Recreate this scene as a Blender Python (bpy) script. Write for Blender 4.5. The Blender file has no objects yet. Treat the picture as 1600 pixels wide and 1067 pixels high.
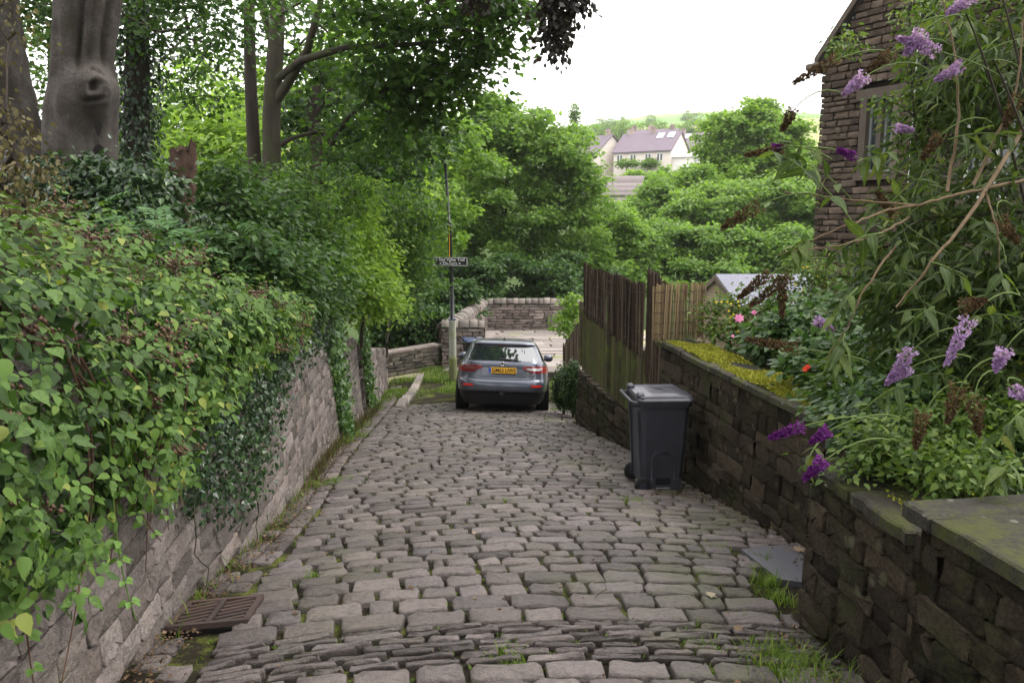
import bpy, bmesh, math, random
import numpy as np
from mathutils import Vector, Matrix

# ------------------------------------------------------------------ camera, sky, sun, exposure
sc = bpy.context.scene
F, HZ, CZ = 1256.0, 345.0, 1.6
PIT = math.atan((533.5 - HZ) / F)
camd = bpy.data.cameras.new('camera'); cam = bpy.data.objects.new('camera', camd)
sc.collection.objects.link(cam); sc.camera = cam
camd.sensor_width = 36.0; camd.lens = F / 1600 * 36.0
camd.clip_start = 0.05; camd.clip_end = 6000
cam.location = (0, 0, CZ); cam.rotation_euler = (math.pi / 2 - PIT, 0, 0)

SUN_EL, SUN_AZ = math.radians(56), math.radians(78)      # azimuth measured from +Y towards +X
wd = bpy.data.worlds.new('World'); sc.world = wd; wd.use_nodes = True
nt = wd.node_tree; nt.nodes.clear()
sky = nt.nodes.new('ShaderNodeTexSky'); sky.sky_type = 'NISHITA'; sky.sun_disc = False
sky.sun_elevation = SUN_EL; sky.sun_rotation = SUN_AZ
mx = nt.nodes.new('ShaderNodeMix'); mx.data_type = 'RGBA'; mx.inputs[0].default_value = 0.93
mx.inputs[7].default_value = (17.0, 16.6, 16.7, 1)        # the even overcast layer
bg = nt.nodes.new('ShaderNodeBackground'); bg.inputs[1].default_value = 0.1
wo = nt.nodes.new('ShaderNodeOutputWorld')
nt.links.new(sky.outputs[0], mx.inputs[6]); nt.links.new(mx.outputs[2], bg.inputs[0]); nt.links.new(bg.outputs[0], wo.inputs[0])

sd = bpy.data.lights.new('sun', 'SUN'); sd.energy = 1.5; sd.angle = math.radians(22); sd.color = (1.0, 0.96, 0.9)
so = bpy.data.objects.new('sun', sd); sc.collection.objects.link(so)
sdir = Vector((math.sin(SUN_AZ) * math.cos(SUN_EL), math.cos(SUN_AZ) * math.cos(SUN_EL), math.sin(SUN_EL)))
so.rotation_euler = (-sdir).to_track_quat('-Z', 'Y').to_euler(); so.location = (5, 5, 40)

vs = sc.view_settings
vs.view_transform = 'Standard'; vs.look = 'None'; vs.gamma = 1; vs.use_curve_mapping = False
vs.exposure = 1.0
cy = sc.cycles
cy.max_bounces = 7; cy.diffuse_bounces = 4; cy.glossy_bounces = 3; cy.transmission_bounces = 5
cy.transparent_max_bounces = 6; cy.volume_bounces = 1
cy.use_denoising = True; cy.caustics_reflective = False; cy.caustics_refractive = False

# ------------------------------------------------------------------ helpers
RNG = np.random.default_rng(7)
random.seed(7)
COL = sc.collection
PI = math.pi

def ray(px, py):
    a = (px - 800) / F; b = (533.5 - py) / F; c, s = math.cos(PIT), math.sin(PIT)
    return np.array((a, c + b * s, -s + b * c))

def at(px, py, Y):
    d = ray(px, py); t = Y / d[1]
    return np.array((d[0] * t, Y, CZ + d[2] * t))

def lane_z(Y):
    Y = np.asarray(Y, float); z = -0.137 * Y; k = 0.12
    return -2.75 + k * np.logaddexp(0, (z + 2.75) / k)

LE_Y = [-6, 2.5, 3.77, 4.8, 6.0, 7.4, 10.2, 12, 13.6, 15.5, 21.4]
LE_X = [-1.6, -1.8, -1.9, -2.02, -2.06, -2.15, -2.48, -2.62, -2.72, -2.84, -3.3]
RE_Y = [-6, 3.4, 4.34, 4.36, 5.9, 7.85, 10.9, 14.0, 17, 20, 24]
RE_X = [1.95, 1.70, 1.64, 2.32, 2.27, 2.02, 1.66, 1.14, 1.25, 1.4, 1.6]
def left_edge(Y): return np.interp(Y, LE_Y, LE_X)
def right_edge(Y): return np.interp(Y, RE_Y, RE_X)

def road_z(X, Y):
    l, r = left_edge(Y), np.interp(Y, [0, 4, 6, 8, 11, 14, 20], [1.75, 1.9, 2.25, 2.0, 1.66, 1.3, 2.2])
    u = (X - (l + r) / 2) / ((r - l) / 2)
    return lane_z(Y) - 0.07 * np.clip(u * u, 0, 1.4)

def link(o, parent=None):
    COL.objects.link(o)
    if parent is not None:
        o.parent = parent
    return o

def tag(o, label=None, cat=None, group=None, kind=None):
    if label: o['label'] = label
    if cat: o['category'] = cat
    if group: o['group'] = group
    if kind: o['kind'] = kind
    return o

def empty(name, loc, label=None, cat=None, group=None, kind=None, parent=None):
    o = bpy.data.objects.new(name, None); o.location = Vector(loc); o.empty_display_size = 0.1
    link(o, parent); return tag(o, label, cat, group, kind)

def mesh_np(name, V, faces, mats, tint=None, smooth=False, mi=None):
    """V (n,3); faces: list of int arrays (m,k); one mesh datablock."""
    V = np.asarray(V, np.float32)
    faces = [np.asarray(f, np.int32) for f in faces if len(f)]
    me = bpy.data.meshes.new(name)
    me.vertices.add(len(V)); me.vertices.foreach_set('co', V.ravel())
    nl = sum(f.size for f in faces); npoly = sum(len(f) for f in faces)
    me.loops.add(nl); me.polygons.add(npoly)
    me.loops.foreach_set('vertex_index', np.concatenate([f.ravel() for f in faces]))
    tot = np.concatenate([np.full(len(f), f.shape[1], np.int32) for f in faces])
    st = np.zeros(npoly, np.int32); st[1:] = np.cumsum(tot)[:-1]
    me.polygons.foreach_set('loop_start', st)
    me.polygons.foreach_set('use_smooth', np.full(npoly, bool(smooth)))
    if mi is not None: me.polygons.foreach_set('material_index', np.asarray(mi, np.int32))
    if tint is not None:
        a = me.attributes.new('tint', 'FLOAT', 'POINT'); a.data.foreach_set('value', np.asarray(tint, np.float32))
    for m in (mats if isinstance(mats, (list, tuple)) else [mats]): me.materials.append(m)
    me.update(calc_edges=True)
    return me

def add(name, me, parent=None, loc=None, kind=None):
    o = bpy.data.objects.new(name, me)
    if loc is not None: o.location = Vector(loc)
    link(o, parent)
    if kind: o['kind'] = kind
    return o

class MB:
    """collects shapes in world or local coordinates into one mesh"""
    def __init__(s): s.V = []; s.F = {}; s.n = 0; s.T = []
    def raw(s, V, faces, tint=None):
        V = np.asarray(V, float).reshape(-1, 3)
        for f in faces:
            f = np.asarray(f, int)
            if f.size == 0: continue
            s.F.setdefault(f.shape[1], []).append(f + s.n)
        s.V.append(V); s.n += len(V)
        s.T.append(np.full(len(V), random.random() if tint is None else tint) if np.ndim(tint) == 0 else tint)
        return s
    def box(s, c, d, rz=0.0, bev=0.0, M=None):
        x, y, z = [v / 2 for v in d]
        if bev <= 0:
            V = np.array([(a * x, b * y, e * z) for e in (-1, 1) for b in (-1, 1) for a in (-1, 1)], float)
            Fc = [(0, 2, 3, 1), (4, 5, 7, 6), (0, 1, 5, 4), (2, 6, 7, 3), (0, 4, 6, 2), (1, 3, 7, 5)]
            fs = [Fc]
        else:
            b_ = min(bev, x * .9, y * .9, z * .9)
            bm = bmesh.new(); bmesh.ops.create_cube(bm, size=1)
            bmesh.ops.scale(bm, vec=(2 * x, 2 * y, 2 * z), verts=bm.verts)
            bmesh.ops.bevel(bm, geom=bm.edges[:], offset=b_, segments=1, affect='EDGES', profile=.5)
            bm.verts.index_update()
            V = np.array([v.co for v in bm.verts]); q = {}
            for f in bm.faces: q.setdefault(len(f.verts), []).append([v.index for v in f.verts])
            fs = list(q.values()); bm.free()
        if rz:
            c_, s_ = math.cos(rz), math.sin(rz)
            V = V @ np.array([[c_, s_, 0], [-s_, c_, 0], [0, 0, 1]])
        if M is not None: V = V @ np.array(M).T
        return s.raw(V + np.array(c), fs)
    def tube(s, P, R, k=6, cap=True, tint=None):
        P = np.asarray(P, float); n = len(P); R = np.broadcast_to(np.asarray(R, float), (n,))
        T = np.gradient(P, axis=0); T /= np.linalg.norm(T, axis=1, keepdims=True) + 1e-9
        up = np.array((0, 0, 1.0)) if abs(T[0][2]) < .9 else np.array((1.0, 0, 0))
        A = np.cross(T, up); A /= np.linalg.norm(A, axis=1, keepdims=True) + 1e-9
        B = np.cross(T, A)
        th = np.arange(k) * 2 * PI / k
        V = P[:, None] + R[:, None, None] * (np.cos(th)[None, :, None] * A[:, None] + np.sin(th)[None, :, None] * B[:, None])
        i = np.arange(n - 1)[:, None] * k; j = np.arange(k)[None]
        j2 = (j + 1) % k
        Q = np.stack([i + j, i + k + j, i + k + j2, i + j2], -1).reshape(-1, 4)[:, ::-1]
        fs = [Q]
        V = V.reshape(-1, 3)
        if cap:
            V = np.vstack([V, P[0], P[-1]]); a, b = n * k, n * k + 1
            jj = np.arange(k); j3 = (jj + 1) % k
            fs.append(np.concatenate([np.stack([np.full(k, a), jj, j3], -1), np.stack([np.full(k, b), (n - 1) * k + j3, (n - 1) * k + jj], -1)]))
        return s.raw(V, fs, tint)
    def lathe(s, prof, k=24, c=(0, 0, 0), axis='z', tint=None):
        prof = np.asarray(prof, float); n = len(prof); th = np.arange(k) * 2 * PI / k
        V = np.stack([prof[:, None, 0] * np.cos(th), prof[:, None, 0] * np.sin(th), np.broadcast_to(prof[:, None, 1], (n, k))], -1).reshape(-1, 3)
        if axis == 'x': V = V[:, [2, 0, 1]]
        if axis == 'y': V = V[:, [1, 2, 0]]
        i = np.arange(n - 1)[:, None] * k; j = np.arange(k)[None]; j2 = (j + 1) % k
        Q = np.stack([i + j, i + j2, i + k + j2, i + k + j], -1).reshape(-1, 4)
        return s.raw(V + np.array(c), [Q], tint)
    def prism(s, pts, d, tint=None):
        """polygon pts (3d, planar) extruded by vector d"""
        P = np.asarray(pts, float); n = len(P); V = np.vstack([P, P + np.asarray(d, float)])
        j = np.arange(n); j2 = (j + 1) % n
        s.raw(V, [np.stack([j, j2, j2 + n, j + n], -1), [list(range(n))[::-1]], [list(range(n, 2 * n))]], tint)
        return s
    def mesh(s, name, mat, smooth=False):
        return mesh_np(name, np.vstack(s.V), [np.concatenate(v) for v in s.F.values()], mat, np.concatenate(s.T), smooth)
    def build(s, name, mat, parent=None, smooth=False, kind=None, loc=None):
        """verts are given in world coords when parent has a location: shift to its frame"""
        me = s.mesh(name, mat, smooth)
        o = add(name, me, parent, kind=kind)
        if loc is not None: o.location = Vector(loc)
        return o

def rel(parent): return np.array(parent.matrix_basis.translation)

def shift(mb, parent):
    L = rel(parent); mb.V = [v - L for v in mb.V]; return mb

# ------------------------------------------------------------------ materials
def newmat(name):
    m = bpy.data.materials.new(name); m.use_nodes = True; t = m.node_tree; t.nodes.clear()
    out = t.nodes.new('ShaderNodeOutputMaterial')
    return m, t, out
def nd(t, ty, **k):
    n = t.nodes.new(ty)
    for a, v in k.items():
        if isinstance(a, str) and a.startswith('i_'): n.inputs[int(a[2:])].default_value = v
        else: setattr(n, a, v)
    return n
def ramp(t, fac, stops):
    r = t.nodes.new('ShaderNodeValToRGB'); e = r.color_ramp.elements
    while len(e) < len(stops): e.new(.5)
    for el, (p, c) in zip(e, stops): el.position = p; el.color = (*c, 1) if len(c) == 3 else c
    t.links.new(fac, r.inputs[0]); return r.outputs[0]
def noise(t, vec, scale, detail=4, rough=.6, dist=0.0):
    n = nd(t, 'ShaderNodeTexNoise'); n.inputs['Scale'].default_value = scale; n.inputs['Detail'].default_value = detail
    n.inputs['Roughness'].default_value = rough; n.inputs['Distortion'].default_value = dist
    if vec is not None: t.links.new(vec, n.inputs['Vector'])
    return n.outputs['Fac']
def math_(t, op, a, b=None, clamp=False):
    n = t.nodes.new('ShaderNodeMath'); n.operation = op; n.use_clamp = clamp
    for i, v in enumerate((a, b)):
        if v is None: continue
        if isinstance(v, (int, float)): n.inputs[i].default_value = v
        else: t.links.new(v, n.inputs[i])
    return n.outputs[0]
def mixc(t, fac, a, b, mode='MIX'):
    n = t.nodes.new('ShaderNodeMix'); n.data_type = 'RGBA'; n.blend_type = mode
    for i, v in ((0, fac), (6, a), (7, b)):
        if isinstance(v, (int, float)): n.inputs[i].default_value = v
        elif isinstance(v, tuple): n.inputs[i].default_value = (*v, 1) if len(v) == 3 else v
        else: t.links.new(v, n.inputs[i])
    return n.outputs[2]
def maprange(t, v, a, b, c=0.0, d=1.0):
    n = t.nodes.new('ShaderNodeMapRange'); n.clamp = True
    t.links.new(v, n.inputs[0])
    for i, x in enumerate((a, b, c, d)): n.inputs[i + 1].default_value = x
    return n.outputs[0]
def principled(t, out, col, rough=.7, metal=0.0, spec=.4, bump=None, bstr=.3, bdist=.02, **k):
    p = t.nodes.new('ShaderNodeBsdfPrincipled')
    for nm, v in (('Base Color', col), ('Roughness', rough), ('Metallic', metal), ('Specular IOR Level', spec)):
        if isinstance(v, (int, float)): p.inputs[nm].default_value = v
        elif isinstance(v, tuple): p.inputs[nm].default_value = (*v, 1) if len(v) == 3 else v
        else: t.links.new(v, p.inputs[nm])
    for nm, v in k.items(): p.inputs[nm].default_value = v
    if bump is not None:
        b = t.nodes.new('ShaderNodeBump'); b.inputs['Strength'].default_value = bstr; b.inputs['Distance'].default_value = bdist
        t.links.new(bump, b.inputs['Height']); t.links.new(b.outputs[0], p.inputs['Normal'])
    t.links.new(p.outputs[0], out.inputs[0]); return p

def plain(name, col, rough=.6, metal=0.0, spec=.4, var=.12, scale=30, bstr=.1, **k):
    m, t, out = newmat(name)
    g = nd(t, 'ShaderNodeTexCoord').outputs['Object']
    n = noise(t, g, scale)
    f = maprange(t, n, .25, .75, 1 - var, 1 + var)
    c = mixc(t, 1.0, tuple(col), f, 'MULTIPLY')
    principled(t, out, c, rough, metal, spec, bump=n, bstr=bstr, bdist=.004, **k)
    return m

def stone_mat(name, cols, scale=2.5, moss=None, moss_lo=.55, moss_hi=.7, moss_scale=1.6, rough=.8, bstr=.5, spec=.35, speck=.25, piecevar=.35, extra=None, lichen=None):
    """world-space stone: blotches, grain, per-piece tone, optional moss/algae patches"""
    m, t, out = newmat(name)
    pos = nd(t, 'ShaderNodeNewGeometry').outputs['Position']
    n1 = noise(t, pos, scale, 5, .62); n2 = noise(t, pos, scale * 14, 5, .7); n3 = noise(t, pos, scale * 60, 3, .6)
    oi = nd(t, 'ShaderNodeObjectInfo').outputs['Random']; at_ = nd(t, 'ShaderNodeAttribute', attribute_name='tint').outputs['Fac']
    rnd = math_(t, 'FRACT', math_(t, 'ADD', oi, math_(t, 'MULTIPLY', at_, 3.7)))
    k = len(cols)
    f = math_(t, 'ADD', math_(t, 'MULTIPLY', rnd, .75), math_(t, 'MULTIPLY', math_(t, 'SUBTRACT', n1, .37), .9), True)
    c = ramp(t, f, [(i / (k - 1), cc) for i, cc in enumerate(cols)])
    c = mixc(t, 1.0, c, maprange(t, n2, .3, .7, 1 - speck, 1 + speck), 'MULTIPLY')
    r2 = math_(t, 'FRACT', math_(t, 'MULTIPLY', rnd, 7.31))
    c = mixc(t, 1.0, c, maprange(t, r2, 0, 1, 1 - piecevar, 1 + piecevar), 'MULTIPLY')
    if moss:
        nm = noise(t, pos, moss_scale, 5, .7)
        mk = maprange(t, math_(t, 'ADD', nm, math_(t, 'MULTIPLY', math_(t, 'SUBTRACT', n2, .5), .35)), moss_lo, moss_hi)
        if extra is not None: mk = math_(t, 'MULTIPLY', mk, extra(t, pos), True)
        mc = mixc(t, n2, tuple(moss), tuple(min(1, v * 1.8) for v in moss))
        c = mixc(t, mk, c, mc)
    if lichen:
        vo = nd(t, 'ShaderNodeTexVoronoi'); vo.inputs['Scale'].default_value = lichen[0]
        t.links.new(pos, vo.inputs['Vector'])
        lk = math_(t, 'MULTIPLY', maprange(t, math_(t, 'ADD', vo.outputs['Distance'], math_(t, 'MULTIPLY', n2, .3)), .30, .42, 1, 0), maprange(t, noise(t, pos, lichen[0] * .3, 2), .5, .6))
        c = mixc(t, lk, c, tuple(lichen[1]))
    h = math_(t, 'ADD', n2, math_(t, 'MULTIPLY', n3, .45))
    principled(t, out, c, rough, 0, spec, bump=h, bstr=bstr, bdist=.02)
    return m

def leaf_mat(name, stops, trans=.35, rough=.5, spec=.3, tcol=1.5, veins=0):
    m, t, out = newmat(name)
    a = nd(t, 'ShaderNodeAttribute', attribute_name='tint').outputs['Fac']
    oi = nd(t, 'ShaderNodeObjectInfo').outputs['Random']
    a = math_(t, 'ADD', a, math_(t, 'MULTIPLY', math_(t, 'SUBTRACT', oi, .5), .22), True)
    c = ramp(t, a, stops)
    vb = None
    if veins:
        sx = nd(t, 'ShaderNodeSeparateXYZ'); t.links.new(nd(t, 'ShaderNodeTexCoord').outputs['Object'], sx.inputs[0])
        ay = math_(t, 'ABSOLUTE', sx.outputs[1]); w_ = math_(t, 'SINE', math_(t, 'MULTIPLY', math_(t, 'SUBTRACT', sx.outputs[0], math_(t, 'MULTIPLY', ay, 1.1)), veins))
        vl = math_(t, 'MAXIMUM', maprange(t, w_, .86, 1, 0, .7), maprange(t, ay, .0, .022, 1, 0))
        nn_ = noise(t, nd(t, 'ShaderNodeNewGeometry').outputs['Position'], 55, 4)
        c = mixc(t, 1.0, c, maprange(t, nn_, .3, .7, .72, 1.28), 'MULTIPLY'); c = mixc(t, math_(t, 'MULTIPLY', vl, .4), c, (.16, .24, .08)); vb = math_(t, 'SUBTRACT', w_, vl)
    p = principled(t, out, c, rough, 0, spec, bump=vb, bstr=.25, bdist=.004)
    tr = nd(t, 'ShaderNodeBsdfTranslucent')
    tc = mixc(t, 1.0, c, (tcol * 1.05, tcol * 1.1, tcol * .55), 'MULTIPLY')
    t.links.new(tc, tr.inputs[0])
    ms = nd(t, 'ShaderNodeMixShader', i_0=trans)
    t.links.new(p.outputs[0], ms.inputs[1]); t.links.new(tr.outputs[0], ms.inputs[2]); t.links.new(ms.outputs[0], out.inputs[0])
    return m

def bark_mat(name, c1, c2, scale=6, bstr=.6, stretch=.25, green=None):
    m, t, out = newmat(name)
    pos = nd(t, 'ShaderNodeNewGeometry').outputs['Position']
    mp = nd(t, 'ShaderNodeMapping'); mp.inputs['Scale'].default_value = (1, 1, stretch); t.links.new(pos, mp.inputs[0])
    n = noise(t, mp.outputs[0], scale, 6, .65, .4); n2 = noise(t, pos, scale * .35, 4)
    c = mixc(t, maprange(t, n, .3, .7), tuple(c1), tuple(c2))
    if green: c = mixc(t, maprange(t, n2, .45, .65, 0, .8), c, tuple(green))
    principled(t, out, c, .85, 0, .2, bump=n, bstr=bstr, bdist=.03)
    return m

# ------------------------------------------------------------------ leaves, twigs, trees
def unit(v): return v / (np.linalg.norm(v, axis=-1, keepdims=True) + 1e-9)
def T_diamond(w=.36, fold=.08, mid=.45):
    return np.array([(0, 0, 0), (mid, w, fold), (1, 0, -.04), (mid, -w, fold)], float), [np.array([(0, 2, 1), (0, 3, 2)])[:, ::-1]]
def T_tuft(w=.42):
    """a broad lobed leaf: 3 lobes"""
    V = np.array([(0, 0, 0), (.25, .5, .05), (.55, .28, .02), (1, 0, -.1), (.55, -.28, .02), (.25, -.5, .05)], float); V[:, 1] *= w / .5
    return V, [np.array([(0, 2, 1), (0, 3, 2), (0, 4, 3), (0, 5, 4)])[:, ::-1]]
def T_oval(w=.3, fold=.06, tip=.1, n=4, tooth=0.0):
    """pointed oval with a folded midrib: 2 x n quads along the length"""
    xs = np.linspace(0, 1, n + 1); V = []; fs = []; tr = []
    for i, x in enumerate(xs):
        hw = w * float(np.interp(x, [0, .1, .24, .4, .58, .76, .9, 1], [0, .62, .92, 1, .88, .58, .27, 0])) if 0 < i < n else 0
        z = -tip * x * x
        if tooth and 0 < i < n: hw *= 1 + (tooth if i % 2 else -tooth)
        V += [(x, 0, z), (x - (.06 if 0 < i < n else 0), hw, z + fold * (hw / w if w else 0)), (x - (.06 if 0 < i < n else 0), -hw, z + fold * (hw / w))]
    for i in range(n):
        a, b = 3 * i, 3 * (i + 1)
        if i == 0: tr += [(a, b, b + 1), (a, b + 2, b)]
        elif i == n - 1: tr += [(a, b, a + 1), (a, a + 2, b)]
        else: fs += [(a, b, b + 1, a + 1), (a, a + 2, b + 2, b)]
    V = np.array(V, float); 
    return V, [np.array(tr)] + ([np.array(fs)] if fs else [])

def leaf_verts(tpl, P, D, Nn, S, tint):
    V, fs = tpl; n = len(P); k = len(V)
    D = unit(np.asarray(D, float)); B = unit(np.cross(np.asarray(Nn, float), D)); Nn = np.cross(D, B)
    S = np.broadcast_to(np.asarray(S, float), (n,))
    W = P[:, None] + S[:, None, None] * (V[None, :, 0:1] * D[:, None] + V[None, :, 1:2] * B[:, None] + V[None, :, 2:3] * Nn[:, None])
    off = (np.arange(n) * k)
    F_ = [(f[None] + off[:, None, None]).reshape(-1, f.shape[1]) for f in fs]
    return W.reshape(-1, 3), F_, np.repeat(np.broadcast_to(np.asarray(tint, float), (n,)), k)

def sph(n, rng=RNG): return unit(rng.normal(size=(n, 3)))

def in_ell(n, c, r, rng=RNG, shell=.45):
    """points in an ellipsoid, pushed towards its shell"""
    d = sph(n, rng); q = rng.random(n) ** (1 / 3); q = q * (1 - shell) + shell * (q ** .25)
    return np.asarray(c) + d * q[:, None] * np.asarray(r)

def spray(centres, n, r, flat, size, tpl, rng, up=.9, out=None, droop=.25, svar=.3, tint=(.5, .2), ctint=.12):
    m = len(centres); C = np.repeat(centres, n, 0); N_ = m * n
    off = rng.normal(size=(N_, 3)) * np.array((1, 1, flat)) * r * .6
    P = C + off
    D = unit(off * np.array((1, 1, .3)) + rng.normal(size=(N_, 3)) * r * .3 + np.array((0, 0, -droop * r)))
    Nn = unit(np.array((0, 0, up)) + rng.normal(size=(N_, 3)) * .45 + unit(off) * .35)
    S = size * (1 + rng.uniform(-svar, svar, N_))
    tn = np.repeat(rng.normal(0, ctint, m), n) + rng.normal(tint[0], tint[1], N_) + off[:, 2] / (r * flat + 1e-6) * .06
    return leaf_verts(tpl, P, D, Nn, S, np.clip(tn, 0, 1))

def grow(trunk, tr, targets, rng, step=.6, first=.35, rtip=.008, p=2.3, sag=.06, jit=.05):
    """branch skeleton: each target is joined to the nearest part of the tree already grown"""
    trunk = np.asarray(trunk, float)
    L = [0.0]
    for a, b in zip(trunk[:-1], trunk[1:]): L.append(L[-1] + np.linalg.norm(b - a))
    m = max(4, int(L[-1] / step)); s = np.linspace(0, L[-1], m)
    tp = np.stack([np.interp(s, L, trunk[:, i]) for i in range(3)], 1); trr = np.interp(s, L, tr)
    N_ = [tuple(v) for v in tp]; par = [-1] + list(range(m - 1)); area = [0.0] * m
    ok = [i >= first * (m - 1) for i in range(m)]
    d0 = np.min(np.linalg.norm(targets[:, None] - tp[None, int(first * m):], axis=2), axis=1)
    chains = []
    cap = m + len(targets) * 12
    arr = np.zeros((cap, 3)); arr[:m] = tp; okm = np.zeros(cap, bool); okm[:m] = ok; cnt = m
    for i in np.argsort(d0):
        T = targets[i]; dv = T - arr[:cnt]; dist = np.linalg.norm(dv, axis=1)
        cost = dist * (1 + .7 * np.clip(-dv[:, 2] / (dist + 1e-6), 0, 1)); cost[~okm[:cnt]] = 1e9
        a = int(np.argmin(cost)); k = int(np.clip(dist[a] / step + .5, 1, 10)); prev = a; ch = [a]
        for q in range(1, k + 1):
            u = q / k; pt = arr[a] + dv[a] * u + np.array((0, 0, sag * dist[a] * math.sin(PI * u)))
            if q < k: pt = pt + rng.normal(size=3) * jit * dist[a] / k
            if cnt >= cap: break
            arr[cnt] = pt; okm[cnt] = True; par.append(prev); area.append(0.0); prev = cnt; ch.append(cnt); cnt += 1
        area[prev] += rtip ** p; chains.append(ch)
    for i in range(cnt - 1, 0, -1):
        if par[i] >= 0: area[par[i]] += area[i]
    R = np.array(area) ** (1 / p); R[:m] = np.maximum(trr, np.minimum(R[:m], trr * 1.15))
    mb = MB(); mb.tube(tp, R[:m], 12, tint=.5)
    for ch in chains:
        r = R[ch].copy(); r[0] = min(r[0], r[1] * 1.25)
        mb.tube(arr[ch], np.maximum(r, rtip * .7), 6 if r[0] > .05 else (4 if r[0] > .02 else 3), cap=False, tint=.5)
    return mb

def tree(name, label, cat, trunk, tr, ells, n_leaf, size, tpl, lmat, bmat, seed, r=.6, flat=.5, group=None, first=.35,
         step=.7, rtip=.008, tint=(.5, .2), up=.9, crown='crown', droop=.25, shell=.45, ctint=.14, clump=None, tname='trunk', trunk_fn=None):
    """ells: (centre, radii, number of leaf clusters)"""
    rng = np.random.default_rng(seed)
    C = np.vstack([in_ell(n, c, rr, rng, shell) for c, rr, n in ells])
    base = np.asarray(trunk[0], float)
    e = empty(name, base, label, cat, group, 'thing')
    mb = grow(trunk, tr, C, rng, step, first, rtip)
    if trunk_fn: trunk_fn(mb)
    shift(mb, e).build(tname, bmat, e, smooth=True)
    if clump:
        m_, rc, fl_ = clump
        C = np.repeat(C, m_, 0) + rng.normal(size=(len(C) * m_, 3)) * np.array((rc, rc, rc * fl_)) * .6
    V, F_, T = spray(C, n_leaf, r, flat, size, tpl, rng, up=up, tint=tint, droop=droop, ctint=ctint)
    add(crown, mesh_np(crown, V - base, F_, lmat, T), e)
    return e

def copy_tree(o, loc, rz=0, s=(1, 1, 1), label=None, group=None, parent=None):
    c = o.copy(); COL.objects.link(c); c.parent = parent
    c.location = Vector(loc); c.rotation_euler = (0, 0, rz); c.scale = s
    if label: c['label'] = label
    if group: c['group'] = group
    for ch in list(o.children):
        d = ch.copy(); COL.objects.link(d); d.parent = c
        for g in list(ch.children):
            h = g.copy(); COL.objects.link(h); h.parent = d
    return c

# ------------------------------------------------------------------ stones
def block_tpl(rng, rnd=.16, rough=.05, dome=.12, inset=.12):
    """rounded worn block: x,y in -.5...5, z from 0 to 1 (the face)"""
    c = rnd; h = .5
    ring = [(-h + c, -h), (0, -h), (h - c, -h), (h - c * .3, -h + c * .3), (h, -h + c), (h, h - c), (h - c * .3, h - c * .3), (h - c, h), (0, h), (-h + c, h), (-h + c * .3, h - c * .3), (-h, h - c), (-h, -h + c), (-h + c * .3, -h + c * .3)]
    ring = np.array(ring); k = len(ring)
    ring = ring + rng.normal(size=ring.shape) * rough * .55
    V = [np.c_[ring * 1.0, np.zeros(k)], np.c_[ring, np.full(k, 1 - dome * 1.6) + rng.normal(size=k) * rough],
         np.c_[ring * (1 - inset * .45), np.full(k, 1 - dome * .5) + rng.normal(size=k) * rough],
         np.c_[ring * (1 - inset * 2.4), np.full(k, 1.0) + rng.normal(size=k) * rough], [[0, 0, 1 + rng.normal() * rough]]]
    V = np.vstack(V); Q = []
    for a in range(3):
        for j in range(k): Q.append((a * k + j, a * k + (j + 1) % k, (a + 1) * k + (j + 1) % k, (a + 1) * k + j))
    Tt = [(3 * k + j, 3 * k + (j + 1) % k, 4 * k) for j in range(k)]
    return V, [np.array(Q), np.array(Tt)]
_r = np.random.default_rng(3)
SETT = [block_tpl(_r, .11, .04, .085, .055) for _ in range(24)]
ROCK = [block_tpl(_r, .10, .075, .10, .07) for _ in range(18)]

FLAT = [block_tpl(_r, .06, .035, .07, .04) for _ in range(18)]
MIXED = [block_tpl(_r, .10, .055, .07, .05) for _ in range(22)]

def place_blocks(parent, name, items, tpls, mat, limit=300, key=None, stuff_name=None, smooth=True):
    """items: (centre, ex, ey, ez) world vectors (full edge lengths; ez = outward depth). First `limit` by key are objects."""
    L = rel(parent); rng = np.random.default_rng(len(items) + 11)
    idx = list(range(len(items)))
    if key is not None: idx.sort(key=lambda i: key(items[i]))
    mes = {}
    mb = MB()
    for q, i in enumerate(idx):
        c, ex, ey, ez = [np.asarray(v, float) for v in items[i]]
        t = int(rng.integers(len(tpls)))
        if q < limit:
            if t not in mes: mes[t] = mesh_np(name, tpls[t][0], tpls[t][1], mat, np.zeros(len(tpls[t][0])), smooth)
            o = bpy.data.objects.new(name, mes[t]); COL.objects.link(o); o.parent = parent
            M = Matrix(((ex[0], ey[0], ez[0], c[0] - L[0]), (ex[1], ey[1], ez[1], c[1] - L[1]), (ex[2], ey[2], ez[2], c[2] - L[2]), (0, 0, 0, 1)))
            o.matrix_local = M
            # keep exact basis (decomposition of sheared matrices is avoided: axes are orthogonal)
        else:
            V = tpls[t][0] @ np.stack([ex, ey, ez]) + c - L
            mb.raw(V, tpls[t][1], rng.random())
    if mb.n: 
        o = mb.build(stuff_name or name + '_field', mat, parent, smooth, kind='stuff')
    return parent

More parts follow.
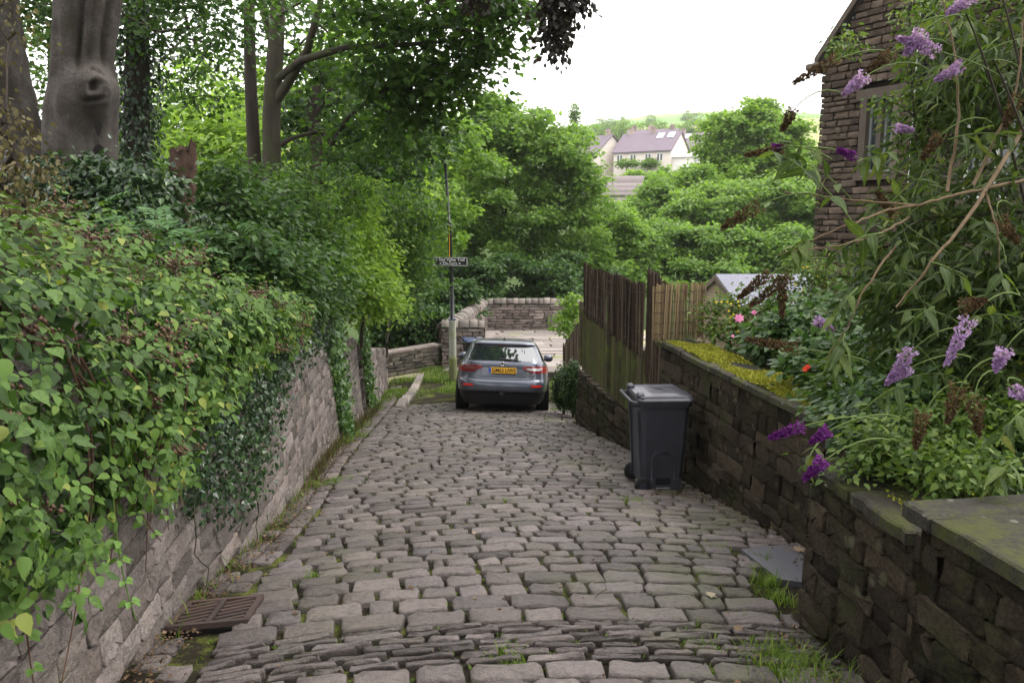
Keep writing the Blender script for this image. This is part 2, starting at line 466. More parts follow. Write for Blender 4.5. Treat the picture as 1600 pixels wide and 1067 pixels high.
def lay_wall(path, zb, zt, ch, sl, rng, batter=0.0, depth=.07, jit=.02, gap=.012, side=1):
    """coursed stones on a vertical (or battered) face. path: [(x,y)...]; side=+1 face looks to the right of the walking direction"""
    P = np.array(path, float); seg = np.linalg.norm(np.diff(P, axis=0), axis=1); L = np.r_[0, np.cumsum(seg)]
    items = []
    zmin = min(zb(s) for s in np.linspace(0, L[-1], 30)); zmax = max(zt(s) for s in np.linspace(0, L[-1], 30))
    z = zmin
    def pt(s): return np.array([np.interp(s, L, P[:, 0]), np.interp(s, L, P[:, 1])])
    while z < zmax:
        h = rng.uniform(*ch); s = rng.uniform(-.2, 0)
        while s < L[-1]:
            l = rng.uniform(*sl); a, b = max(s, 0), min(s + l, L[-1]); s += l
            if b - a < .05: continue
            m = (a + b) / 2
            if z + h * .6 < zb(m) or z + .045 > zt(m): continue
            d = pt(b) - pt(a); dl = np.linalg.norm(d)
            if dl < .03: continue
            d /= dl; nrm = np.array((d[1], -d[0])) * side
            hh = min(h, zt(m) - z); zc = z + hh / 2 + rng.normal() * .003
            c2 = (pt(a) + pt(b)) / 2 - nrm * (batter * (zc - zb(m)))
            o = rng.uniform(0, jit) 
            ex = np.array((d[0], d[1], 0)) * (dl - gap); nn = np.array((nrm[0], nrm[1], batter)); nn /= np.linalg.norm(nn)
            if side < 0: ex = -ex
            ey = np.cross(nn, ex / np.linalg.norm(ex)) * (hh - gap)
            items.append((np.array((c2[0], c2[1], zc)) - nn * (depth - o), ex, ey, nn * depth))
        z += h
    return items

def core_wall(path, zb, zt, thick, mat, parent, batter=0.0, side=1, n=24, inset=.05, name='core'):
    P = np.array(path, float); seg = np.linalg.norm(np.diff(P, axis=0), axis=1); L = np.r_[0, np.cumsum(seg)]
    S = np.unique(np.r_[np.linspace(0, L[-1], n), L]); V = []
    for s in S:
        p = np.array([np.interp(s, L, P[:, 0]), np.interp(s, L, P[:, 1])]); e = 1e-3
        q = np.array([np.interp(min(s + .05, L[-1]), L, P[:, 0]), np.interp(min(s + .05, L[-1]), L, P[:, 1])]); o = np.array([np.interp(max(s - .05, 0), L, P[:, 0]), np.interp(max(s - .05, 0), L, P[:, 1])])
        d = (q - o) / (np.linalg.norm(q - o) + 1e-9); nr = np.array((d[1], -d[0])) * side
        b, t = zb(s) - .25, zt(s)
        f0 = p - nr * inset; f1 = p - nr * (inset + batter * (t - b - .25)); k = p - nr * (inset + thick)
        V += [(*f0, b), (*f1, t), (*k, t), (*k, b)]
    n = len(S); i = np.arange(n - 1)[:, None] * 4; j = np.arange(4)[None]; j2 = (j + 1) % 4
    Q = np.stack([i + j, i + j2, i + 4 + j2, i + 4 + j], -1).reshape(-1, 4)
    Q = np.vstack([Q, [[3, 2, 1, 0]], [[4 * (n - 1) + v for v in (0, 1, 2, 3)]]])
    return add(name, mesh_np(name, np.array(V) - rel(parent), [Q], mat), parent)
# ------------------------------------------------------------------ shared materials
def right_side(t, pos):
    s = nd(t, 'ShaderNodeSeparateXYZ'); t.links.new(pos, s.inputs[0])
    return maprange(t, s.outputs[0], .0, 1.7, .3, 1.0)
M_sett = stone_mat('sett_stone', [(.060, .048, .043), (.096, .078, .071), (.126, .104, .096), (.084, .072, .073)], 2.2, (.062, .068, .026), .50, .72, 1.3, rough=.6, bstr=.8, spec=.45, speck=.38, piecevar=.3, extra=right_side)
M_bed = stone_mat('joint_soil', [(.022, .016, .012), (.04, .03, .023), (.03, .026, .016)], 5, (.075, .088, .018), .49, .62, 2.6, rough=.95, bstr=.8, spec=.1)
M_lwall = stone_mat('pale_gritstone', [(.11, .092, .080), (.162, .138, .124), (.21, .18, .165), (.145, .114, .094)], 2.6, (.10, .105, .05), .60, .78, 1.1, rough=.88, bstr=1.0, spec=.2, speck=.42)
M_mortar = stone_mat('dark_mortar', [(.03, .024, .019), (.055, .045, .036)], 4, rough=.95, bstr=.6, spec=.1)
M_lmort = stone_mat('pale_mortar', [(.13, .11, .095), (.20, .17, .155)], 5, rough=.95, bstr=.8, spec=.1)
M_rwall = stone_mat('damp_shaded_gritstone', [(.018, .013, .009), (.032, .024, .016), (.056, .043, .03), (.028, .024, .014)], 3.2, (.026, .03, .01), .50, .7, 1.6, rough=.85, bstr=1.0, spec=.15, speck=.6, lichen=(7, (.10, .095, .06)))  # damp stone, darkened further: the wall's shade is in the colour
M_rmort = stone_mat('dark_packed_joint', [(.016, .012, .008), (.03, .023, .015)], 6, (.024, .028, .009), .5, .7, 2, rough=.95, bstr=1.0, spec=.08, speck=.5)
M_cope = stone_mat('coping_stone', [(.028, .025, .02), (.042, .038, .031), (.06, .055, .046)], 3, (.04, .045, .011), .46, .62, 3.0, rough=.85, bstr=.8, spec=.2, lichen=(14, (.14, .14, .11)))
M_bridge = stone_mat('bridge_stone', [(.12, .095, .082), (.18, .147, .128), (.245, .205, .185)], 3, (.09, .10, .04), .66, .8, .9, rough=.85, bstr=.6)
M_flag = stone_mat('flagstone', [(.16, .135, .125), (.20, .17, .155), (.235, .205, .19)], 1.5, (.13, .15, .04), .56, .7, 1.0, rough=.8, bstr=.3)
M_soil = stone_mat('bank_soil', [(.02, .016, .01), (.04, .03, .02), (.03, .032, .014)], 3, (.03, .045, .012), .45, .6, 1.5, rough=1, bstr=1, spec=.05)

# ------------------------------------------------------------------ terrain to the horizon
def field_mat():
    m, t, out = newmat('valley_grass')
    pos = nd(t, 'ShaderNodeNewGeometry').outputs['Position']
    s = nd(t, 'ShaderNodeSeparateXYZ'); t.links.new(pos, s.inputs[0])
    n = noise(t, pos, .02, 5); n2 = noise(t, pos, 1.2, 5)
    g = mixc(t, n2, (.035, .055, .018), (.06, .09, .03))
    yy = math_(t, 'ADD', s.outputs[1], math_(t, 'ADD', math_(t, 'MULTIPLY', s.outputs[0], -.25), math_(t, 'MULTIPLY', n, 30)))
    past = mixc(t, maprange(t, n, .4, .6), (.10, .19, .045), (.13, .23, .06))
    hay = mixc(t, maprange(t, n, .4, .6), (.27, .26, .11), (.24, .26, .10))
    f = mixc(t, maprange(t, yy, 566, 570), hay, past)
    f = mixc(t, maprange(t, yy, 770, 775), f, (.19, .24, .09))
    c = mixc(t, maprange(t, s.outputs[1], 230, 260), g, f)
    c = mixc(t, maprange(t, s.outputs[1], 1250, 1350), c, (.10, .12, .07))
    principled(t, out, c, .95, 0, .1)
    return m
def sstep(a, b, v): q = np.clip((v - a) / (b - a), 0, 1); return q * q * (3 - 2 * q)
def terrain(x, y):
    near = lane_z(np.minimum(y, 40)) - .35
    val = np.interp(y, [-200, 0, 33, 39, 50, 62, 90, 115, 150, 900, 1250, 2500, 4000], [-3, -3, -3, -5, -12, -12, -3, 6, 9, 119, 60, 150, 160])
    rid = np.interp(x, [-600, 0, 60, 90, 150, 215, 300, 420, 600, 1500], [.72, .8, .86, .905, .985, 1.0, .97, .9, .88, .85])
    val = np.where(y > 200, 16 + (val - 16) * rid, val)
    side = sstep(3.4, 9, np.abs(x + .3)) * sstep(14, 23, y)
    a = sstep(33.3, 37, y)
    z = near * (1 - a) + val * a
    z = z * (1 - side) + np.minimum(z, -7.5 - .0 * y) * side * (y < 50) + z * side * (y >= 50)
    und = 2.5 * np.sin(x * .011 + 1) * np.sin(y * .006) * sstep(200, 500, y)
    return z + und
ys = np.unique(np.r_[np.linspace(-60, 0, 10), np.linspace(0, 36, 37), np.linspace(36, 130, 30), np.geomspace(130, 4000, 48)])
xs = np.unique(np.r_[-np.geomspace(14, 3000, 26), np.linspace(-14, 14, 33), np.geomspace(14, 3000, 34)])
XX, YY = np.meshgrid(xs, ys); ZZ = terrain(XX, YY)
nx, ny = len(xs), len(ys); ii = (np.arange(ny - 1)[:, None] * nx + np.arange(nx - 1)[None]).ravel()
tag(add('ground', mesh_np('ground', np.stack([XX, YY, ZZ], -1).reshape(-1, 3), [np.stack([ii, ii + 1, ii + nx + 1, ii + nx], -1)], field_mat(), smooth=True)),
    'green valley floor and pale hill fields rising to the skyline', 'ground', kind='structure')

# ------------------------------------------------------------------ the lane and its setts
lane = empty('lane', (0, 0, 0), 'steep narrow lane of worn grey stone setts', 'lane', kind='structure')
ly = np.linspace(-6, 22.6, 150); V = []; nxx = 15
for y in ly:
    l, r = left_edge(y) - .12, right_edge(y) + .9
    for x in np.linspace(l, r, nxx): V.append((x, y, road_z(x, y) - .042))
ii = (np.arange(len(ly) - 1)[:, None] * nxx + np.arange(nxx - 1)[None]).ravel()
V = np.array(V); V[:, 2] += RNG.normal(size=len(V)) * .003
add('bed', mesh_np('bed', V, [np.stack([ii, ii + 1, ii + nxx + 1, ii + nxx], -1)], M_bed, smooth=True), lane)
rng = np.random.default_rng(21); items = []
y = 2.7
rows = []
while y < 17.6:
    if y < 3.55: d, l = rng.uniform(.20, .24), (.2, .36)
    elif y < 4.12: d, l = rng.uniform(.065, .085), (.17, .36)
    elif y < 5.0: d, l = rng.uniform(.20, .235), (.18, .36)
    elif y < 5.8: d, l = rng.uniform(.15, .20), (.18, .37)
    else: d, l = rng.uniform(.15, .205), (.18, .37)
    rows.append((y, d, l)); y += d
def wob(x, y): return -.055 * (x - .9) ** 2 + .06 + .014 * np.sin(x * 1.3 + y * .9) + .004 * np.sin(x * 3.1 - y * 1.7)
for y, d, ll in rows:
    yc = y + d / 2
    xl, xr = left_edge(yc) + .02, right_edge(yc) - .03
    if 4.3 < yc < 5.75: xr = 1.62 + .12 * math.sin(yc * 5)
    if yc > 14.2: xr = 1.2
    x = xl + .34 + rng.uniform(0, .05); thin = d < .1
    while x < xr - .05:
        l = rng.uniform(*ll)
        if rng.random() < .12 and not thin: l *= .55
        l = min(l, xr - x)
        if l > .06:
            xc = x + l / 2; Yc = yc + wob(xc, yc); e = .03
            ang = math.atan2(wob(xc + e, yc) - wob(xc - e, yc), 2 * e) + rng.normal() * (.010 if not thin else .04)
            dzx = (road_z(xc + e, Yc) - road_z(xc - e, Yc)) / (2 * e); dzy = (road_z(xc, Yc + e) - road_z(xc, Yc - e)) / (2 * e)
            nn = np.array((-dzx + rng.normal() * .02, -dzy + (rng.normal() * .025 if not thin else -.25 + rng.normal() * .1), 1.0)); nn /= np.linalg.norm(nn)
            ex = np.array((math.cos(ang), math.sin(ang), 0)); ex -= nn * (ex @ nn); ex /= np.linalg.norm(ex); ey = np.cross(nn, ex)
            g = .026 if not thin else .026
            hgt = .13; up = rng.normal() * .0025 - (0.004 if thin else 0)
            items.append((np.array((xc, Yc, road_z(xc, Yc) + up)) - nn * hgt, ex * (l - g), ey * ((d * rng.uniform(.96, 1.0) - g * 1.1) if not thin else d * rng.uniform(.40, .58)), nn * hgt))
        x += l
# long edge stones beside the wall
for row, off in ((0, .09), (1, .25)):
    y = 2.6
    while y < 21:
        l = rng.uniform(.14, .32); yc = y + l / 2; e = .05
        if not (4.05 < yc < 4.75) and (rng.random() < (.9 if row else .5) or yc > 9):
            xc = left_edge(yc) + off; dx = (left_edge(yc + .3) - left_edge(yc - .3)) / .6
            ey = np.array((dx, 1, (road_z(xc, yc + e) - road_z(xc, yc - e)) / (2 * e))); ey /= np.linalg.norm(ey)
            nn = np.cross(np.array((1, -dx, rng.normal() * .05 + .03)), ey); nn /= np.linalg.norm(nn); ex = np.cross(ey, nn)
            items.append((np.array((xc, yc, road_z(xc, yc) - .016 + rng.normal() * .006)) - nn * .1, ex * .14, ey * (l - .025), nn * .1))
        y += l
def near_key(it):
    c = it[0]; px = 800 + F * c[0] / c[1]
    return (c[1] if (c[1] > 3.2 and -50 < px < 1500) else c[1] + 100)
place_blocks(lane, 'sett', items, SETT, M_sett, 300, near_key, 'sett_paving')

# flat stone slab set beside the setts, drain grate by the wall
slab = MB()
P4 = [at(1158, 857, 1) for _ in (0,)]
def on_road(px, py, dz=0.0):
    lo, hi = 1.0, 40.0; d = ray(px, py)
    for _ in range(50):
        m = (lo + hi) / 2; p = d * m / d[1]
        if CZ + p[2] > road_z(p[0], m): lo = m
        else: hi = m
    p = d * lo / d[1]; return np.array((p[0], lo, CZ + p[2] + dz))
sp = [on_road(*p, dz=.002) for p in ((1158, 858), (1262, 846), (1275, 912), (1218, 905))]
b_ = MB(); b_.prism([p - (0, 0, .08) for p in sp], (0, 0, .08))
tag(b_.build('paving_slab', stone_mat('blue_grey_slab', [(.10, .10, .115), (.15, .148, .165)], 3, rough=.5, bstr=.25, spec=.5)), 'smooth blue-grey stone slab lying against the end of the low wall', 'paving slab')

M_iron = stone_mat('rusty_iron', [(.035, .022, .018), (.065, .035, .027), (.05, .03, .025)], 8, rough=.65, bstr=.5, spec=.5)
gp = [on_road(*p) for p in ((262, 990), (388, 978), (402, 936), (300, 938))]
gc = sum(gp) / 4; gr = empty('drain_grate', gc, 'rusty cast iron drain grate with slanting slots at the wall foot', 'drain grate')
ex = unit(gp[1] - gp[0]); ey = unit((gp[3] + gp[2]) - (gp[0] + gp[1])); nz = unit(np.cross(ex, ey)); ey = np.cross(nz, ex)
gw, gh = .42, .40
def gpt(u, v, w=0): return ex * u + ey * v + nz * w
fr = MB(); Mx = np.stack([ex, ey, nz], 1)
for u, v, a, b in ((-gw / 2, 0, .035, gh), (gw / 2, 0, .035, gh), (0, -gh / 2, gw + .03, .035), (0, gh / 2, gw + .03, .035), (0, 0, .03, gh - .04)):
    fr.box(gpt(u, v, .012), (a, b, .03), M=Mx)
fr.build('frame', M_iron, gr)
pit = MB(); pit.box(gpt(0, 0, -.035), (gw, gh, .02), M=Mx); pit.build('pit', plain('drain_shade', (.008, .007, .006), .9), gr)  # near-black plate, the drain depth's shade put into its colour
for h_ in (-1, 1):
    for k in range(6):
        v = -gh / 2 + .045 + k * .062
        br = MB(); ang = .38; c_, s_ = math.cos(ang), math.sin(ang)
        M2 = Mx @ np.array([[c_, -s_, 0], [s_, c_, 0], [0, 0, 1]])
        br.box(gpt(h_ * gw / 4, v + .0, .010), (gw / 2 - .035, .026, .025), M=M2); br.build('bar', M_iron, gr)

# ------------------------------------------------------------------ left retaining wall
def lane_s(path):
    P = np.array(path, float); L = np.r_[0, np.cumsum(np.linalg.norm(np.diff(P, axis=0), axis=1))]
    return lambda s: float(np.interp(s, L, P[:, 1])), lambda s: float(np.interp(s, L, P[:, 0]))
rng = np.random.default_rng(31)
lp = [(left_edge(y), y) for y in np.linspace(1.2, 11.95, 22)]
yS, xS = lane_s(lp)
zb = lambda s: float(road_z(left_edge(yS(s)), yS(s))) - .02
zt = lambda s: -0.137 * yS(s) + 1.70 + .05 * math.sin(yS(s) * 3)
lw = empty('retaining_wall', (left_edge(6), 6, lane_z(6)), 'pale coursed gritstone retaining wall under brambles and ivy beside the lane', 'wall', 'stone walls along the lane', 'thing')
it = lay_wall(lp, zb, zt, (.08, .16), (.14, .42), rng, batter=.095, depth=.10, jit=.016, gap=.004, side=1)
def lw_key(i):
    c = i[0]; py = 345 + F * (CZ - c[2]) / c[1]; px = 800 + F * c[0] / c[1]
    vis = (px > 20 and py < 1080) and ((c[1] > 5.6) or (c[2] < .35 - .05 * c[1] + .2))
    return c[1] + (0 if vis else 60)
place_blocks(lw, 'stone', it, MIXED, M_lwall, 300, lw_key, 'stone_facing')
core_wall(lp, zb, zt, .45, M_lmort, lw, .095, 1, 30, .018)
lp2 = [(left_edge(y) - .1, y) for y in np.linspace(11.97, 15.6, 8)]
y2, _ = lane_s(lp2); zb2 = lambda s: float(road_z(left_edge(y2(s)), y2(s))) - .02; zt2 = lambda s: -.137 * y2(s) + 1.60 - .04 * (y2(s) - 12)
lw2 = empty('retaining_wall', (left_edge(14), 14, lane_z(14)), 'middle stretch of pale stone retaining wall between two ivy strips', 'wall', 'stone walls along the lane', 'thing')
it = lay_wall(lp2, zb2, zt2, (.08, .15), (.15, .4), rng, .08, .10, .016, .004, 1)
place_blocks(lw2, 'stone', it, MIXED, M_lwall, 300); core_wall(lp2, zb2, zt2, .45, M_lmort, lw2, .08, 1, 14, .018)
lp3 = [(left_edge(y) - .06, y) for y in np.linspace(15.62, 21.4, 10)]
y3, _ = lane_s(lp3); zb3 = lambda s: float(road_z(left_edge(y3(s)), y3(s))) - .02; zt3 = lambda s: float(np.interp(y3(s), [15.6, 17, 21.4], [-.8, -1.1, -1.8]))
lw3 = empty('retaining_wall', (left_edge(17), 17, lane_z(17)), 'low far end of the pale stone retaining wall past the ivy, sloping down', 'wall', 'stone walls along the lane', 'thing')
it = lay_wall(lp3, zb3, zt3, (.08, .15), (.15, .4), rng, .06, .1, .02, .006, 1)
place_blocks(lw3, 'stone', it, MIXED, M_lwall, 300); core_wall(lp3, zb3, zt3, .4, M_lmort, lw3, .06, 1, 12, .03)

# wooded bank behind it
def walltop(y): return np.interp(y, [-8, 1, 11.95, 15.6, 18.6, 21.4, 22.2], [2.4, 1.5, .02, -.8, -1.4, -1.9, -3])
def bank_z(x, y):
    d = np.clip(left_edge(np.minimum(y, 22.2)) - .35 - x, 0, None)
    fall = sstep(18.5, 30, y)
    return walltop(np.minimum(y, 22.2)) + 1.75 * (1 - np.exp(-d / 2.3)) * (1 - fall) + .045 * d * (1 - fall) - fall * (5 + d * .3)
by = np.linspace(-8, 34, 64); bx = np.r_[0, .15, .35, .7, 1.1, 1.6, 2.3, 3.2, 4.5, 6, 8, 11, 15, 20, 28]
V = []
for y in by:
    for d in bx:
        x = left_edge(min(y, 22.2)) - .28 - d
        V.append((x, y, float(bank_z(x, y)) + (RNG.normal() * .05 if d > .3 else 0) - (.03 if d < .3 else 0)))
k = len(bx); ii = (np.arange(len(by) - 1)[:, None] * k + np.arange(k - 1)[None]).ravel()
tag(add('bank', mesh_np('bank', V, [np.stack([ii, ii + k, ii + k + 1, ii + 1], -1)], M_soil, smooth=True)), 'dark earth bank under the trees', 'bank', kind='structure')

# ------------------------------------------------------------------ right side walls
rng = np.random.default_rng(41)
def cope_slabs(parent, pts, zt, width, th, mat, lens, side=-1, over=.05, name='coping_slab'):
    """pts path; slabs laid on top, extending to the garden side"""
    P = np.array(pts, float); L = np.r_[0, np.cumsum(np.linalg.norm(np.diff(P, axis=0), axis=1))]; s = 0
    while s < L[-1] - .05:
        l = min(rng.uniform(*lens), L[-1] - s); m = s + l / 2
        a = np.array([np.interp(s, L, P[:, 0]), np.interp(s, L, P[:, 1])]); b = np.array([np.interp(s + l, L, P[:, 0]), np.interp(s + l, L, P[:, 1])])
        d = (b - a) / np.linalg.norm(b - a); nr = np.array((d[1], -d[0])) * side
        c = (a + b) / 2 + nr * over - nr * width / 2
        o = MB(); gx_, gy_ = 9, 6; wv = width + rng.normal() * .012; Vt = []
        for zz in (-1, -.75, .75, 1):
            for j in range(gy_):
                for i in range(gx_):
                    ins = .012 if abs(zz) == 1 else 0.0
                    Vt.append(((i / (gx_ - 1) - .5) * (l - .012 - 2 * ins), (j / (gy_ - 1) - .5) * (wv - 2 * ins), zz * th / 2))
        Vt = np.array(Vt); edge = rng.normal(size=(gx_ * gy_, 2)) * .006; Vt[:, :2] += np.tile(edge, (4, 1)); Vt[-gx_ * gy_:, 2] += rng.normal(size=gx_ * gy_) * .003
        a_ = math.atan2(d[1], d[0]); Vt = Vt @ np.array([[math.cos(a_), math.sin(a_), 0], [-math.sin(a_), math.cos(a_), 0], [0, 0, 1]])
        N1 = gx_ * gy_; Qs = [(3 * N1 + j * gx_ + i, 3 * N1 + j * gx_ + i + 1, 3 * N1 + (j + 1) * gx_ + i + 1, 3 * N1 + (j + 1) * gx_ + i) for j in range(gy_ - 1) for i in range(gx_ - 1)]
        Qs += [(j * gx_ + i, (j + 1) * gx_ + i, (j + 1) * gx_ + i + 1, j * gx_ + i + 1) for j in range(gy_ - 1) for i in range(gx_ - 1)]
        rim = [i for i in range(gx_)] + [j * gx_ + gx_ - 1 for j in range(1, gy_)] + [(gy_ - 1) * gx_ + i for i in range(gx_ - 2, -1, -1)] + [j * gx_ for j in range(gy_ - 2, 0, -1)]
        for k_ in range(3):
            for i in range(len(rim)): p_, q_ = rim[i], rim[(i + 1) % len(rim)]; Qs.append((k_ * N1 + p_, k_ * N1 + q_, (k_ + 1) * N1 + q_, (k_ + 1) * N1 + p_))
        o.raw(Vt, [Qs])
        w = o.build(name, mat, parent); w.location = Vector((c[0], c[1], zt(m) + th / 2 + rng.normal() * .004)) - parent.location
        w.rotation_euler = (rng.normal() * .012, rng.normal() * .012, 0)
        s += l
# garden wall (far part, behind the wheelie bin)
gp_ = [(right_edge(y) + .0, y) for y in np.linspace(4.38, 9.75, 14)]
yG, _ = lane_s(gp_); zbg = lambda s: float(lane_z(yG(s))) - .12; ztg = lambda s: .10
gw_ = empty('garden_wall', (2.1, 7, lane_z(7)), 'damp, shade-darkened stone garden wall with mossy coping behind the wheelie bin', 'wall', 'stone walls along the lane', 'thing')
it = lay_wall(gp_, zbg, ztg, (.08, .19), (.14, .42), rng, .02, .1, .028, .003, -1)
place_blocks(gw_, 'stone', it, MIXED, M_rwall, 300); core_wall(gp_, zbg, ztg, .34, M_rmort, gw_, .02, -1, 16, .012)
cope_slabs(gw_, gp_, ztg, .46, .065, M_cope, (.5, .9), -1, .045)
# nearer wall with its end face, stepping up towards the camera
np_ = [(1.92, 1.3), (1.78, 2.4), (1.685, 3.235), (1.735, 3.25), (1.66, 4.34)]
yN, _ = lane_s(np_); zbn = lambda s: float(lane_z(yN(s))) - .12; ztn = lambda s: .21 if yN(s) > 3.24 else .36
nw = empty('garden_wall', (1.75, 3.5, lane_z(3.5)), 'near rough stone garden wall stepping up towards the viewer at the edge of the setts', 'wall', 'stone walls along the lane', 'thing')
it = lay_wall(np_, zbn, ztn, (.07, .19), (.12, .38), rng, .03, .12, .022, .003, -1)
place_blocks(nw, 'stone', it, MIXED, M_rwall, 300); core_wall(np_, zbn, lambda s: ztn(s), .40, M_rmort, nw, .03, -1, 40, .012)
ep = [(1.68, 4.36), (2.45, 4.40)]
it = lay_wall(ep, lambda s: float(lane_z(4.4)) - .1, lambda s: .2, (.12, .22), (.2, .4), rng, .0, .1, .03, .014, -1)
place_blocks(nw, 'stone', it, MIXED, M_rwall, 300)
cope_slabs(nw, [(1.735, 3.27), (1.66, 4.40)], lambda s: .215, .62, .07, M_cope, (.55, .7), -1, .04)
cope_slabs(nw, [(1.92, 1.3), (1.78, 2.4), (1.685, 3.25)], lambda s: .365, .66, .075, M_cope, (.8, 1.0), -1, .045)

# garden soil behind the walls
gx = np.linspace(0, 7, 18); gy = np.linspace(-6, 16, 40); V = []
for y in gy:
    x0 = right_edge(y) + .3 if y > 4.5 else 2.1
    for d in gx:
        V.append((x0 + d, y, (.06 + .05 * math.sin(d * 2 + y) + .05 * d) if y < 9.9 else .0 - .33 * (y - 9.9)))
k = len(gx); ii = (np.arange(len(gy) - 1)[:, None] * k + np.arange(k - 1)[None]).ravel()
tag(add('garden_bed', mesh_np('garden_bed', V, [np.stack([ii, ii + 1, ii + k + 1, ii + k], -1)], M_soil, smooth=True)), 'dark soil of the raised garden bed', 'garden bed', kind='structure')

# ------------------------------------------------------------------ terrace beyond the car, bridge walls
ter = empty('terrace', (0, 22, -2.75), 'pale flagstone terrace between the bridge parapets', 'terrace', kind='structure')  # terrace, parapets, lamp post, sign: numbers already scaled up about the camera
rng = np.random.default_rng(51)
fb = MB(); fb.raw([(-3.9, 21.2, -2.86), (6, 21.2, -2.86), (6, 32.7, -2.84), (-3.2, 32.7, -2.84)], [[(0, 1, 2, 3)]])
shift(fb, ter).build('bed', stone_mat('gravel_earth', [(.26, .22, .18), (.33, .28, .24), (.26, .25, .12)], 2, (.15, .20, .04), .5, .66, .8, rough=.95, bstr=.5, spec=.1), ter)
y = 22.3
while y < 32.2:
    d = rng.uniform(.6, 1.0); x = -1.9 - rng.uniform(0, .5)
    while x < 4.2:
        l = rng.uniform(.7, 1.5)
        q = MB(); sk = rng.normal(size=(4, 2)) * .05
        pts = [(x + sk[0][0], y + sk[0][1], 0), (x + l - .03 + sk[1][0], y + sk[1][1], 0), (x + l - .03 + sk[2][0], y + d - .03 + sk[2][1], 0), (x + sk[3][0], y + d - .03 + sk[3][1], 0)]
        q.prism([(a, b, -2.86 + rng.normal() * .006) for a, b, _ in pts], (0, 0, .085)); shift(q, ter).build('flagstone', M_flag, ter); x += l
    y += d
M_round = stone_mat('rounded_coping', [(.10, .086, .072), (.14, .12, .104), (.175, .153, .136)], 3, (.12, .14, .04), .64, .8, 1.2, rough=.85, bstr=.5)
def half_round(l, w, h, k=7):
    """coping stone: half-round section across x, length l along y"""
    V = []; 
    for yy in (-l / 2, -l / 2 + .02, l / 2 - .02, l / 2):
        f = .93 if abs(yy) > l / 2 - .01 else 1
        for j in range(k):
            a = PI * j / (k - 1); V.append((-math.cos(a) * w / 2 * f, yy, math.sin(a) * h * f))
    Q = [(a * k + j, a * k + j + 1, (a + 1) * k + j + 1, (a + 1) * k + j) for a in range(3) for j in range(k - 1)]
    return np.array(V), [np.array(Q), np.array([list(range(k)), ]), np.array([list(range(3 * k, 4 * k))[::-1]])]
def rounded_wall(label, path, h, thick, cw, seed, zbase=-2.80, cope=(.24, .32), ch=(.09, .15), side=1, both=False, limit=0):
    rg = np.random.default_rng(seed); c = np.mean(np.array(path), 0)
    e = empty('parapet_wall', (c[0], c[1], zbase), label, 'wall', 'parapet walls of the bridge', 'thing')
    z0 = lambda s: zbase; z1 = lambda s: zbase + h
    it = lay_wall(path, z0, z1, ch, (.2, .5), rg, 0, .09, .03, .012, side)
    if both:
        P = np.array(path, float); d = P[-1] - P[0]; d /= np.linalg.norm(d); nr = np.array((d[1], -d[0])) * side
        it += lay_wall([tuple(p - nr * thick) for p in P], z0, z1, ch, (.2, .5), rg, 0, .09, .03, .012, -side)
    place_blocks(e, 'stone', it, ROCK, M_bridge, limit, None, 'stone_facing')
    core_wall(path, z0, z1, thick - .1, M_mortar, e, 0, side, 8, .05)
    P = np.array(path, float); L = np.r_[0, np.cumsum(np.linalg.norm(np.diff(P, axis=0), axis=1))]; s = 0
    V, fs = half_round(1, 1, 1); mes = [mesh_np('coping_stone', V + rg.normal(size=V.shape) * .015, fs, M_round, np.zeros(len(V)), True) for _ in range(6)]
    while s < L[-1] - .06:
        l = min(rg.uniform(*cope), L[-1] - s); m = s + l / 2
        a = np.array([np.interp(s, L, P[:, 0]), np.interp(s, L, P[:, 1])]); b = np.array([np.interp(s + l, L, P[:, 0]), np.interp(s + l, L, P[:, 1])])
        d = (b - a) / np.linalg.norm(b - a); nr = np.array((d[1], -d[0])) * side; c2 = (a + b) / 2 - nr * (thick / 2)
        o = add('coping_stone', mes[int(rg.integers(6))], e); o.location = Vector((c2[0], c2[1], zbase + h + rg.normal() * .008)) - e.location
        o.rotation_euler = (0, 0, math.atan2(d[1], d[0]) - PI / 2 + rg.normal() * .02); o.scale = (thick + cw, l - .015, .2 + rg.normal() * .012)
        s += l
    return e
rounded_wall('long parapet wall with half-round coping across the back of the terrace', [(-1.05, 32.4), (4.2, 32.4)], 1.08, .4, .08, 61, cope=(.22, .3), side=1)
rounded_wall('receding parapet wall with mossy half-round coping down the side of the terrace', [(-1.92, 24.7), (-1.0, 32.4)], 1.08, .4, .08, 62, side=1)
rounded_wall('short return parapet wall with rounded coping behind the lamp post', [(-2.12, 24.0), (-.82, 24.0)], 1.24, .42, .1, 63, side=1, both=True)
lo = empty('parapet_wall', (-2.9, 23.2, -2.8), 'low dark flat-topped stone wall between the ivy and the lamp post', 'wall', 'parapet walls of the bridge', 'thing')
lpth = [(-4.3, 21.9), (-2.1, 24.25)]
it = lay_wall(lpth, lambda s: -2.86, lambda s: -2.2, (.09, .15), (.2, .45), rng, 0, .09, .03, .012, 1)
M_dark = stone_mat('dark_bridge_stone', [(.07, .06, .05), (.11, .095, .075), (.15, .13, .11)], 3, (.06, .075, .03), .6, .75, 1, rough=.9, bstr=.6)
place_blocks(lo, 'stone', it, ROCK, M_dark, 300)
core_wall(lpth, lambda s: -2.86, lambda s: -2.2, .34, M_mortar, lo, 0, 1, 6, .05)
cope_slabs(lo, lpth, lambda s: -2.2, .46, .08, M_bridge, (.5, .8), 1, .03)
kb = empty('edging_wall', (1.2, 22, -2.8), 'low stone edging where the flagstone terrace meets the lane beyond the car', 'wall', 'parapet walls of the bridge', 'thing')
it = lay_wall([(.2, 22.05), (2.5, 22.05)], lambda s: -2.86, lambda s: -2.55, (.09, .14), (.2, .4), rng, 0, .15, .02, .012, 1); place_blocks(kb, 'stone', it, ROCK, M_bridge, 300)
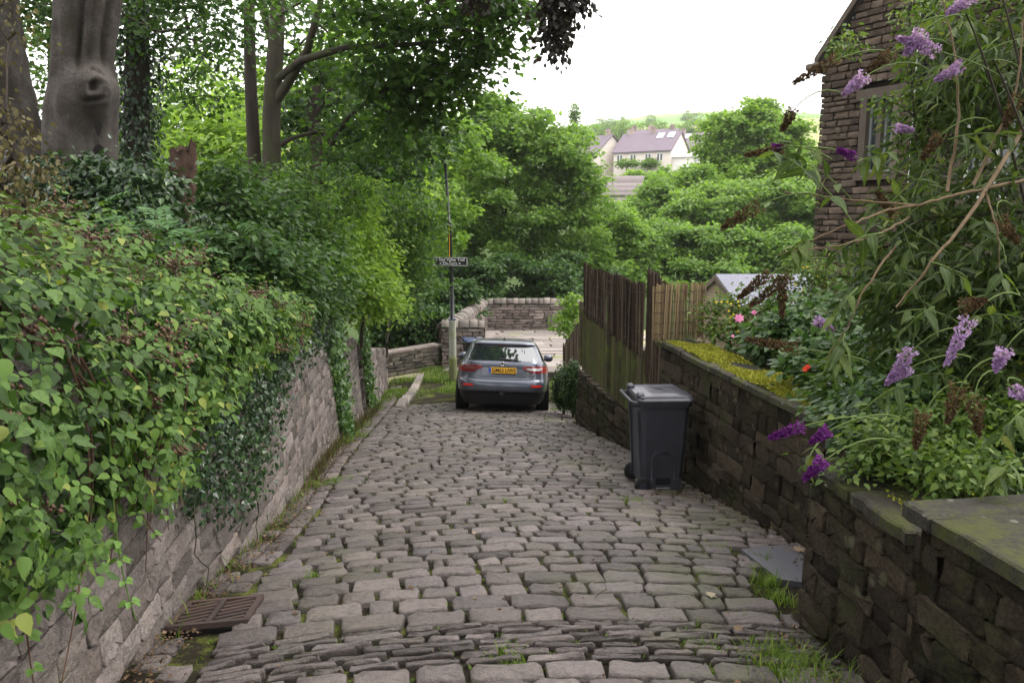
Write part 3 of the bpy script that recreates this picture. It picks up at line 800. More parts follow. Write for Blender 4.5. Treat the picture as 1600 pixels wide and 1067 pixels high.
core_wall([(.2, 22.05), (2.5, 22.05)], lambda s: -2.86, lambda s: -2.6, .3, M_mortar, kb, 0, 1, 6, .05)
# kerb stones of the footway on the left beyond the retaining wall
kr = empty('kerb', (-2.5, 20, -2.75), 'worn kerb of long stones at the lane corner', 'kerb', kind='structure')
for k in range(7):
    a = np.array((-2.42, 17.2)) + (np.array((-2.62, 22.9)) - np.array((-2.42, 17.2))) * k / 7
    q = MB(); q.box((a[0], a[1], float(lane_z(a[1])) - .02), (.2, .78, .12), .03, .02); shift(q, kr).build('kerb_stone', M_flag, kr)
# ------------------------------------------------------------------ parked estate car
def pw(z, tab): return np.interp(z, [t[0] for t in tab], [t[1] for t in tab])
YR = [(.20, .16), (.30, .10), (.44, .05), (.455, .012), (.50, .0), (.60, .0), (.66, .02), (.70, .055), (.82, .075), (.95, .085), (1.03, .12), (1.34, .44), (1.365, .40), (1.40, .42), (1.435, .62), (1.46, 1.15), (1.475, 1.6)]
YF = [(.20, 4.70), (.45, 4.84), (.65, 4.84), (.78, 4.70), (.90, 4.25), (.98, 3.72), (1.03, 3.50), (1.34, 2.72), (1.40, 2.55), (1.435, 2.3), (1.46, 2.0), (1.475, 1.8)]
WD = [(.20, .80), (.30, .86), (.44, .895), (.455, .915), (.60, .93), (.75, .932), (.90, .915), (.98, .885), (1.03, .85), (1.2, .765), (1.34, .69), (1.40, .645), (1.435, .57), (1.46, .40), (1.475, .18)]
EXN = [(.2, 7), (.6, 7), (.95, 6), (1.03, 6), (1.34, 6.5), (1.44, 5), (1.475, 3)]
def car_S(u, z, off=0.0):
    """point of the body shell: u in -1..1 runs from the rear centre round each side to the front centre"""
    u = np.asarray(u, float); z = np.asarray(z, float)
    w = pw(z, WD) + off; yr = pw(z, YR) - off; yf = pw(z, YF) + off; n = pw(z, EXN); th = u * PI
    s, c = np.sin(th), np.cos(th)
    return np.stack([w * np.sign(s) * np.abs(s) ** (2 / n), (yr + yf) / 2 - (yf - yr) / 2 * np.sign(c) * np.abs(c) ** (2 / n), z + 0 * u], -1)
def car_u(x, z):
    n = pw(z, EXN); w = pw(z, WD); q = np.clip(np.abs(x) / w, 0, .9999) ** (n / 2)
    return np.sign(x) * np.arcsin(q) / PI
def car_patch(curves, zs, off, mb=None, nu=10):
    """patch over the shell between x-left(z) and x-right(z) at the rear"""
    V = []
    for z in zs:
        a, b = curves(z); us = np.linspace(car_u(a, z), car_u(b, z), nu) if isinstance(a, float) else np.linspace(a[0], b[0], nu)
        V.append(car_S(us, np.full(nu, z), off))
    V = np.array(V); m = len(zs); i = (np.arange(m - 1)[:, None] * nu + np.arange(nu - 1)[None]).ravel()
    Q = np.stack([i, i + 1, i + nu + 1, i + nu], -1)
    mb = mb or MB(); mb.raw(V.reshape(-1, 3), [Q]); return mb

m, t, out = newmat('blue_grey_paint')
lw_ = nd(t, 'ShaderNodeLayerWeight', i_0=.35).outputs['Facing']
pn = noise(t, nd(t, 'ShaderNodeTexCoord').outputs['Object'], 3.0)
pc = mixc(t, maprange(t, pn, .35, .7, 0, .25), mixc(t, lw_, (.085, .096, .13), (.05, .057, .08)), (.12, .12, .13))
principled(t, out, pc, .34, .55, .5, **{'Coat Weight': .7, 'Coat Roughness': .06}); M_paint = m
M_plast = plain('black_plastic', (.012, .012, .014), .55, var=.2)
M_tyre = plain('tyre_rubber', (.012, .012, .012), .85, var=.3, bstr=.3)
M_cglass = plain('tinted_car_glass', (.012, .016, .018), .03, 0, .5, var=.02, bstr=0, IOR=2.7)
M_chrome = plain('chrome', (.75, .75, .77), .15, 1.0, bstr=0)
M_alloy = plain('alloy', (.45, .45, .47), .35, .9, bstr=0)
M_red = plain('red_lens', (.20, .008, .012), .12, 0, .7, var=.25, scale=40, bstr=0)
M_redr = plain('red_reflector', (.75, .03, .02), .25, 0, .7, bstr=.05)
M_lens = plain('clear_lens', (.55, .53, .53), .12, .2, .7, var=.4, scale=60)
M_yel = plain('plate_yellow', (.80, .42, .02), .4, bstr=.02, var=.03)
M_blk = plain('print_black', (.01, .01, .012), .5, bstr=0)
M_blue = plain('plate_blue', (.02, .10, .55), .4, bstr=0)
M_seat = plain('seat_cloth', (.02, .02, .022), .9)

def text_mesh(name, txt, size, mat, depth=.002, width=None, font_space=1.0, bold=0.0):
    cu = bpy.data.curves.new(name, 'FONT'); cu.body = txt; cu.size = size; cu.extrude = depth; cu.align_x = 'CENTER'; cu.align_y = 'CENTER'; cu.space_character = font_space
    cu.offset = bold
    o = bpy.data.objects.new(name, cu); COL.objects.link(o)
    bpy.context.view_layer.update()
    me = bpy.data.meshes.new_from_object(o.evaluated_get(bpy.context.evaluated_depsgraph_get()))
    COL.objects.unlink(o); bpy.data.objects.remove(o)
    co = np.zeros(len(me.vertices) * 3); me.vertices.foreach_get('co', co); co = co.reshape(-1, 3)
    if width: co[:, 0] *= width / (np.ptp(co[:, 0]))
    me.vertices.foreach_set('co', co.ravel()); me.materials.clear(); me.materials.append(mat); me.name = name
    return me

def make_car(loc, rz, roll, pitch):
    car = empty('parked_car', loc, 'blue-grey metallic estate car parked facing away at the foot of the lane', 'car')
    car.rotation_euler = (pitch, roll, rz)
    zs = np.r_[.20, .25, .32, .38, .44, .455, .48, .52, .56, .60, .63, .66, .68, .70, .75, .80, .86, .92, .97, 1.0, 1.03, 1.08, 1.14, 1.2, 1.27, 1.34, 1.35, 1.365, 1.38, 1.40, 1.42, 1.435, 1.45, 1.46, 1.47, 1.475]
    th = np.linspace(-1, 1, 97)[:-1]; nu = len(th)
    V = np.concatenate([car_S(th, np.full(nu, z)) for z in zs]); k = len(zs)
    V = np.vstack([V, [(0, 1.7, 1.478)]])
    i = (np.arange(k - 1)[:, None] * nu); j = np.arange(nu)[None]; j2 = (j + 1) % nu
    Q = np.stack([i + j, i + j2, i + nu + j2, i + nu + j], -1).reshape(-1, 4)
    jj = np.arange(nu); top = np.stack([(k - 1) * nu + jj, (k - 1) * nu + (jj + 1) % nu, np.full(nu, k * nu)], -1)
    zc = V[Q].mean(1)[:, 2]
    mi = np.r_[(zc < .455).astype(int), np.zeros(nu, int)]
    body = add('body', mesh_np('body', V, [Q, top], [M_paint, M_plast], None, True, mi), car)
    # dark floor pan
    fl = MB(); fl.raw(car_S(th, np.full(nu, .205)), [[list(range(nu))]]); fl.build('floor_pan', M_plast, car)
    # rear window and side glass
    zz = np.linspace(1.045, 1.325, 9)
    cw = lambda z: (float(-np.interp(z, [1.04, 1.32], [.715, .585])), float(np.interp(z, [1.04, 1.32], [.715, .585])))
    rw = car_patch(cw, zz, .004, nu=17).build('rear_window', M_cglass, car, True)
    sp_ = car_patch(lambda z: (-.60, .60), np.linspace(1.333, 1.362, 4), .004, nu=15).build('spoiler_shade', M_plast, car, True)  # black strip standing for the shade under the spoiler
    bl = car_patch(lambda z: (-.11, .11), [1.343, 1.358], .008, nu=4).build('brake_light', M_red, car)
    for sgn in (-1, 1):
        for a, b in ((.16, .30), (.31, .52), (.53, .72)):
            # three panes on each side
            Vv = []; zt_ = np.linspace(1.05, 1.325, 6)
            for z in zt_:
                yr, yf = pw(z, YR), pw(z, YF); ya, yb = yr + .25 + (yf - yr - .45) * (a - .16) / .58, yr + .25 + (yf - yr - .45) * (b - .16) / .58
                yy = np.linspace(ya, yb, 6); w_ = pw(z, WD) + .004; n_ = pw(z, EXN); q = np.abs((yy - (yr + yf) / 2) / ((yf - yr) / 2)) ** n_
                Vv.append(np.stack([sgn * w_ * (1 - q) ** (1 / n_), yy, np.full(6, z)], -1))
            Vv = np.array(Vv).reshape(-1, 3); i_ = (np.arange(5)[:, None] * 6 + np.arange(5)[None]).ravel(); q_ = np.stack([i_, i_ + 1, i_ + 7, i_ + 6], -1)
            mb = MB(); mb.raw(Vv, [q_]); mb.build('side_window', M_cglass, car, True)
    # tailgate seam, lower tailgate groove
    def seam(pts, r=.006):
        P = np.array([car_S(car_u(x, z), z, .001) for x, z in pts]); return P
    tg = MB()
    out_ = [(-.66, 1.02), (-.655, .95), (-.64, .86), (-.63, .78), (-.60, .715), (-.55, .695), (0, .690), (.55, .695), (.60, .715), (.63, .78), (.64, .86), (.655, .95), (.66, 1.02)]
    dense = []
    for a, b in zip(out_[:-1], out_[1:]):
        for u in np.linspace(0, 1, 6)[:-1]: dense.append((a[0] + (b[0] - a[0]) * u, a[1] + (b[1] - a[1]) * u))
    tg.tube(seam(dense + [out_[-1]]), .007, 5); tg.build('tailgate_seam', M_plast, car)
    ledge = car_patch(lambda z: (-.40, .40), np.linspace(.925, .937, 3), .012, nu=12).build('tailgate_ledge', M_plast, car, True)
    # lamps
    for sgn in (-1, 1):
        def lc(z, s=sgn):
            inn = float(np.interp(z, [.82, .86, .905, .955], [.60, .50, .37, .42])); ot = .925 * float(np.interp(z, [.82, .955], [.992, .985]))
            return (inn, ot) if s > 0 else (-ot, -inn)
        tl = car_patch(lc, np.linspace(.825, .955, 8), .007, nu=12).build('tail_light', M_red, car, True)
        def l2(z, s=sgn):
            a = float(np.interp(z, [.865, .895, .925], [.56, .46, .47])); b = float(np.interp(z, [.865, .925], [.72, .78])); return (a, b) if s > 0 else (-b, -a)
        car_patch(l2, np.linspace(.868, .922, 4), .011, nu=6).build('lamp_lens', M_lens if sgn > 0 else plain('smoked_lens', (.14, .05, .05), .15, 0, .7), tl, True)
        rf = car_patch(lambda z, s=sgn: (.56, .76) if s > 0 else (-.76, -.56), [.555, .575, .592], .008, nu=4).build('reflector', M_redr, car)
        # rails, mirrors, wheels
        ra = MB(); ys_ = np.linspace(.72, 2.6, 14)
        rp = np.array([(sgn * np.interp(y, [.72, 1.5, 2.6], [.585, .60, .55]), y, 1.445 + .035 * math.sin(PI * np.clip((y - .72) / 1.88, .0, 1)) ** .35) for y in ys_]); ra.tube(rp, .017, 6); ra.build('roof_rail', M_chrome, car, True)
        mr = MB(); mr.lathe([(0, -.10), (.06, -.09), (.085, -.03), (.085, .05), (.05, .10), (0, .11)], 14, (sgn * .99, 3.15, 1.02), 'x'); mr.box((sgn * .90, 3.18, .99), (.12, .06, .04)); mo = mr.build('door_mirror', M_paint, car, True)
        for yw in (.98, 3.82):
            e = add('wheel', mesh_np('wheel_well', *(lambda mb: (np.vstack(mb.V), [np.concatenate(v) for v in mb.F.values()]))(MB().lathe([(0, 0), (.37, 0), (.375, .02)], 28, (0, 0, 0), 'x')), M_plast), car)
            e.location = (sgn * .925, yw, .335); e.scale = (sgn, 1, 1)
            ty = MB(); ty.lathe([(.215, .005), (.25, .02), (.30, .018), (.33, .0), (.338, -.02), (.338, -.19), (.33, -.21), (.30, -.225), (.2, -.225)], 32, (0, 0, 0), 'x'); ty.build('tyre', M_tyre, e, True)
            rm = MB(); rm.lathe([(0, .005), (.05, .01), (.06, .0), (.19, -.01), (.2, .008), (.218, .01)], 30, (0, 0, 0), 'x')
            for q in range(5):
                a = q * 2 * PI / 5; rm.box((.012, math.cos(a) * .12, math.sin(a) * .12), (.015, .05, .2), M=np.array([[1, 0, 0], [0, math.cos(a - PI / 2), -math.sin(a - PI / 2)], [0, math.sin(a - PI / 2), math.cos(a - PI / 2)]]))
            rm.build('rim', M_alloy, e)
    # number plate and lettering
    yp = float(car_S(0., .86)[1]) - .012
    pl = MB(); pl.box((0, yp, .862), (.535, .012, .115), 0, .003); plo = pl.build('number_plate', M_yel, car)
    bb = MB(); bb.box((-.245, yp - .007, .862), (.045, .003, .113)); bb.build('blue_band', M_blue, plo)
    tx = add('lettering', text_mesh('lettering', 'GM65 UWS', .115, M_blk, .001, .46, 1.0, .0013), plo); tx.location = (.025, yp - .0085, .862); tx.rotation_euler = (PI / 2, 0, 0)
    bd = MB(); bd.box((.02, yp - .006, .797), (.46, .006, .014)); bd.build('plate_holder', M_blk, plo)
    # round emblem with a winged arrow, name lettering, wiper, aerial, tow ball
    ye = float(car_S(0., .99)[1]) - .008
    em = MB(); em.lathe([(0, 0), (.030, .0), (.034, -.004), (.041, -.006), (.044, 0), (.044, .012)], 24, (0, ye, .99), 'y'); emb = em.build('emblem', M_chrome, car, True)
    ar = MB(); ar.prism([(-.028, ye - .010, .975), (.012, ye - .010, .982), (.026, ye - .010, 1.0), (.012, ye - .010, .998), (.004, ye - .010, 1.012), (-.002, ye - .010, .996), (-.012, ye - .010, 1.006), (-.012, ye - .010, .990), (-.028, ye - .010, .988)], (0, .004, 0)); ar.build('arrow', M_blk, emb)
    nm = add('name_lettering', text_mesh('name_lettering', 'SUPERB', .035, M_chrome, .001, .20), car); nm.location = (.50, float(car_S(car_u(.5, .77), .77)[1]) - .004, .775); nm.rotation_euler = (PI / 2, 0, .05)
    nm2 = add('trim_lettering', text_mesh('trim_lettering', '4x4', .04, M_chrome, .001, .10), car); nm2.location = (.52, float(car_S(car_u(.5, .73), .73)[1]) - .004, .727); nm2.rotation_euler = (PI / 2, 0, .05)
    nm3 = add('maker_lettering', text_mesh('maker_lettering', 'SKODA', .03, M_chrome, .001, .15), car); nm3.location = (-.50, float(car_S(car_u(.5, .77), .77)[1]) - .004, .775); nm3.rotation_euler = (PI / 2, 0, -.05)
    wp = MB(); a = car_S(0., 1.075, .03); b = car_S(car_u(.33, 1.055), 1.055, .03); wp.tube([a, (a + b) / 2 + (0, -.01, .012), b], [.022, .016, .007], 6); wp.tube([car_S(car_u(-.06, 1.085), 1.085, .02), car_S(car_u(.30, 1.07), 1.07, .02)], .011, 5); wp.build('wiper', M_plast, car)
    ae = MB(); ae.raw([(-.02, .78, 1.447), (.02, .78, 1.447), (.016, .93, 1.46), (-.016, .93, 1.46), (0, .76, 1.515), (0, .80, 1.517)], [[(0, 1, 4), (3, 0, 4), (3, 4, 5), (1, 2, 5), (1, 5, 4), (2, 3, 5)]]); ae.build('aerial', M_plast, car)
    tb = MB(); tb.tube([(0, .12, .36), (0, -.04, .36), (0, -.09, .40), (0, -.09, .46)], .022, 8); tb.lathe([(0, -.028), (.02, -.02), (.028, 0), (.02, .02), (0, .028)], 12, (0, -.09, .485)); tb.box((0, -.03, .43), (.10, .05, .07)); tb.build('tow_bar', M_blk, car)
    ex_ = MB(); ex_.box((-.42, .35, .24), (.5, .3, .12), 0, .04); ex_.build('silencer', M_plast, car)
    hr = MB()
    for x in (-.38, .38): hr.box((x, 1.35, 1.10), (.24, .10, .2), 0, .04); hr.box((x, 1.3, .85), (.5, .16, .5), 0, .05)
    hr.build('rear_seat', M_seat, car)
    return car
make_car((-.215, 15.25, float(lane_z(15.25)) - .045), -.015, math.radians(1.8), math.radians(-7.6))

# ------------------------------------------------------------------ wheelie bin
def make_bin(loc, rz, label, mats, group='wheelie bins', detail=True, s=1.0):
    e = empty('wheelie_bin', loc, label, 'wheelie bin', group); e.rotation_euler = (0, 0, rz); e.scale = (s, s, s)
    mbod, mlid = mats
    def ring(w, d, z, y0=0): c = .05; return [(-w + c, -d + y0, z), (w - c, -d + y0, z), (w, -d + c + y0, z), (w, d - c + y0, z), (w - c, d + y0, z), (-w + c, d + y0, z), (-w, d - c + y0, z), (-w, -d + c + y0, z)]
    V = []
    prof = [(.21, .255, .05), (.235, .275, .08), (.262, .32, .55), (.278, .345, .90), (.285, .352, .935), (.30, .368, .94), (.305, .372, .985), (.285, .35, .99)]
    for w, d, z in prof: V += ring(w, d, z)
    n = 8; Q = [(a * n + j, a * n + (j + 1) % n, (a + 1) * n + (j + 1) % n, (a + 1) * n + j) for a in range(len(prof) - 1) for j in range(n)]
    b = MB(); b.raw(V, [Q, [list(range(8))[::-1]], [list(range(56, 64))]]); b.build('body', mbod, e)
    # raised panel outline and painted foot-recess shade on the face towards the lane below
    pn_ = MB()
    def fy(z): return -float(np.interp(z, [.05, .08, .55, .90], [.255, .275, .32, .345])) - .004
    path = [(-.13, .12), (-.135, .40), (-.115, .44), (-.09, .455), (.09, .455), (.115, .44), (.135, .40), (.13, .12)]
    pn_.tube([(x, fy(z), z) for x, z in path], .011, 6); pn_.build('panel_rib', mbod, e, True)
    rc = MB(); rc.box((0, fy(.12) + .004, .125), (.17, .012, .12)); rc.build('foot_recess_shade', plain('bin_recess_shade', (.004, .004, .005), .8), e)
    fb_ = MB(); fb_.box((0, fy(.09) - .006, .078), (.16, .02, .012)); fb_.build('axle_bar', plain('worn_metal', (.5, .5, .5), .4, .6), e)
    sk = MB(); sk.box((0, fy(.08) - .004, .085), (.42, .02, .05)); sk.box((-.15, fy(.12) - .004, .12), (.12, .016, .11)); sk.box((.15, fy(.12) - .004, .12), (.12, .016, .11)); sk.build('skirt', mbod, e)
    # lid, slightly domed, with two raised ribs and a lip
    ld = MB(); Vl = []
    lp_ = [(.315, .39, .985), (.318, .393, 1.01), (.30, .37, 1.03), (.16, .22, 1.055), (.02, .03, 1.06)]
    for w, d, z in lp_: Vl += ring(w, d, z)
    Ql = [(a * n + j, a * n + (j + 1) % n, (a + 1) * n + (j + 1) % n, (a + 1) * n + j) for a in range(len(lp_) - 1) for j in range(n)]
    ld.raw(Vl, [Ql, [list(range(8))[::-1]], [list(range(32, 40))]])
    ld.box((-.02, -.33, 1.035), (.56, .05, .022), 0, .008); ld.box((-.02, .31, 1.035), (.56, .05, .022), 0, .008)
    lo_ = ld.build('lid', mlid, e)
    for y in (-.26, .26): 
        h_ = MB(); h_.box((-.285, y, 1.045), (.09, .10, .055), 0, .02); h_.build('hinge', mlid, lo_)
    lp2_ = MB(); lp2_.box((.335, 0, 1.0), (.05, .3, .03), 0, .008); lp2_.build('grip', mlid, lo_)
    hd = MB(); hd.tube([(-.29, -.30, .96), (-.39, -.30, .985), (-.40, -.28, .99), (-.40, .28, .99), (-.39, .30, .985), (-.29, .30, .96)], .018, 8); hd.box((-.33, -.30, .965), (.12, .03, .05)); hd.box((-.33, .30, .965), (.12, .03, .05)); hd.build('handle', mbod, e, True)
    rb = MB()
    for y in (-.22, .22): rb.box((-.268, y, .5), (.03, .04, .75), M=np.array([[1, 0, -.08], [0, 1, 0], [0, 0, 1]]))
    rb.build('back_rib', mbod, e)
    for y in (-.29, .29):
        w = MB(); w.lathe([(0, -.025), (.07, -.026), (.095, -.02), (.10, 0), (.095, .02), (.07, .026), (0, .025)], 22, (-.235, y, .10), 'y'); wo_ = w.build('wheel', M_tyre, e, True)
        hb = MB(); hb.lathe([(0, -.030), (.04, -.03), (.045, -.02)], 14, (-.235, y, .10), 'y'); hb.build('hub', mbod, wo_)
    ax = MB(); ax.tube([(-.235, -.29, .10), (-.235, .29, .10)], .012, 8); ax.build('axle', M_blk, e)
    return e
M_bin = plain('charcoal_bin_plastic', (.035, .037, .048), .45, var=.25, scale=9, bstr=.12)
M_lid = plain('bin_lid_plastic', (.05, .05, .062), .30, var=.25, scale=9, bstr=.1)
make_bin((1.53, 8.2, float(road_z(1.55, 8.2)) - .02), .06, 'large charcoal grey wheelie bin standing on the setts against the garden wall', (M_bin, M_lid)).scale = (.88, .92, 1.0)
M_bluelid = plain('blue_lid_plastic', (.03, .05, .11), .35, var=.15)
make_bin((-1.10, 23.1, -2.78), .2, 'black wheelie bin with a blue lid standing behind the parked car by the lamp post', (plain('black_bin_plastic', (.02, .02, .022), .5), M_bluelid), s=.95)

# ------------------------------------------------------------------ lamp post with finger sign
M_pole = plain('black_paint', (.012, .012, .014), .4, var=.3, bstr=.1)
M_conc = stone_mat('weathered_sleeve', [(.32, .32, .29), (.42, .42, .38), (.36, .37, .30)], 4, (.16, .17, .07), .48, .62, 2.5, rough=.8, bstr=.3)
M_moss_sl = stone_mat('mossy_sleeve', [(.12, .13, .06), (.18, .19, .09), (.10, .11, .05)], 6, (.10, .12, .03), .5, .65, 4, rough=.9, bstr=.5)
pb = on_road(705, 603) if False else np.array((-1.62, 21.7, -2.78))
lp_e = empty('street_lamp', pb, 'tall black lamp post with a grey sleeve round its foot', 'street lamp'); lp_e.scale = (1.1, 1.1, 1.1)
q = MB(); q.lathe([(.10, -.05), (.10, .58), (.095, .62), (.02, .63)], 14); q.build('lower_sleeve', M_moss_sl, lp_e, True)
q = MB(); q.lathe([(.088, .60), (.088, 1.50), (.084, 1.54), (.02, 1.55)], 14); q.build('upper_sleeve', M_conc, lp_e, True)
q = MB(); q.tube([(0, 0, 1.50), (-.012, 0, 2.5), (-.05, 0, 3.9)], [.058, .052, .05], 10); q.tube([(-.05, 0, 3.9), (-.11, 0, 5.0), (-.17, 0, 6.0)], [.036, .034, .03], 10); q.tube([(-.05, 0, 3.86), (-.05, 0, 3.94)], .06, 12); q.build('pole', M_pole, lp_e, True)
q = MB(); q.tube([(-.05, -.066, 3.0), (-.05, -.066, 3.88)], .007, 5); q.build('conduit', M_yel, lp_e)
q = MB(); q.box((-.17, 0, 6.03), (.1, .1, .1), 0, .02); q.tube([(-.17, 0, 6.02), (-.17, -.2, 6.10)], .03, 8); hd_ = q.build('bracket', M_pole, lp_e)
q = MB(); q.lathe([(0, .09), (.12, .06), (.17, 0), (.15, -.05), (.0, -.06)], 18, (-.17, -.3, 6.12)); q.build('lantern', plain('lantern_opal', (.75, .76, .78), .3), lp_e, True)
for x in (-.07, .07):
    q = MB(); q.lathe([(0, -.03), (.03, -.02), (.03, .02), (0, .03)], 10, (x, -.06, 1.58)); q.build('clamp', plain('clamp_blue_grey', (.2, .23, .33), .4, .5), lp_e)
sg = empty('finger_sign', pb + np.array((-.03, -.08, 3.30)), 'black finger sign with white lettering fixed to the lamp post', 'sign'); sg.rotation_euler = (0, math.radians(.6), 0); sg.scale = (1.1, 1.1, 1.1)
q = MB(); q.box((0, 0, 0), (.83, .016, .205), 0, .005); q.build('board', M_pole, sg)
M_wht = plain('sign_white', (.80, .80, .80), .5, bstr=0)
q = MB()
for z in (-.094, .094): q.box((0, -.0095, z), (.81, .004, .010))
for x in (-.405, .405): q.box((x, -.0095, 0), (.010, .004, .19))
q.build('border', M_wht, sg)
for txt, z, w, x in (('Sett Valley Trail', .043, .62, .035), ('The Torrs', -.045, .36, -.015)):
    o = add('lettering', text_mesh('lettering', txt, .098, M_wht, .001, w, 1.0, .0008), sg); o.location = (x, -.010, z); o.rotation_euler = (PI / 2, 0, 0)
def arrow(cx, cz, ang, s=.028):
    q = MB(); P = np.array([(-1, 0), (.0, .7), (.0, .28), (.95, .28), (.95, -.28), (0, -.28), (0, -.7)]) * s; c_, s_ = math.cos(ang), math.sin(ang); P = P @ np.array([[c_, s_], [-s_, c_]])
    q.prism([(cx + a, -.0105, cz + b) for a, b in P], (0, .003, 0)); q.build('arrow', M_wht, sg)
arrow(-.335, .045, 0); arrow(-.24, -.045, .6); arrow(.225, -.045, PI - .6)

# ------------------------------------------------------------------ board fence with reed screens on its stone base
M_board = stone_mat('algae_board', [(.055, .05, .022), (.085, .08, .035), (.07, .075, .025)], 4, (.055, .075, .015), .5, .65, 3, rough=.85, bstr=.4, spec=.2)
M_post = stone_mat('old_post_wood', [(.06, .05, .03), (.09, .08, .05)], 5, (.07, .09, .02), .5, .65, 4, rough=.9, bstr=.4, spec=.2)
def fx(y): return float(np.interp(y, [9.7, 10.9, 14.0], [1.84, 1.69, 1.16]))
def fzb(y): return float(np.interp(y, [9.7, 10.9, 14.0], [-1.18, -1.12, -.95]))
def fzt(y): return float(np.interp(y, [9.7, 10.9, 14.0], [-.22, -.15, .07]))
fbp = [(fx(y), y) for y in np.linspace(9.72, 14.1, 10)]
yF, _ = lane_s(fbp)
fbse = empty('fence_base_wall', (1.5, 12, lane_z(12)), 'low dark stone base wall under the slatted board fence', 'wall', 'stone walls along the lane', 'thing')
rng = np.random.default_rng(71)
it = lay_wall(fbp, lambda s: float(lane_z(yF(s))) - .12, lambda s: fzb(yF(s)) - .05, (.1, .18), (.2, .45), rng, .03, .1, .03, .012, -1)
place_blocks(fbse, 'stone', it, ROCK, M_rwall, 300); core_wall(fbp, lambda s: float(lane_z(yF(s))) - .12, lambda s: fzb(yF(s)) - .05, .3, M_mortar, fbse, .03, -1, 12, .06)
fe = empty('board_fence', (1.5, 12, fzb(12)), 'mossy green vertical board fence on a low stone base', 'fence')
y = 9.85
dirf = unit(np.array((fx(13) - fx(10), 3.0, 0)))
angf = math.atan2(dirf[1], dirf[0])
while y < 13.95:
    q = MB(); h = fzt(y) - fzb(y) + .03 + rng.normal() * .012; q.box((fx(y) + .06, y, fzb(y) - .01 + h / 2), (.088, .018, h), angf + rng.normal() * .03, .003)
    shift(q, fe).build('board', M_board, fe); y += .112
for zz in (.2, .8):
    q = MB(); q.tube([(fx(y_) + .10, y_, fzb(y_) + zz * (fzt(y_) - fzb(y_))) for y_ in (9.8, 11, 13.95)], .035, 4); shift(q, fe).build('rail', M_board, fe)
for y_, top in ((13.98, .12), (10.72, .02), (9.82, -.10), (12.25, .5)):
    q = MB(); q.box((fx(y_) + (.07 if y_ != 12.25 else .035), y_, (fzb(y_) + top + fzt(y_)) / 2 + .02), (.1, .1, fzt(y_) - fzb(y_) + top), angf, .01); shift(q, fe).build('post', M_post, fe)
M_reed = leaf_mat('brown_reed', [(0, (.016, .011, .008)), (.5, (.052, .037, .026)), (1, (.125, .095, .068))], .05, .8, .15)
M_cane = leaf_mat('pale_cane', [(0, (.16, .11, .06)), (.5, (.27, .20, .11)), (1, (.38, .30, .18))], .1, .7, .2)
M_wire = plain('rusty_wire', (.05, .03, .02), .7)
def reed_screen(label, a, b, z0, z1a, z1b, mat, r, gapf, seed, ragged=.03, wires=5, group='reed screens'):
    rg = np.random.default_rng(seed); a, b = np.array(a, float), np.array(b, float); Lh = np.linalg.norm(b - a); n = int(Lh / (r * 2 * gapf))
    e = empty('reed_screen', (*((a + b) / 2), min(z0)), label, 'reed screen', group)
    mb = MB()
    for i in range(n):
        u = (i + .5) / n; p = a + (b - a) * u; t_ = np.interp(u, np.linspace(0, 1, len(z1a)), z1a) + rg.normal() * ragged - abs(rg.normal()) * ragged * .5
        bt = z0[0] + (z0[1] - z0[0]) * u + rg.normal() * .02; nrm = np.array((-(b - a)[1], (b - a)[0])) / Lh; o = rg.normal() * .008; ln = rg.normal() * .012
        mb.tube([(p[0] + nrm[0] * o, p[1] + nrm[1] * o, bt), (p[0] + nrm[0] * (o + rg.normal() * .006) + ln * .4, p[1] + nrm[1] * o, (bt + t_) / 2), (p[0] + nrm[0] * o + ln, p[1] + nrm[1] * o, t_)], r * rg.uniform(.7, 1.2), 4, False, np.clip(rg.normal(.5, .36), 0, 1))
    shift(mb, e).build('reeds', mat, e, True, 'stuff')
    for k in range(wires):
        u = (k + .6) / (wires + .3)
        for sd_ in (-1, 1):
            nrm = np.array((-(b - a)[1], (b - a)[0])) / Lh * .014 * sd_
            w = MB(); pts = []
            for s_ in np.linspace(0, 1, 16):
                p = a + (b - a) * s_; zt_ = np.interp(s_, np.linspace(0, 1, len(z1a)), z1a); zb_ = z0[0] + (z0[1] - z0[0]) * s_
                pts.append((p[0] + nrm[0], p[1] + nrm[1], zb_ + (zt_ - zb_) * u + .012 * math.sin(s_ * 40)))
            w.tube(pts, .004, 4); shift(w, e).build('binding_wire', M_wire, e)
    return e
reed_screen('tall dark brown reed screen rising above the slatted fence nearest the car', (fx(10.6) + .02, 10.6), (fx(13.7) + .02, 13.7), (fzt(10.6) - .03, fzt(13.7) - .02), [.78, .76, .82, .80, .84, .80, .90], None, M_reed, .009, .72, 81, ragged=.014)
reed_screen('narrow dark reed screen at the corner between the fence and the garden wall', (fx(9.72) + .04, 9.72), (fx(10.52) + .04, 10.52), (-.75, -.45), [.84, .88, .97, .94, 1.0], None, M_reed, .009, .72, 82, ragged=.014, wires=7)
reed_screen('pale bamboo cane screen standing across the end of the mossy garden wall', (1.70, 9.62), (2.38, 9.86), (.17, .16), [.84, .85, .84, .85], None, M_cane, .010, .85, 83, ragged=.01)
reed_screen('old brown wicker screen far down the lane beyond the clipped bushes', (1.15, 17.5), (1.68, 20.2), (-2.4, -2.6), [-1.1, -1.05, -.95], None, M_reed, .009, 1.0, 84, wires=4)
q = MB()
for p, lb in (((1.12, 17.2), 'short weathered timber stake against the old wicker screen'), ((1.2, 16.6), 'shorter timber stake rising just behind the clipped bushes')):
    pe = MB(); pe.box((p[0], p[1], -2.1), (.07, .07, .8), .2, .006); tag(pe.build('stake', M_post), lb, 'stake', 'timber stakes past the fence')

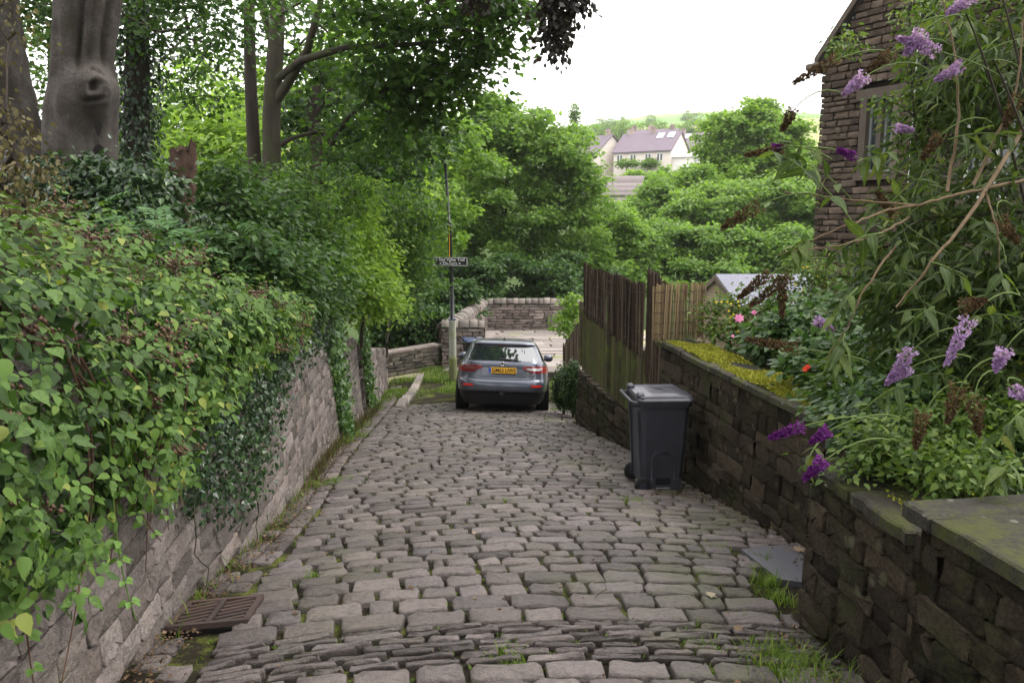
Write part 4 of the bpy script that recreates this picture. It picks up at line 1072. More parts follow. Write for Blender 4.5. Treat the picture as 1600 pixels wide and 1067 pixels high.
# ------------------------------------------------------------------ stone house on the right
M_house = stone_mat('house_gritstone', [(.05, .037, .028), (.082, .061, .047), (.12, .09, .07), (.068, .052, .042)], 3, (.08, .07, .05), .6, .8, 1, rough=.9, bstr=.8, spec=.2, speck=.3)
M_trim = stone_mat('dressed_stone', [(.085, .067, .053), (.115, .092, .075)], 3, rough=.85, bstr=.4)
M_frame = plain('grey_window_paint', (.22, .245, .245), .5, var=.1)
M_wframe = plain('white_window_paint', (.70, .70, .68), .45, var=.05)
m, t, out = newmat('window_glass'); principled(t, out, (.03, .035, .04), .04, 0, .8); M_glass = m
M_slate = stone_mat('roof_slate', [(.10, .09, .10), (.14, .13, .14)], 3, rough=.7, bstr=.4)
hA = np.array((5.22, 14.0)); hd2 = np.array((.48, -.877)); hn = np.array((-.877, -.48))       # along the gable, outward
hs = empty('stone_house', (hA[0], hA[1], -2.5), 'dark gritstone gable end of a house with grey-framed windows behind the buddleia', 'house')
def hp(s, z, o=0): return np.array((hA[0] + hd2[0] * s + hn[0] * o, hA[1] + hd2[1] * s + hn[1] * o, z))
EAVE = 4.22
def vz(s): return EAVE + 1.12 * max(0, s) if s < 3.6 else EAVE + 1.12 * 3.6 - 1.12 * (s - 3.6)
wins = [(.92, 1.40, 2.36, 3.50, M_frame), (.75, 1.5, -.35, .95, M_frame), (2.55, 3.35, 1.9, 3.5, M_wframe)]
rng = np.random.default_rng(91); its = []; z = -1.6
while z < 8:
    h = rng.uniform(.08, .13); s = -.0 - rng.uniform(0, .05)
    while s < 5.2:
        l = rng.uniform(.13, .36); a, b = max(s, 0), s + l; s += l
        if z + h > vz((a + b) / 2) + .02 or b - a < .06: continue
        segs = [(a, b)]
        for w0, w1, z0_, z1_, _ in wins:
            if z + h > z0_ - .14 and z < z1_ + .17:
                ns = []
                for p, q_ in segs:
                    if q_ <= w0 - .13 or p >= w1 + .13: ns.append((p, q_))
                    else:
                        if p < w0 - .13: ns.append((p, w0 - .13))
                        if q_ > w1 + .13: ns.append((w1 + .13, q_))
                segs = ns
        for p, q_ in segs:
            if q_ - p < .05: continue
            o = rng.uniform(.0, .018)
            nn = np.array((*hn, 0)); exx = -np.array((*hd2, 0)) * (q_ - p - .012); eyy = np.cross(nn, unit(exx)) * (h - .014)
            its.append((hp((p + q_) / 2, z + h / 2, o - .08), exx, eyy, nn * .10))
    z += h
def hkey(i):
    c = i[0]; px = 800 + F * c[0] / c[1]; py = 345 - F * (c[2] - CZ) / c[1]; return 0 if (px < 1440 and 0 < py < 500) else (1 if 0 < py < 600 and px < 1600 else 2)
place_blocks(hs, 'stone', its, FLAT, M_house, 300, hkey, 'stone_facing')
# core of the gable (with holes left by building around windows), return wall, roof
cm = MB()
def slab_(s0, s1, z0_, z1_): 
    P = [hp(s0, z0_, -.06), hp(s1, z0_, -.06), hp(s1, z1_, -.06), hp(s0, z1_, -.06)]; cm.prism(P, np.array((*(-hn), 0)) * .3)
zc_ = [-2.6, -.35, .95, 2.35, 3.62, 4.2]
slab_(0, 5.4, -2.6, -.35); slab_(0, .75, -.35, .95); slab_(1.5, 5.4, -.35, .95); slab_(0, 5.4, .95, 1.9); slab_(0, 2.55, 1.9, 2.36); slab_(0, .92, 2.36, 3.5); slab_(1.40, 2.55, 2.36, 3.5); slab_(3.35, 5.4, 1.9, 3.5); slab_(0, 5.4, 3.5, 4.2)
cm.prism([hp(0, 4.2, -.06), hp(5.4, 4.2, -.06), hp(5.4, vz(5.4), -.06), hp(3.6, vz(3.6), -.06)], np.array((*(-hn), 0)) * .3)
cm.prism([hp(0.02, -2.6, -.05), hp(0.02, 4.2, -.05), hp(.02, 4.2, -6), hp(.02, -2.6, -6)], np.array((*hd2, 0)) * .3)
shift(cm, hs).build('wall', M_mortar, hs)
rf = MB()
rf.prism([hp(-.12, EAVE - .02, .06), hp(3.6, vz(3.6) + .12, .06), hp(3.6, vz(3.6) + .12, -6.2), hp(-.12, EAVE - .02, -6.2)], (0, 0, .07))
ro = shift(rf, hs).build('roof', M_slate, hs)
vg = MB(); P0, P1 = hp(-.10, EAVE - .06, .07), hp(3.6, vz(3.6) + .06, .07)
vg.prism([P0, P1, P1 + (0, 0, .13), P0 + (0, 0, .13)], np.array((*hn, 0)) * .05); vgo = shift(vg, hs).build('verge', M_trim, ro)
vgo.parent = ro
kn = MB(); kn.box(hp(-.10, EAVE - .06, .03), (.30, .26, .10), math.atan2(hd2[1], hd2[0]), .015); shift(kn, hs).build('kneeler_stone', M_trim, hs)
gt = MB(); gt.tube([hp(-.17, EAVE - .1, .05), hp(-.17, EAVE - .1, -5)], .055, 8); shift(gt, hs).build('gutter', M_blk, hs)
for w0, w1, z0_, z1_, fm in wins:
    wn = empty('window', hp((w0 + w1) / 2, z0_) - rel(hs), parent=hs); wn.empty_display_size = .1
    def wb(name, s0, s1, a, b, o0, o1, mat):
        q = MB(); q.prism([hp(s0, a, o0), hp(s1, a, o0), hp(s1, b, o0), hp(s0, b, o0)], np.array((*hn, 0)) * (o1 - o0)); L = rel(hs) + np.array(wn.location); q.V = [v - L for v in q.V]; return q.build(name, mat, wn)
    wb('jamb', w0 - .12, w0, z0_, z1_, -.15, .035, M_trim); wb('jamb', w1, w1 + .12, z0_, z1_, -.15, .035, M_trim)
    wb('lintel', w0 - .2, w1 + .2, z1_, z1_ + .16, -.15, .038, M_trim); wb('sill', w0 - .16, w1 + .16, z0_ - .12, z0_, -.15, .07, M_trim)
    mid = (w0 + w1) / 2
    wb('mullion', mid - .035, mid + .035, z0_, z1_, -.12, .025, M_trim)
    for a, b in ((w0, mid - .035), (mid + .035, w1)):
        for x0, x1, y0, y1 in ((a, a + .04, z0_, z1_), (b - .04, b, z0_, z1_), (a + .04, b - .04, z0_, z0_ + .05), (a + .04, b - .04, z1_ - .05, z1_)): wb('frame', x0, x1, y0, y1, -.12, -.06, fm)
        wb('pane', a + .04, b - .04, z0_ + .05, z1_ - .05, -.11, -.10, M_glass)
dp = MB(); dp.tube([hp(1.86, 6.5, .07), hp(1.86, -1.5, .07)], .05, 8); shift(dp, hs).build('drainpipe', M_blk, hs, True)
dw = MB(); dw.tube([hp(1.76, 6.5, .06), hp(1.77, 3.2, .07), hp(1.76, 1.0, .06)], .012, 5); shift(dw, hs).build('cable', M_wframe, hs)

# ------------------------------------------------------------------ garden shed
M_felt = stone_mat('grey_roof_felt', [(.15, .155, .20), (.19, .195, .24)], 2, rough=.6, bstr=.2, spec=.4, piecevar=.1)
M_shed = stone_mat('shed_boards', [(.20, .15, .10), (.27, .21, .15)], 3, rough=.85, bstr=.3)
sh0 = at(1122, 430, 20.0); shx = unit(np.array((1, -.02, 0))); shy = np.array((.25, -1, 0)); shy = unit(shy)
se = empty('garden_shed', (sh0[0], sh0[1], -2.4), 'small timber garden shed with a plain grey felt roof beyond the flower bed', 'shed')
ridge = sh0; wdt = 1.05; L_ = 2.4; dz = .60
def spnt(a, b, c): return np.array((ridge[0], ridge[1], 0)) + shx * a + shy * b + np.array((0, 0, ridge[2] - c))
q = MB(); q.prism([spnt(-.06, 0, 0), spnt(L_, 0, 0), spnt(L_, wdt + .1, dz + .06), spnt(-.06, wdt + .1, dz + .06)], (0, 0, .03)); shift(q, se).build('roof', M_felt, se)
q = MB(); q.prism([spnt(-.06, 0, 0), spnt(-.06, -wdt - .1, dz + .06), spnt(L_, -wdt - .1, dz + .06), spnt(L_, 0, 0)], (0, 0, .03)); shift(q, se).build('roof', M_felt, se)
q = MB()
for sg_ in (-1, 1): q.prism([spnt(-.09, 0, .0), spnt(-.09, sg_ * (wdt + .1), dz + .06), spnt(-.09, sg_ * (wdt + .1), dz + .17), spnt(-.09, 0, .13)][::sg_], shx * .03)
shift(q, se).build('bargeboard', M_trim, se)
nb = 14
for k in range(nb):
    za = .12 + k * .16
    hw = wdt if za > dz else wdt * za / dz
    q = MB(); q.prism([spnt(0, -hw, za + .155), spnt(0, hw, za + .155), spnt(0, hw, za), spnt(0, -hw, za)], -shx * .02); shift(q, se).build('board', M_shed, se)
    if za > dz: q = MB(); q.prism([spnt(0, wdt, za + .155), spnt(L_ - .1, wdt, za + .155), spnt(L_ - .1, wdt, za), spnt(0, wdt, za)], shy * .02); shift(q, se).build('board', M_shed, se)

# ------------------------------------------------------------------ houses across the valley
M_render = stone_mat('pale_stone_house', [(.56, .50, .45), (.64, .58, .52), (.60, .54, .49)], .6, rough=.9, bstr=.1, piecevar=.05, speck=.1)
M_rend2 = stone_mat('white_render', [(.66, .62, .60), (.72, .69, .66)], .6, rough=.9, bstr=.1, piecevar=.05, speck=.06)
M_purple = stone_mat('purple_tile', [(.15, .12, .145), (.19, .155, .18)], .8, rough=.8, bstr=.2, piecevar=.1)
M_chim = stone_mat('chimney_brick', [(.24, .19, .165), (.32, .265, .235)], 1, rough=.9, bstr=.2)
M_sky = plain('skylight_glass', (.55, .6, .65), .15, 0, .6)
M_dwin = plain('dark_pane', (.05, .05, .055), .1, 0, .6)
def far_house(label, loc, rz, L, W, eave, pitch, wall, roofm, wins=(), sky=(), chims=(), gwin=()):
    """local x along the ridge, -y faces the viewer"""
    e = empty('house', loc, label, 'house', 'houses across the valley'); e.rotation_euler = (0, 0, rz)
    rh = W / 2 * math.tan(pitch)
    q = MB(); q.prism([(0, -W / 2, -4), (0, W / 2, -4), (0, W / 2, eave), (0, 0, eave + rh), (0, -W / 2, eave)], (L, 0, 0)); q.build('wall', wall, e)
    o = .25
    q = MB(); n = math.tan(pitch)
    q.prism([(-o, -W / 2 - .3, eave - .3 * n + .05), (L + o, -W / 2 - .3, eave - .3 * n + .05), (L + o, 0, eave + rh + .05), (-o, 0, eave + rh + .05)], (0, 0, .18))
    q.prism([(-o, 0, eave + rh + .05), (L + o, 0, eave + rh + .05), (L + o, W / 2 + .3, eave - .3 * n + .05), (-o, W / 2 + .3, eave - .3 * n + .05)], (0, 0, .18))
    r = q.build('roof', roofm, e)
    for x, u in sky:
        y = -W / 2 * (1 - u); z = eave + rh * u + .26
        q = MB(); q.prism([(x, y, z), (x + 1.0, y, z), (x + 1.0, y + 1.1, z + 1.1 * n), (x, y + 1.1, z + 1.1 * n)], (0, -.05, .06)); q.build('skylight', M_sky, r)
    for x in chims:
        q = MB(); q.box((x, 0, eave + rh + .3), (.75, .5, 1.0)); q.box((x, 0, eave + rh + .82), (.85, .6, .12))
        for d in (-.22, .22): q.lathe([(.10, 0), (.11, .3)], 8, (x + d * .8, 0, eave + rh + .86))
        q.build('chimney', M_chim, r)
    for x, z, w, h in wins:
        q = MB(); q.box((x, -W / 2 - .03, z), (w, .08, h)); wo_ = q.build('window', M_wframe, e)
        for k in range(2): q = MB(); q.box((x - w / 4 + k * w / 2, -W / 2 - .075, z), (w / 2 - .12, .02, h - .16)); q.build('pane', M_dwin, wo_)
    for y, z, w, h in gwin:
        for X in (-.03, L + .03):
            q = MB(); q.box((X, y, z), (.08, w, h)); wo_ = q.build('window', M_wframe, e)
            q = MB(); q.box((X * 1.0 + (-.05 if X < 0 else .05), y, z), (.02, w - .16, h - .16)); q.build('pane', M_dwin, wo_)
    return e
Yh = 122.0
def wpt(px, py, Y): return at(px, py, Y)
e1 = wpt(966, 240, Yh)
far_house('long pale house with a purple-grey tiled roof and two skylights across the valley', (e1[0] + 1.2, Yh + 2, e1[2] - 5), math.radians(-32), 8.8, 7.6, 5.0, math.radians(36), M_render, M_purple, wins=((1.0, 4.1, .9, 1.1), (3.1, 4.1, .9, 1.1), (5.4, 4.1, .9, 1.1), (7.2, 4.1, .9, 1.1)), sky=((5.6, .62), (7.2, .62)), chims=(1.0, 4.6))
e2 = wpt(930, 240, Yh)
far_house('pale gabled house with a dark drainpipe end, beside the long house across the valley', (e2[0] - 2.6, Yh + 8, e2[2] - 5.4), math.radians(-52), 8.5, 7.4, 5.0, math.radians(40), M_render, M_purple, wins=((2, 4, .9, 1.1), (6, 4, .9, 1.1)), chims=(7.6,), gwin=((1.2, 4.2, .8, 1.1), (-1.2, 1.6, .8, 1.1)))
e3 = wpt(1062, 236, Yh + 14)
far_house('white rendered house with a skylight furthest along the row across the valley', (e3[0] - 1.0, Yh + 16, e3[2] - 4.9), math.radians(-32), 8, 7, 5.0, math.radians(36), M_rend2, M_purple, wins=((1.5, 4, .9, 1.1), (4, 4, .9, 1.1)), sky=((2.6, .6),), chims=(2.0, 6.5))
e4 = wpt(1046, 246, Yh - 6)
far_house('low white annexe in front of the row of houses across the valley', (e4[0] - .3, Yh - 2, e4[2] - 3.9), math.radians(-28), 7.5, 5, 3.9, math.radians(12), M_rend2, M_rend2)
e5 = wpt(985, 226, Yh + 30)
far_house('pale house with chimneys peeping above the row across the valley', (e5[0], Yh + 32, e5[2] - 4.6), math.radians(-20), 9, 7, 4.6, math.radians(36), M_render, M_purple, chims=(1.0, 4.0, 8))
# slated roof down among the trees
M_rib = stone_mat('brown_slate', [(.12, .10, .10), (.17, .145, .14)], 1.5, rough=.8, bstr=.4)
e6 = wpt(926, 306, 72)
ml = empty('mill_building', (e6[0] - 1, 73, e6[2] - 6), 'grey-brown slated building half hidden among the valley trees', 'building'); ml.rotation_euler = (0, 0, math.radians(-12))
q = MB(); q.box((2.6, 3, 2.5), (5.0, 6, 7)); q.build('wall', M_render, ml)
for k in range(8):
    q = MB(); za = 6.0 + k * .22; ya = -.3 + k * .33; q.prism([(-.3, ya, za), (5.5, ya, za), (5.5, ya + .36, za + .24), (-.3, ya + .36, za + .24)], (0, -.03, .07)); q.build('slate_course', M_rib, ml)
# ------------------------------------------------------------------ foliage materials
L_syc = leaf_mat('sycamore_leaf', [(0, (.06, .115, .022)), (.5, (.12, .21, .040)), (1, (.195, .29, .065))], .48)
L_lime = leaf_mat('lime_leaf', [(0, (.075, .14, .024)), (.5, (.145, .245, .042)), (1, (.23, .33, .065))], .5)  # yellow-green leaf, backlit brightness included in the colour
L_dark = leaf_mat('shade_toned_leaf', [(0, (.016, .038, .011)), (.5, (.038, .082, .02)), (1, (.08, .15, .032))], .35)  # dark green with under-canopy shade put into the colour
L_beech = leaf_mat('beech_leaf', [(0, (.018, .038, .010)), (.5, (.042, .088, .018)), (1, (.09, .165, .03))], .5)
L_copper = leaf_mat('copper_leaf', [(0, (.012, .010, .008)), (.5, (.028, .021, .016)), (1, (.05, .045, .024))], .25)
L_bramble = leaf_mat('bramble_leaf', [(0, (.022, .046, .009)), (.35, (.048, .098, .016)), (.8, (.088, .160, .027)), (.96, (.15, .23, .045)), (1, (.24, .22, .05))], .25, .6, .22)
L_brambig = leaf_mat('veined_bramble_leaf', [(0, (.022, .046, .009)), (.35, (.048, .098, .016)), (.8, (.088, .160, .027)), (.96, (.15, .23, .045)), (1, (.24, .22, .05))], .25, .55, .28, veins=42)
L_ivy = leaf_mat('ivy_leaf', [(0, (.008, .020, .008)), (.5, (.022, .052, .018)), (1, (.06, .11, .03))], .12, .35, .5)
L_ivyb = leaf_mat('bright_ivy_leaf', [(0, (.02, .05, .012)), (.5, (.05, .12, .022)), (1, (.13, .22, .04))], .25, .38, .5)  # brighter, yellower green than the other ivy
L_bud = leaf_mat('buddleia_leaf', [(0, (.018, .032, .008)), (.5, (.042, .070, .016)), (.85, (.082, .115, .026)), (1, (.17, .17, .035))], .35, .6, .2)
L_budbig = leaf_mat('veined_buddleia_leaf', [(0, (.018, .032, .008)), (.5, (.042, .070, .016)), (.85, (.082, .115, .026)), (1, (.17, .17, .035))], .35, .6, .2, veins=70)
L_gard = leaf_mat('garden_leaf', [(0, (.020, .045, .014)), (.5, (.045, .095, .025)), (1, (.09, .16, .04))], .3, .45, .35)
L_fresh = leaf_mat('fresh_shrub_leaf', [(0, (.035, .065, .012)), (.5, (.078, .135, .024)), (1, (.16, .215, .042))], .35, .5, .25)
L_dry = leaf_mat('dry_leaf', [(0, (.035, .029, .014)), (.5, (.085, .07, .034)), (1, (.16, .14, .07))], .25, .7, .15)
L_grass = leaf_mat('grass_blade', [(0, (.05, .085, .012)), (.5, (.10, .17, .02)), (1, (.20, .26, .05))], .3, .6, .2)
L_moss = leaf_mat('moss_cushion', [(0, (.13, .14, .016)), (.5, (.235, .24, .03)), (1, (.36, .355, .07))], .1, .9, .1)
L_lilac = leaf_mat('lilac_floret', [(0, (.22, .11, .32)), (.5, (.38, .23, .50)), (1, (.55, .40, .66))], .3, .6, .2, 1.0)
L_plum = leaf_mat('plum_floret', [(0, (.06, .006, .09)), (.5, (.12, .015, .16)), (1, (.2, .04, .25))], .2, .6, .2, 1.0)
L_spent = leaf_mat('spent_floret', [(0, (.035, .02, .012)), (.5, (.08, .05, .028)), (1, (.15, .10, .05))], .1, .9, .1)
L_pink = leaf_mat('pink_petal', [(0, (.55, .14, .33)), (1, (.75, .30, .5))], .3, .6, .2, 1.0)
L_yel = leaf_mat('yellow_petal', [(0, (.50, .36, .02)), (1, (.75, .58, .06))], .3, .6, .2, 1.0)
L_redf = leaf_mat('red_petal', [(0, (.55, .03, .02)), (1, (.75, .08, .03))], .2, .6, .2, 1.0)
L_litter = leaf_mat('leaf_litter', [(0, (.05, .03, .018)), (.5, (.13, .085, .05)), (.85, (.24, .17, .11)), (1, (.34, .29, .20))], .1, .8, .15)
m, t, out = newmat('beech_bark')
pos = nd(t, 'ShaderNodeNewGeometry').outputs['Position']
mp = nd(t, 'ShaderNodeMapping'); mp.inputs['Scale'].default_value = (1.2, 1.2, 9); t.links.new(pos, mp.inputs[0])
mp2 = nd(t, 'ShaderNodeMapping'); mp2.inputs['Scale'].default_value = (3, 3, .5); t.links.new(pos, mp2.inputs[0])
nl_ = noise(t, mp.outputs[0], 1.6, 6, .7, .8); nb_ = noise(t, pos, 2.4, 6, .65); ns_ = noise(t, mp2.outputs[0], 2.0, 5, .65); nf_ = noise(t, pos, 45, 4, .7)
c = ramp(t, nb_, [(.3, (.022, .018, .015)), (.48, (.05, .042, .037)), (.62, (.085, .074, .068)), (.75, (.125, .112, .105))])
c = mixc(t, maprange(t, ns_, .50, .68, 0, .75), c, (.03, .026, .017))
c = mixc(t, maprange(t, nl_, .60, .68, 0, .7), c, (.025, .02, .017))
c = mixc(t, 1.0, c, maprange(t, nf_, .3, .7, .7, 1.3), 'MULTIPLY')
principled(t, out, c, .85, 0, .2, bump=math_(t, 'ADD', math_(t, 'MULTIPLY', nl_, -.6), math_(t, 'MULTIPLY', nf_, .5)), bstr=.6, bdist=.02); B_beech = m
B_dark = bark_mat('dark_bark', (.022, .017, .013), (.055, .043, .034), 9, .8, .2)
B_mid = bark_mat('grey_bark', (.03, .025, .02), (.065, .053, .042), 8, .6, .25, (.05, .055, .025))
B_cane = bark_mat('bramble_cane', (.07, .03, .022), (.12, .07, .04), 20, .2, .5)
B_green = bark_mat('green_stem', (.07, .11, .03), (.12, .16, .05), 20, .2, .5)
B_bud = bark_mat('buddleia_cane', (.10, .07, .042), (.19, .135, .08), 18, .3, .4)
B_rot = bark_mat('rotting_wood', (.03, .019, .014), (.10, .06, .042), 14, 1.0, .12)

def E(px, py, Y, rx, ry, n, dep=None):
    return at(px, py, Y), np.array((rx, dep or rx * .8, ry)) * Y / F, n
def gz_(p): return float(terrain(np.array(p[0]), np.array(p[1])))
def base_at(px, Y):
    p = at(px, 345, Y); p[2] = gz_(p) - .3; return p
def bbase(px, Y):
    p = at(px, 345, Y); p[2] = float(bank_z(p[0], p[1])) - .15; return p
DIA, TUF = T_diamond(.40), T_tuft(.46)

# ------------------------------------------------------------------ trees beyond the bridge
GV = 'trees in the valley'
def vtree(label, px, Y, path, r0, ells, nl, size, mat, seed, **k):
    b = base_at(px, Y); tp = [b] + [at(*p, Y) for p in path]; tr_ = [r0 * (1 - .75 * i / (len(tp) - 1)) for i in range(len(tp))]
    kw = dict(r=.46, flat=.5, group=GV, first=.3, step=1.0, rtip=.012, clump=(5, .8, .45), tint=(.5, .16), droop=.35, shell=.35, ctint=.05); kw.update(k)
    return tree('broadleaf_tree', label, 'tree', tp, tr_, ells, nl, size, DIA, mat, B_dark, seed, **kw)
vtree('tall spreading green tree rising behind the terrace parapet', 778, 44, [(780, 430), (788, 330), (800, 210)], .30,
      [E(815, 300, 44, 115, 120, 67), E(785, 195, 44, 42, 52, 17), E(880, 340, 44, 58, 100, 35), E(735, 390, 44, 70, 80, 27), E(832, 240, 44, 74, 55, 24)], 62, 0.241, L_syc, 101)
vtree('loose light-green tree with bare dark limbs behind the lamp post', 700, 36, [(672, 470), (660, 380), (650, 300)], .22,
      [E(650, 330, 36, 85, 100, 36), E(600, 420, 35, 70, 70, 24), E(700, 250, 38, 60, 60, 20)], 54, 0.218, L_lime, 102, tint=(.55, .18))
vtree('dark leafy bush rising over the low wall beyond the ivy', 650, 29, [(650, 530)], .1,
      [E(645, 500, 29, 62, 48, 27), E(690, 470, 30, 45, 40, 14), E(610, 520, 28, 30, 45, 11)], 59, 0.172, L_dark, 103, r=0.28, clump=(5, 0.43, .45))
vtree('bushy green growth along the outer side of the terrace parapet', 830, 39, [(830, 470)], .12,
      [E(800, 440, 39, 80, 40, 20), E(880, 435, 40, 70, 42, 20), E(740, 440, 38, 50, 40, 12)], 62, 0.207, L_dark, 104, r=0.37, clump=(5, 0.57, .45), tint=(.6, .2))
vtree('large round-headed tree with bright yellow-green top beside the stone house', 1175, 72, [(1172, 330), (1176, 250)], .35,
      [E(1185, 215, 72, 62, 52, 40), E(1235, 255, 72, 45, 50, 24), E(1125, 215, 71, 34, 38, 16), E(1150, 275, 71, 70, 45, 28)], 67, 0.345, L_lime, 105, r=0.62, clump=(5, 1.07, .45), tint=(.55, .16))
vtree('yellowish tree just below the row of far houses', 1020, 64, [(1022, 360), (1025, 310)], .25,
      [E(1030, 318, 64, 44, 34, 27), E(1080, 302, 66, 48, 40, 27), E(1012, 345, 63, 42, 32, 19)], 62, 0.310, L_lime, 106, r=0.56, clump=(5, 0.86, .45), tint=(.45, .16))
vtree('rounded mid-green tree filling the valley below the bright tree', 1140, 57, [(1142, 400), (1150, 350)], .3,
      [E(1120, 320, 57, 62, 40, 28), E(1190, 325, 57, 66, 46, 32), E(1245, 330, 56, 50, 50, 20), E(1085, 355, 56, 50, 40, 20)], 67, 0.276, L_syc, 107, r=0.53, clump=(5, 0.78, .45), tint=(.55, .16))
vtree('low clump of dark green tree crowns behind the bamboo screen', 1060, 49, [(1060, 440), (1060, 400)], .25,
      [E(1040, 385, 49, 62, 34, 27), E(1110, 395, 48, 60, 36, 27), E(990, 395, 47, 45, 45, 22), E(1180, 400, 48, 62, 38, 25), E(1245, 400, 47, 50, 40, 17), E(1070, 430, 46, 100, 26, 19)], 64, 0.241, L_syc, 108, r=0.46, clump=(5, 0.68, .45), tint=(.45, .16))
vtree('slim tree with pale new leaves standing just right of the tallest valley tree', 965, 47, [(965, 450), (968, 400)], .15,
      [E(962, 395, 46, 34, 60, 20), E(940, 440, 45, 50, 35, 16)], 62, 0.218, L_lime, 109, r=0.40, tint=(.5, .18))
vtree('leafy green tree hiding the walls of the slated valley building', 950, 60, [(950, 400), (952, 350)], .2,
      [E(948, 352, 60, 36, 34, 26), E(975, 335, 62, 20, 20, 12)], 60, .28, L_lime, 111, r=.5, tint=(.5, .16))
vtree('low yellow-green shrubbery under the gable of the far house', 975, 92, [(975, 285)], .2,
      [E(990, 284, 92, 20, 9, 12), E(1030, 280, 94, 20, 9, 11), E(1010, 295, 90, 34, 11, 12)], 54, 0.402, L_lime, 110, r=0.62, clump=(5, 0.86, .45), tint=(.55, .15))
def byl(a): return [o_ for o_ in bpy.data.objects if o_.get('label', '').startswith(a)][0]
for a_, dx, dy, rz_, lb in (('large round-headed', 17, 6, 1.2, 'round-headed valley tree hidden behind the stone house'), ('rounded mid-green', 15, 5, .8, 'mid-green valley tree hidden lower behind the stone house'), ('low clump', 17, 3, .4, 'low valley tree clump hidden behind the shed and house'), ('large round-headed', 32, 12, 2.2, 'further round-headed valley tree beyond the house'), ('tall spreading', -24, 8, .7, 'tall valley tree standing behind the woodland bank'), ('rounded mid-green', -20, 0, 2.0, 'mid-green valley tree standing behind the woodland bank')):
    s_ = byl(a_); copy_tree(s_, s_.location + Vector((dx, dy, 0)), rz_, (1, 1, 1), lb)
# distant trees: one prototype, copied
pr = tree('distant_tree', 'small dark round tree at the end of the hill field', 'tree', [(0, 0, 0), (0, 0, 3), (0, 0, 6)], [.3, .2, .1], [((0, 0, 5.5), (3, 3, 3.2), 40), ((1.2, .5, 3.8), (2.6, 2.6, 2), 20)], 40, .55, DIA, L_syc, B_dark, 120, r=1.2, group='distant trees on the far hillside', step=1.2)
far = [(938, 197, 520, 1.0, 1.0, 'dark round tree standing first along the hill skyline'), (952, 196, 500, 1.4, .9, 'broad dark tree in the clump on the hill skyline'), (962, 197, 490, .9, .7, 'small tree at the edge of the clump on the hill skyline'),
       (973, 194, 480, .6, 1.1, 'thin upright tree alone on the hill skyline'), (1017, 188, 620, .7, .8, 'tiny lone tree in the middle of the green hill field'), (1074, 181, 650, .8, .7, 'small tree near the top corner of the green hill field'), (1086, 190, 560, 1.3, 1.2, 'larger dark tree at the lower corner of the hill field'),
       (930, 207, 320, 1.2, 1.0, 'tree in the belt behind the gabled house'), (950, 210, 300, 1.4, 1.1, 'wide tree in the belt above the gabled house roof'), (974, 205, 310, 1.3, 1.4, 'tall tree in the belt between the two chimneys'), (990, 207, 300, 1.2, 1.2, 'pointed tree in the belt above the long roof'), (1012, 206, 310, 1.5, 1.2, 'broad tree in the belt over the long roof ridge'),
       (1032, 206, 300, 1.3, 1.3, 'round tree in the belt behind the skylights'), (1050, 209, 280, 1.1, 1.2, 'tree in the belt behind the white house roof'), (1068, 207, 300, 1.4, 1.1, 'tree in the belt just past the white house'), (1088, 205, 300, 1.5, 1.4, 'last tree of the belt beside the bright round tree'), (910, 212, 290, 1.6, 1.2, 'tree in the belt next to the poplar'),
       (1258, 196, 600, 2.2, 1.0, 'dark trees glimpsed between the bright tree and the stone house')]
for i, (px, py, Y, sx, sz, lb) in enumerate(far):
    p = at(px, py, Y); s = Y / 300.0; loc = (p[0], Y, p[2] - 5.2 * sz * s * .8)
    if i == 0: pr.location = loc; pr.scale = (sx * s * .8, sx * s * .8, sz * s * .8); pr['label'] = lb
    else: copy_tree(pr, loc, i * 1.7, (sx * s * .8, sx * s * .8, sz * s * .8), lb)
pp = at(897, 225, 150)
tree('poplar_tree', 'slender poplar standing up behind the trees beside the far houses', 'tree', [(pp[0], 150, pp[2] - 6), (pp[0], 150, pp[2]), (pp[0], 150, pp[2] + 6)], [.3, .2, .05], [E(897, 195, 150, 6, 26, 40), E(899, 180, 150, 3, 20, 16)], 24, .4, DIA, L_syc, B_dark, 130, r=.6, flat=1.2, group=GV, step=1.0)
for px, lb in ((979, 'rounded clipped hedge in front of the long far house'), (1016, 'smaller clipped hedge beside the low white annexe')):
    p = at(px, 262, 117); tag(tree('hedge', lb, 'hedge', [p - (0, 0, 1.5), p], [.1, .05], [E(px, 255, 117, 15 if px < 1000 else 9, 6, 30)], 30, .3, DIA, L_syc, B_dark, 131 + px, r=.5, group='hedges by the far houses', crown='foliage', tname='stem'))

# ------------------------------------------------------------------ woodland on the left bank
GW = 'woodland trees on the bank'
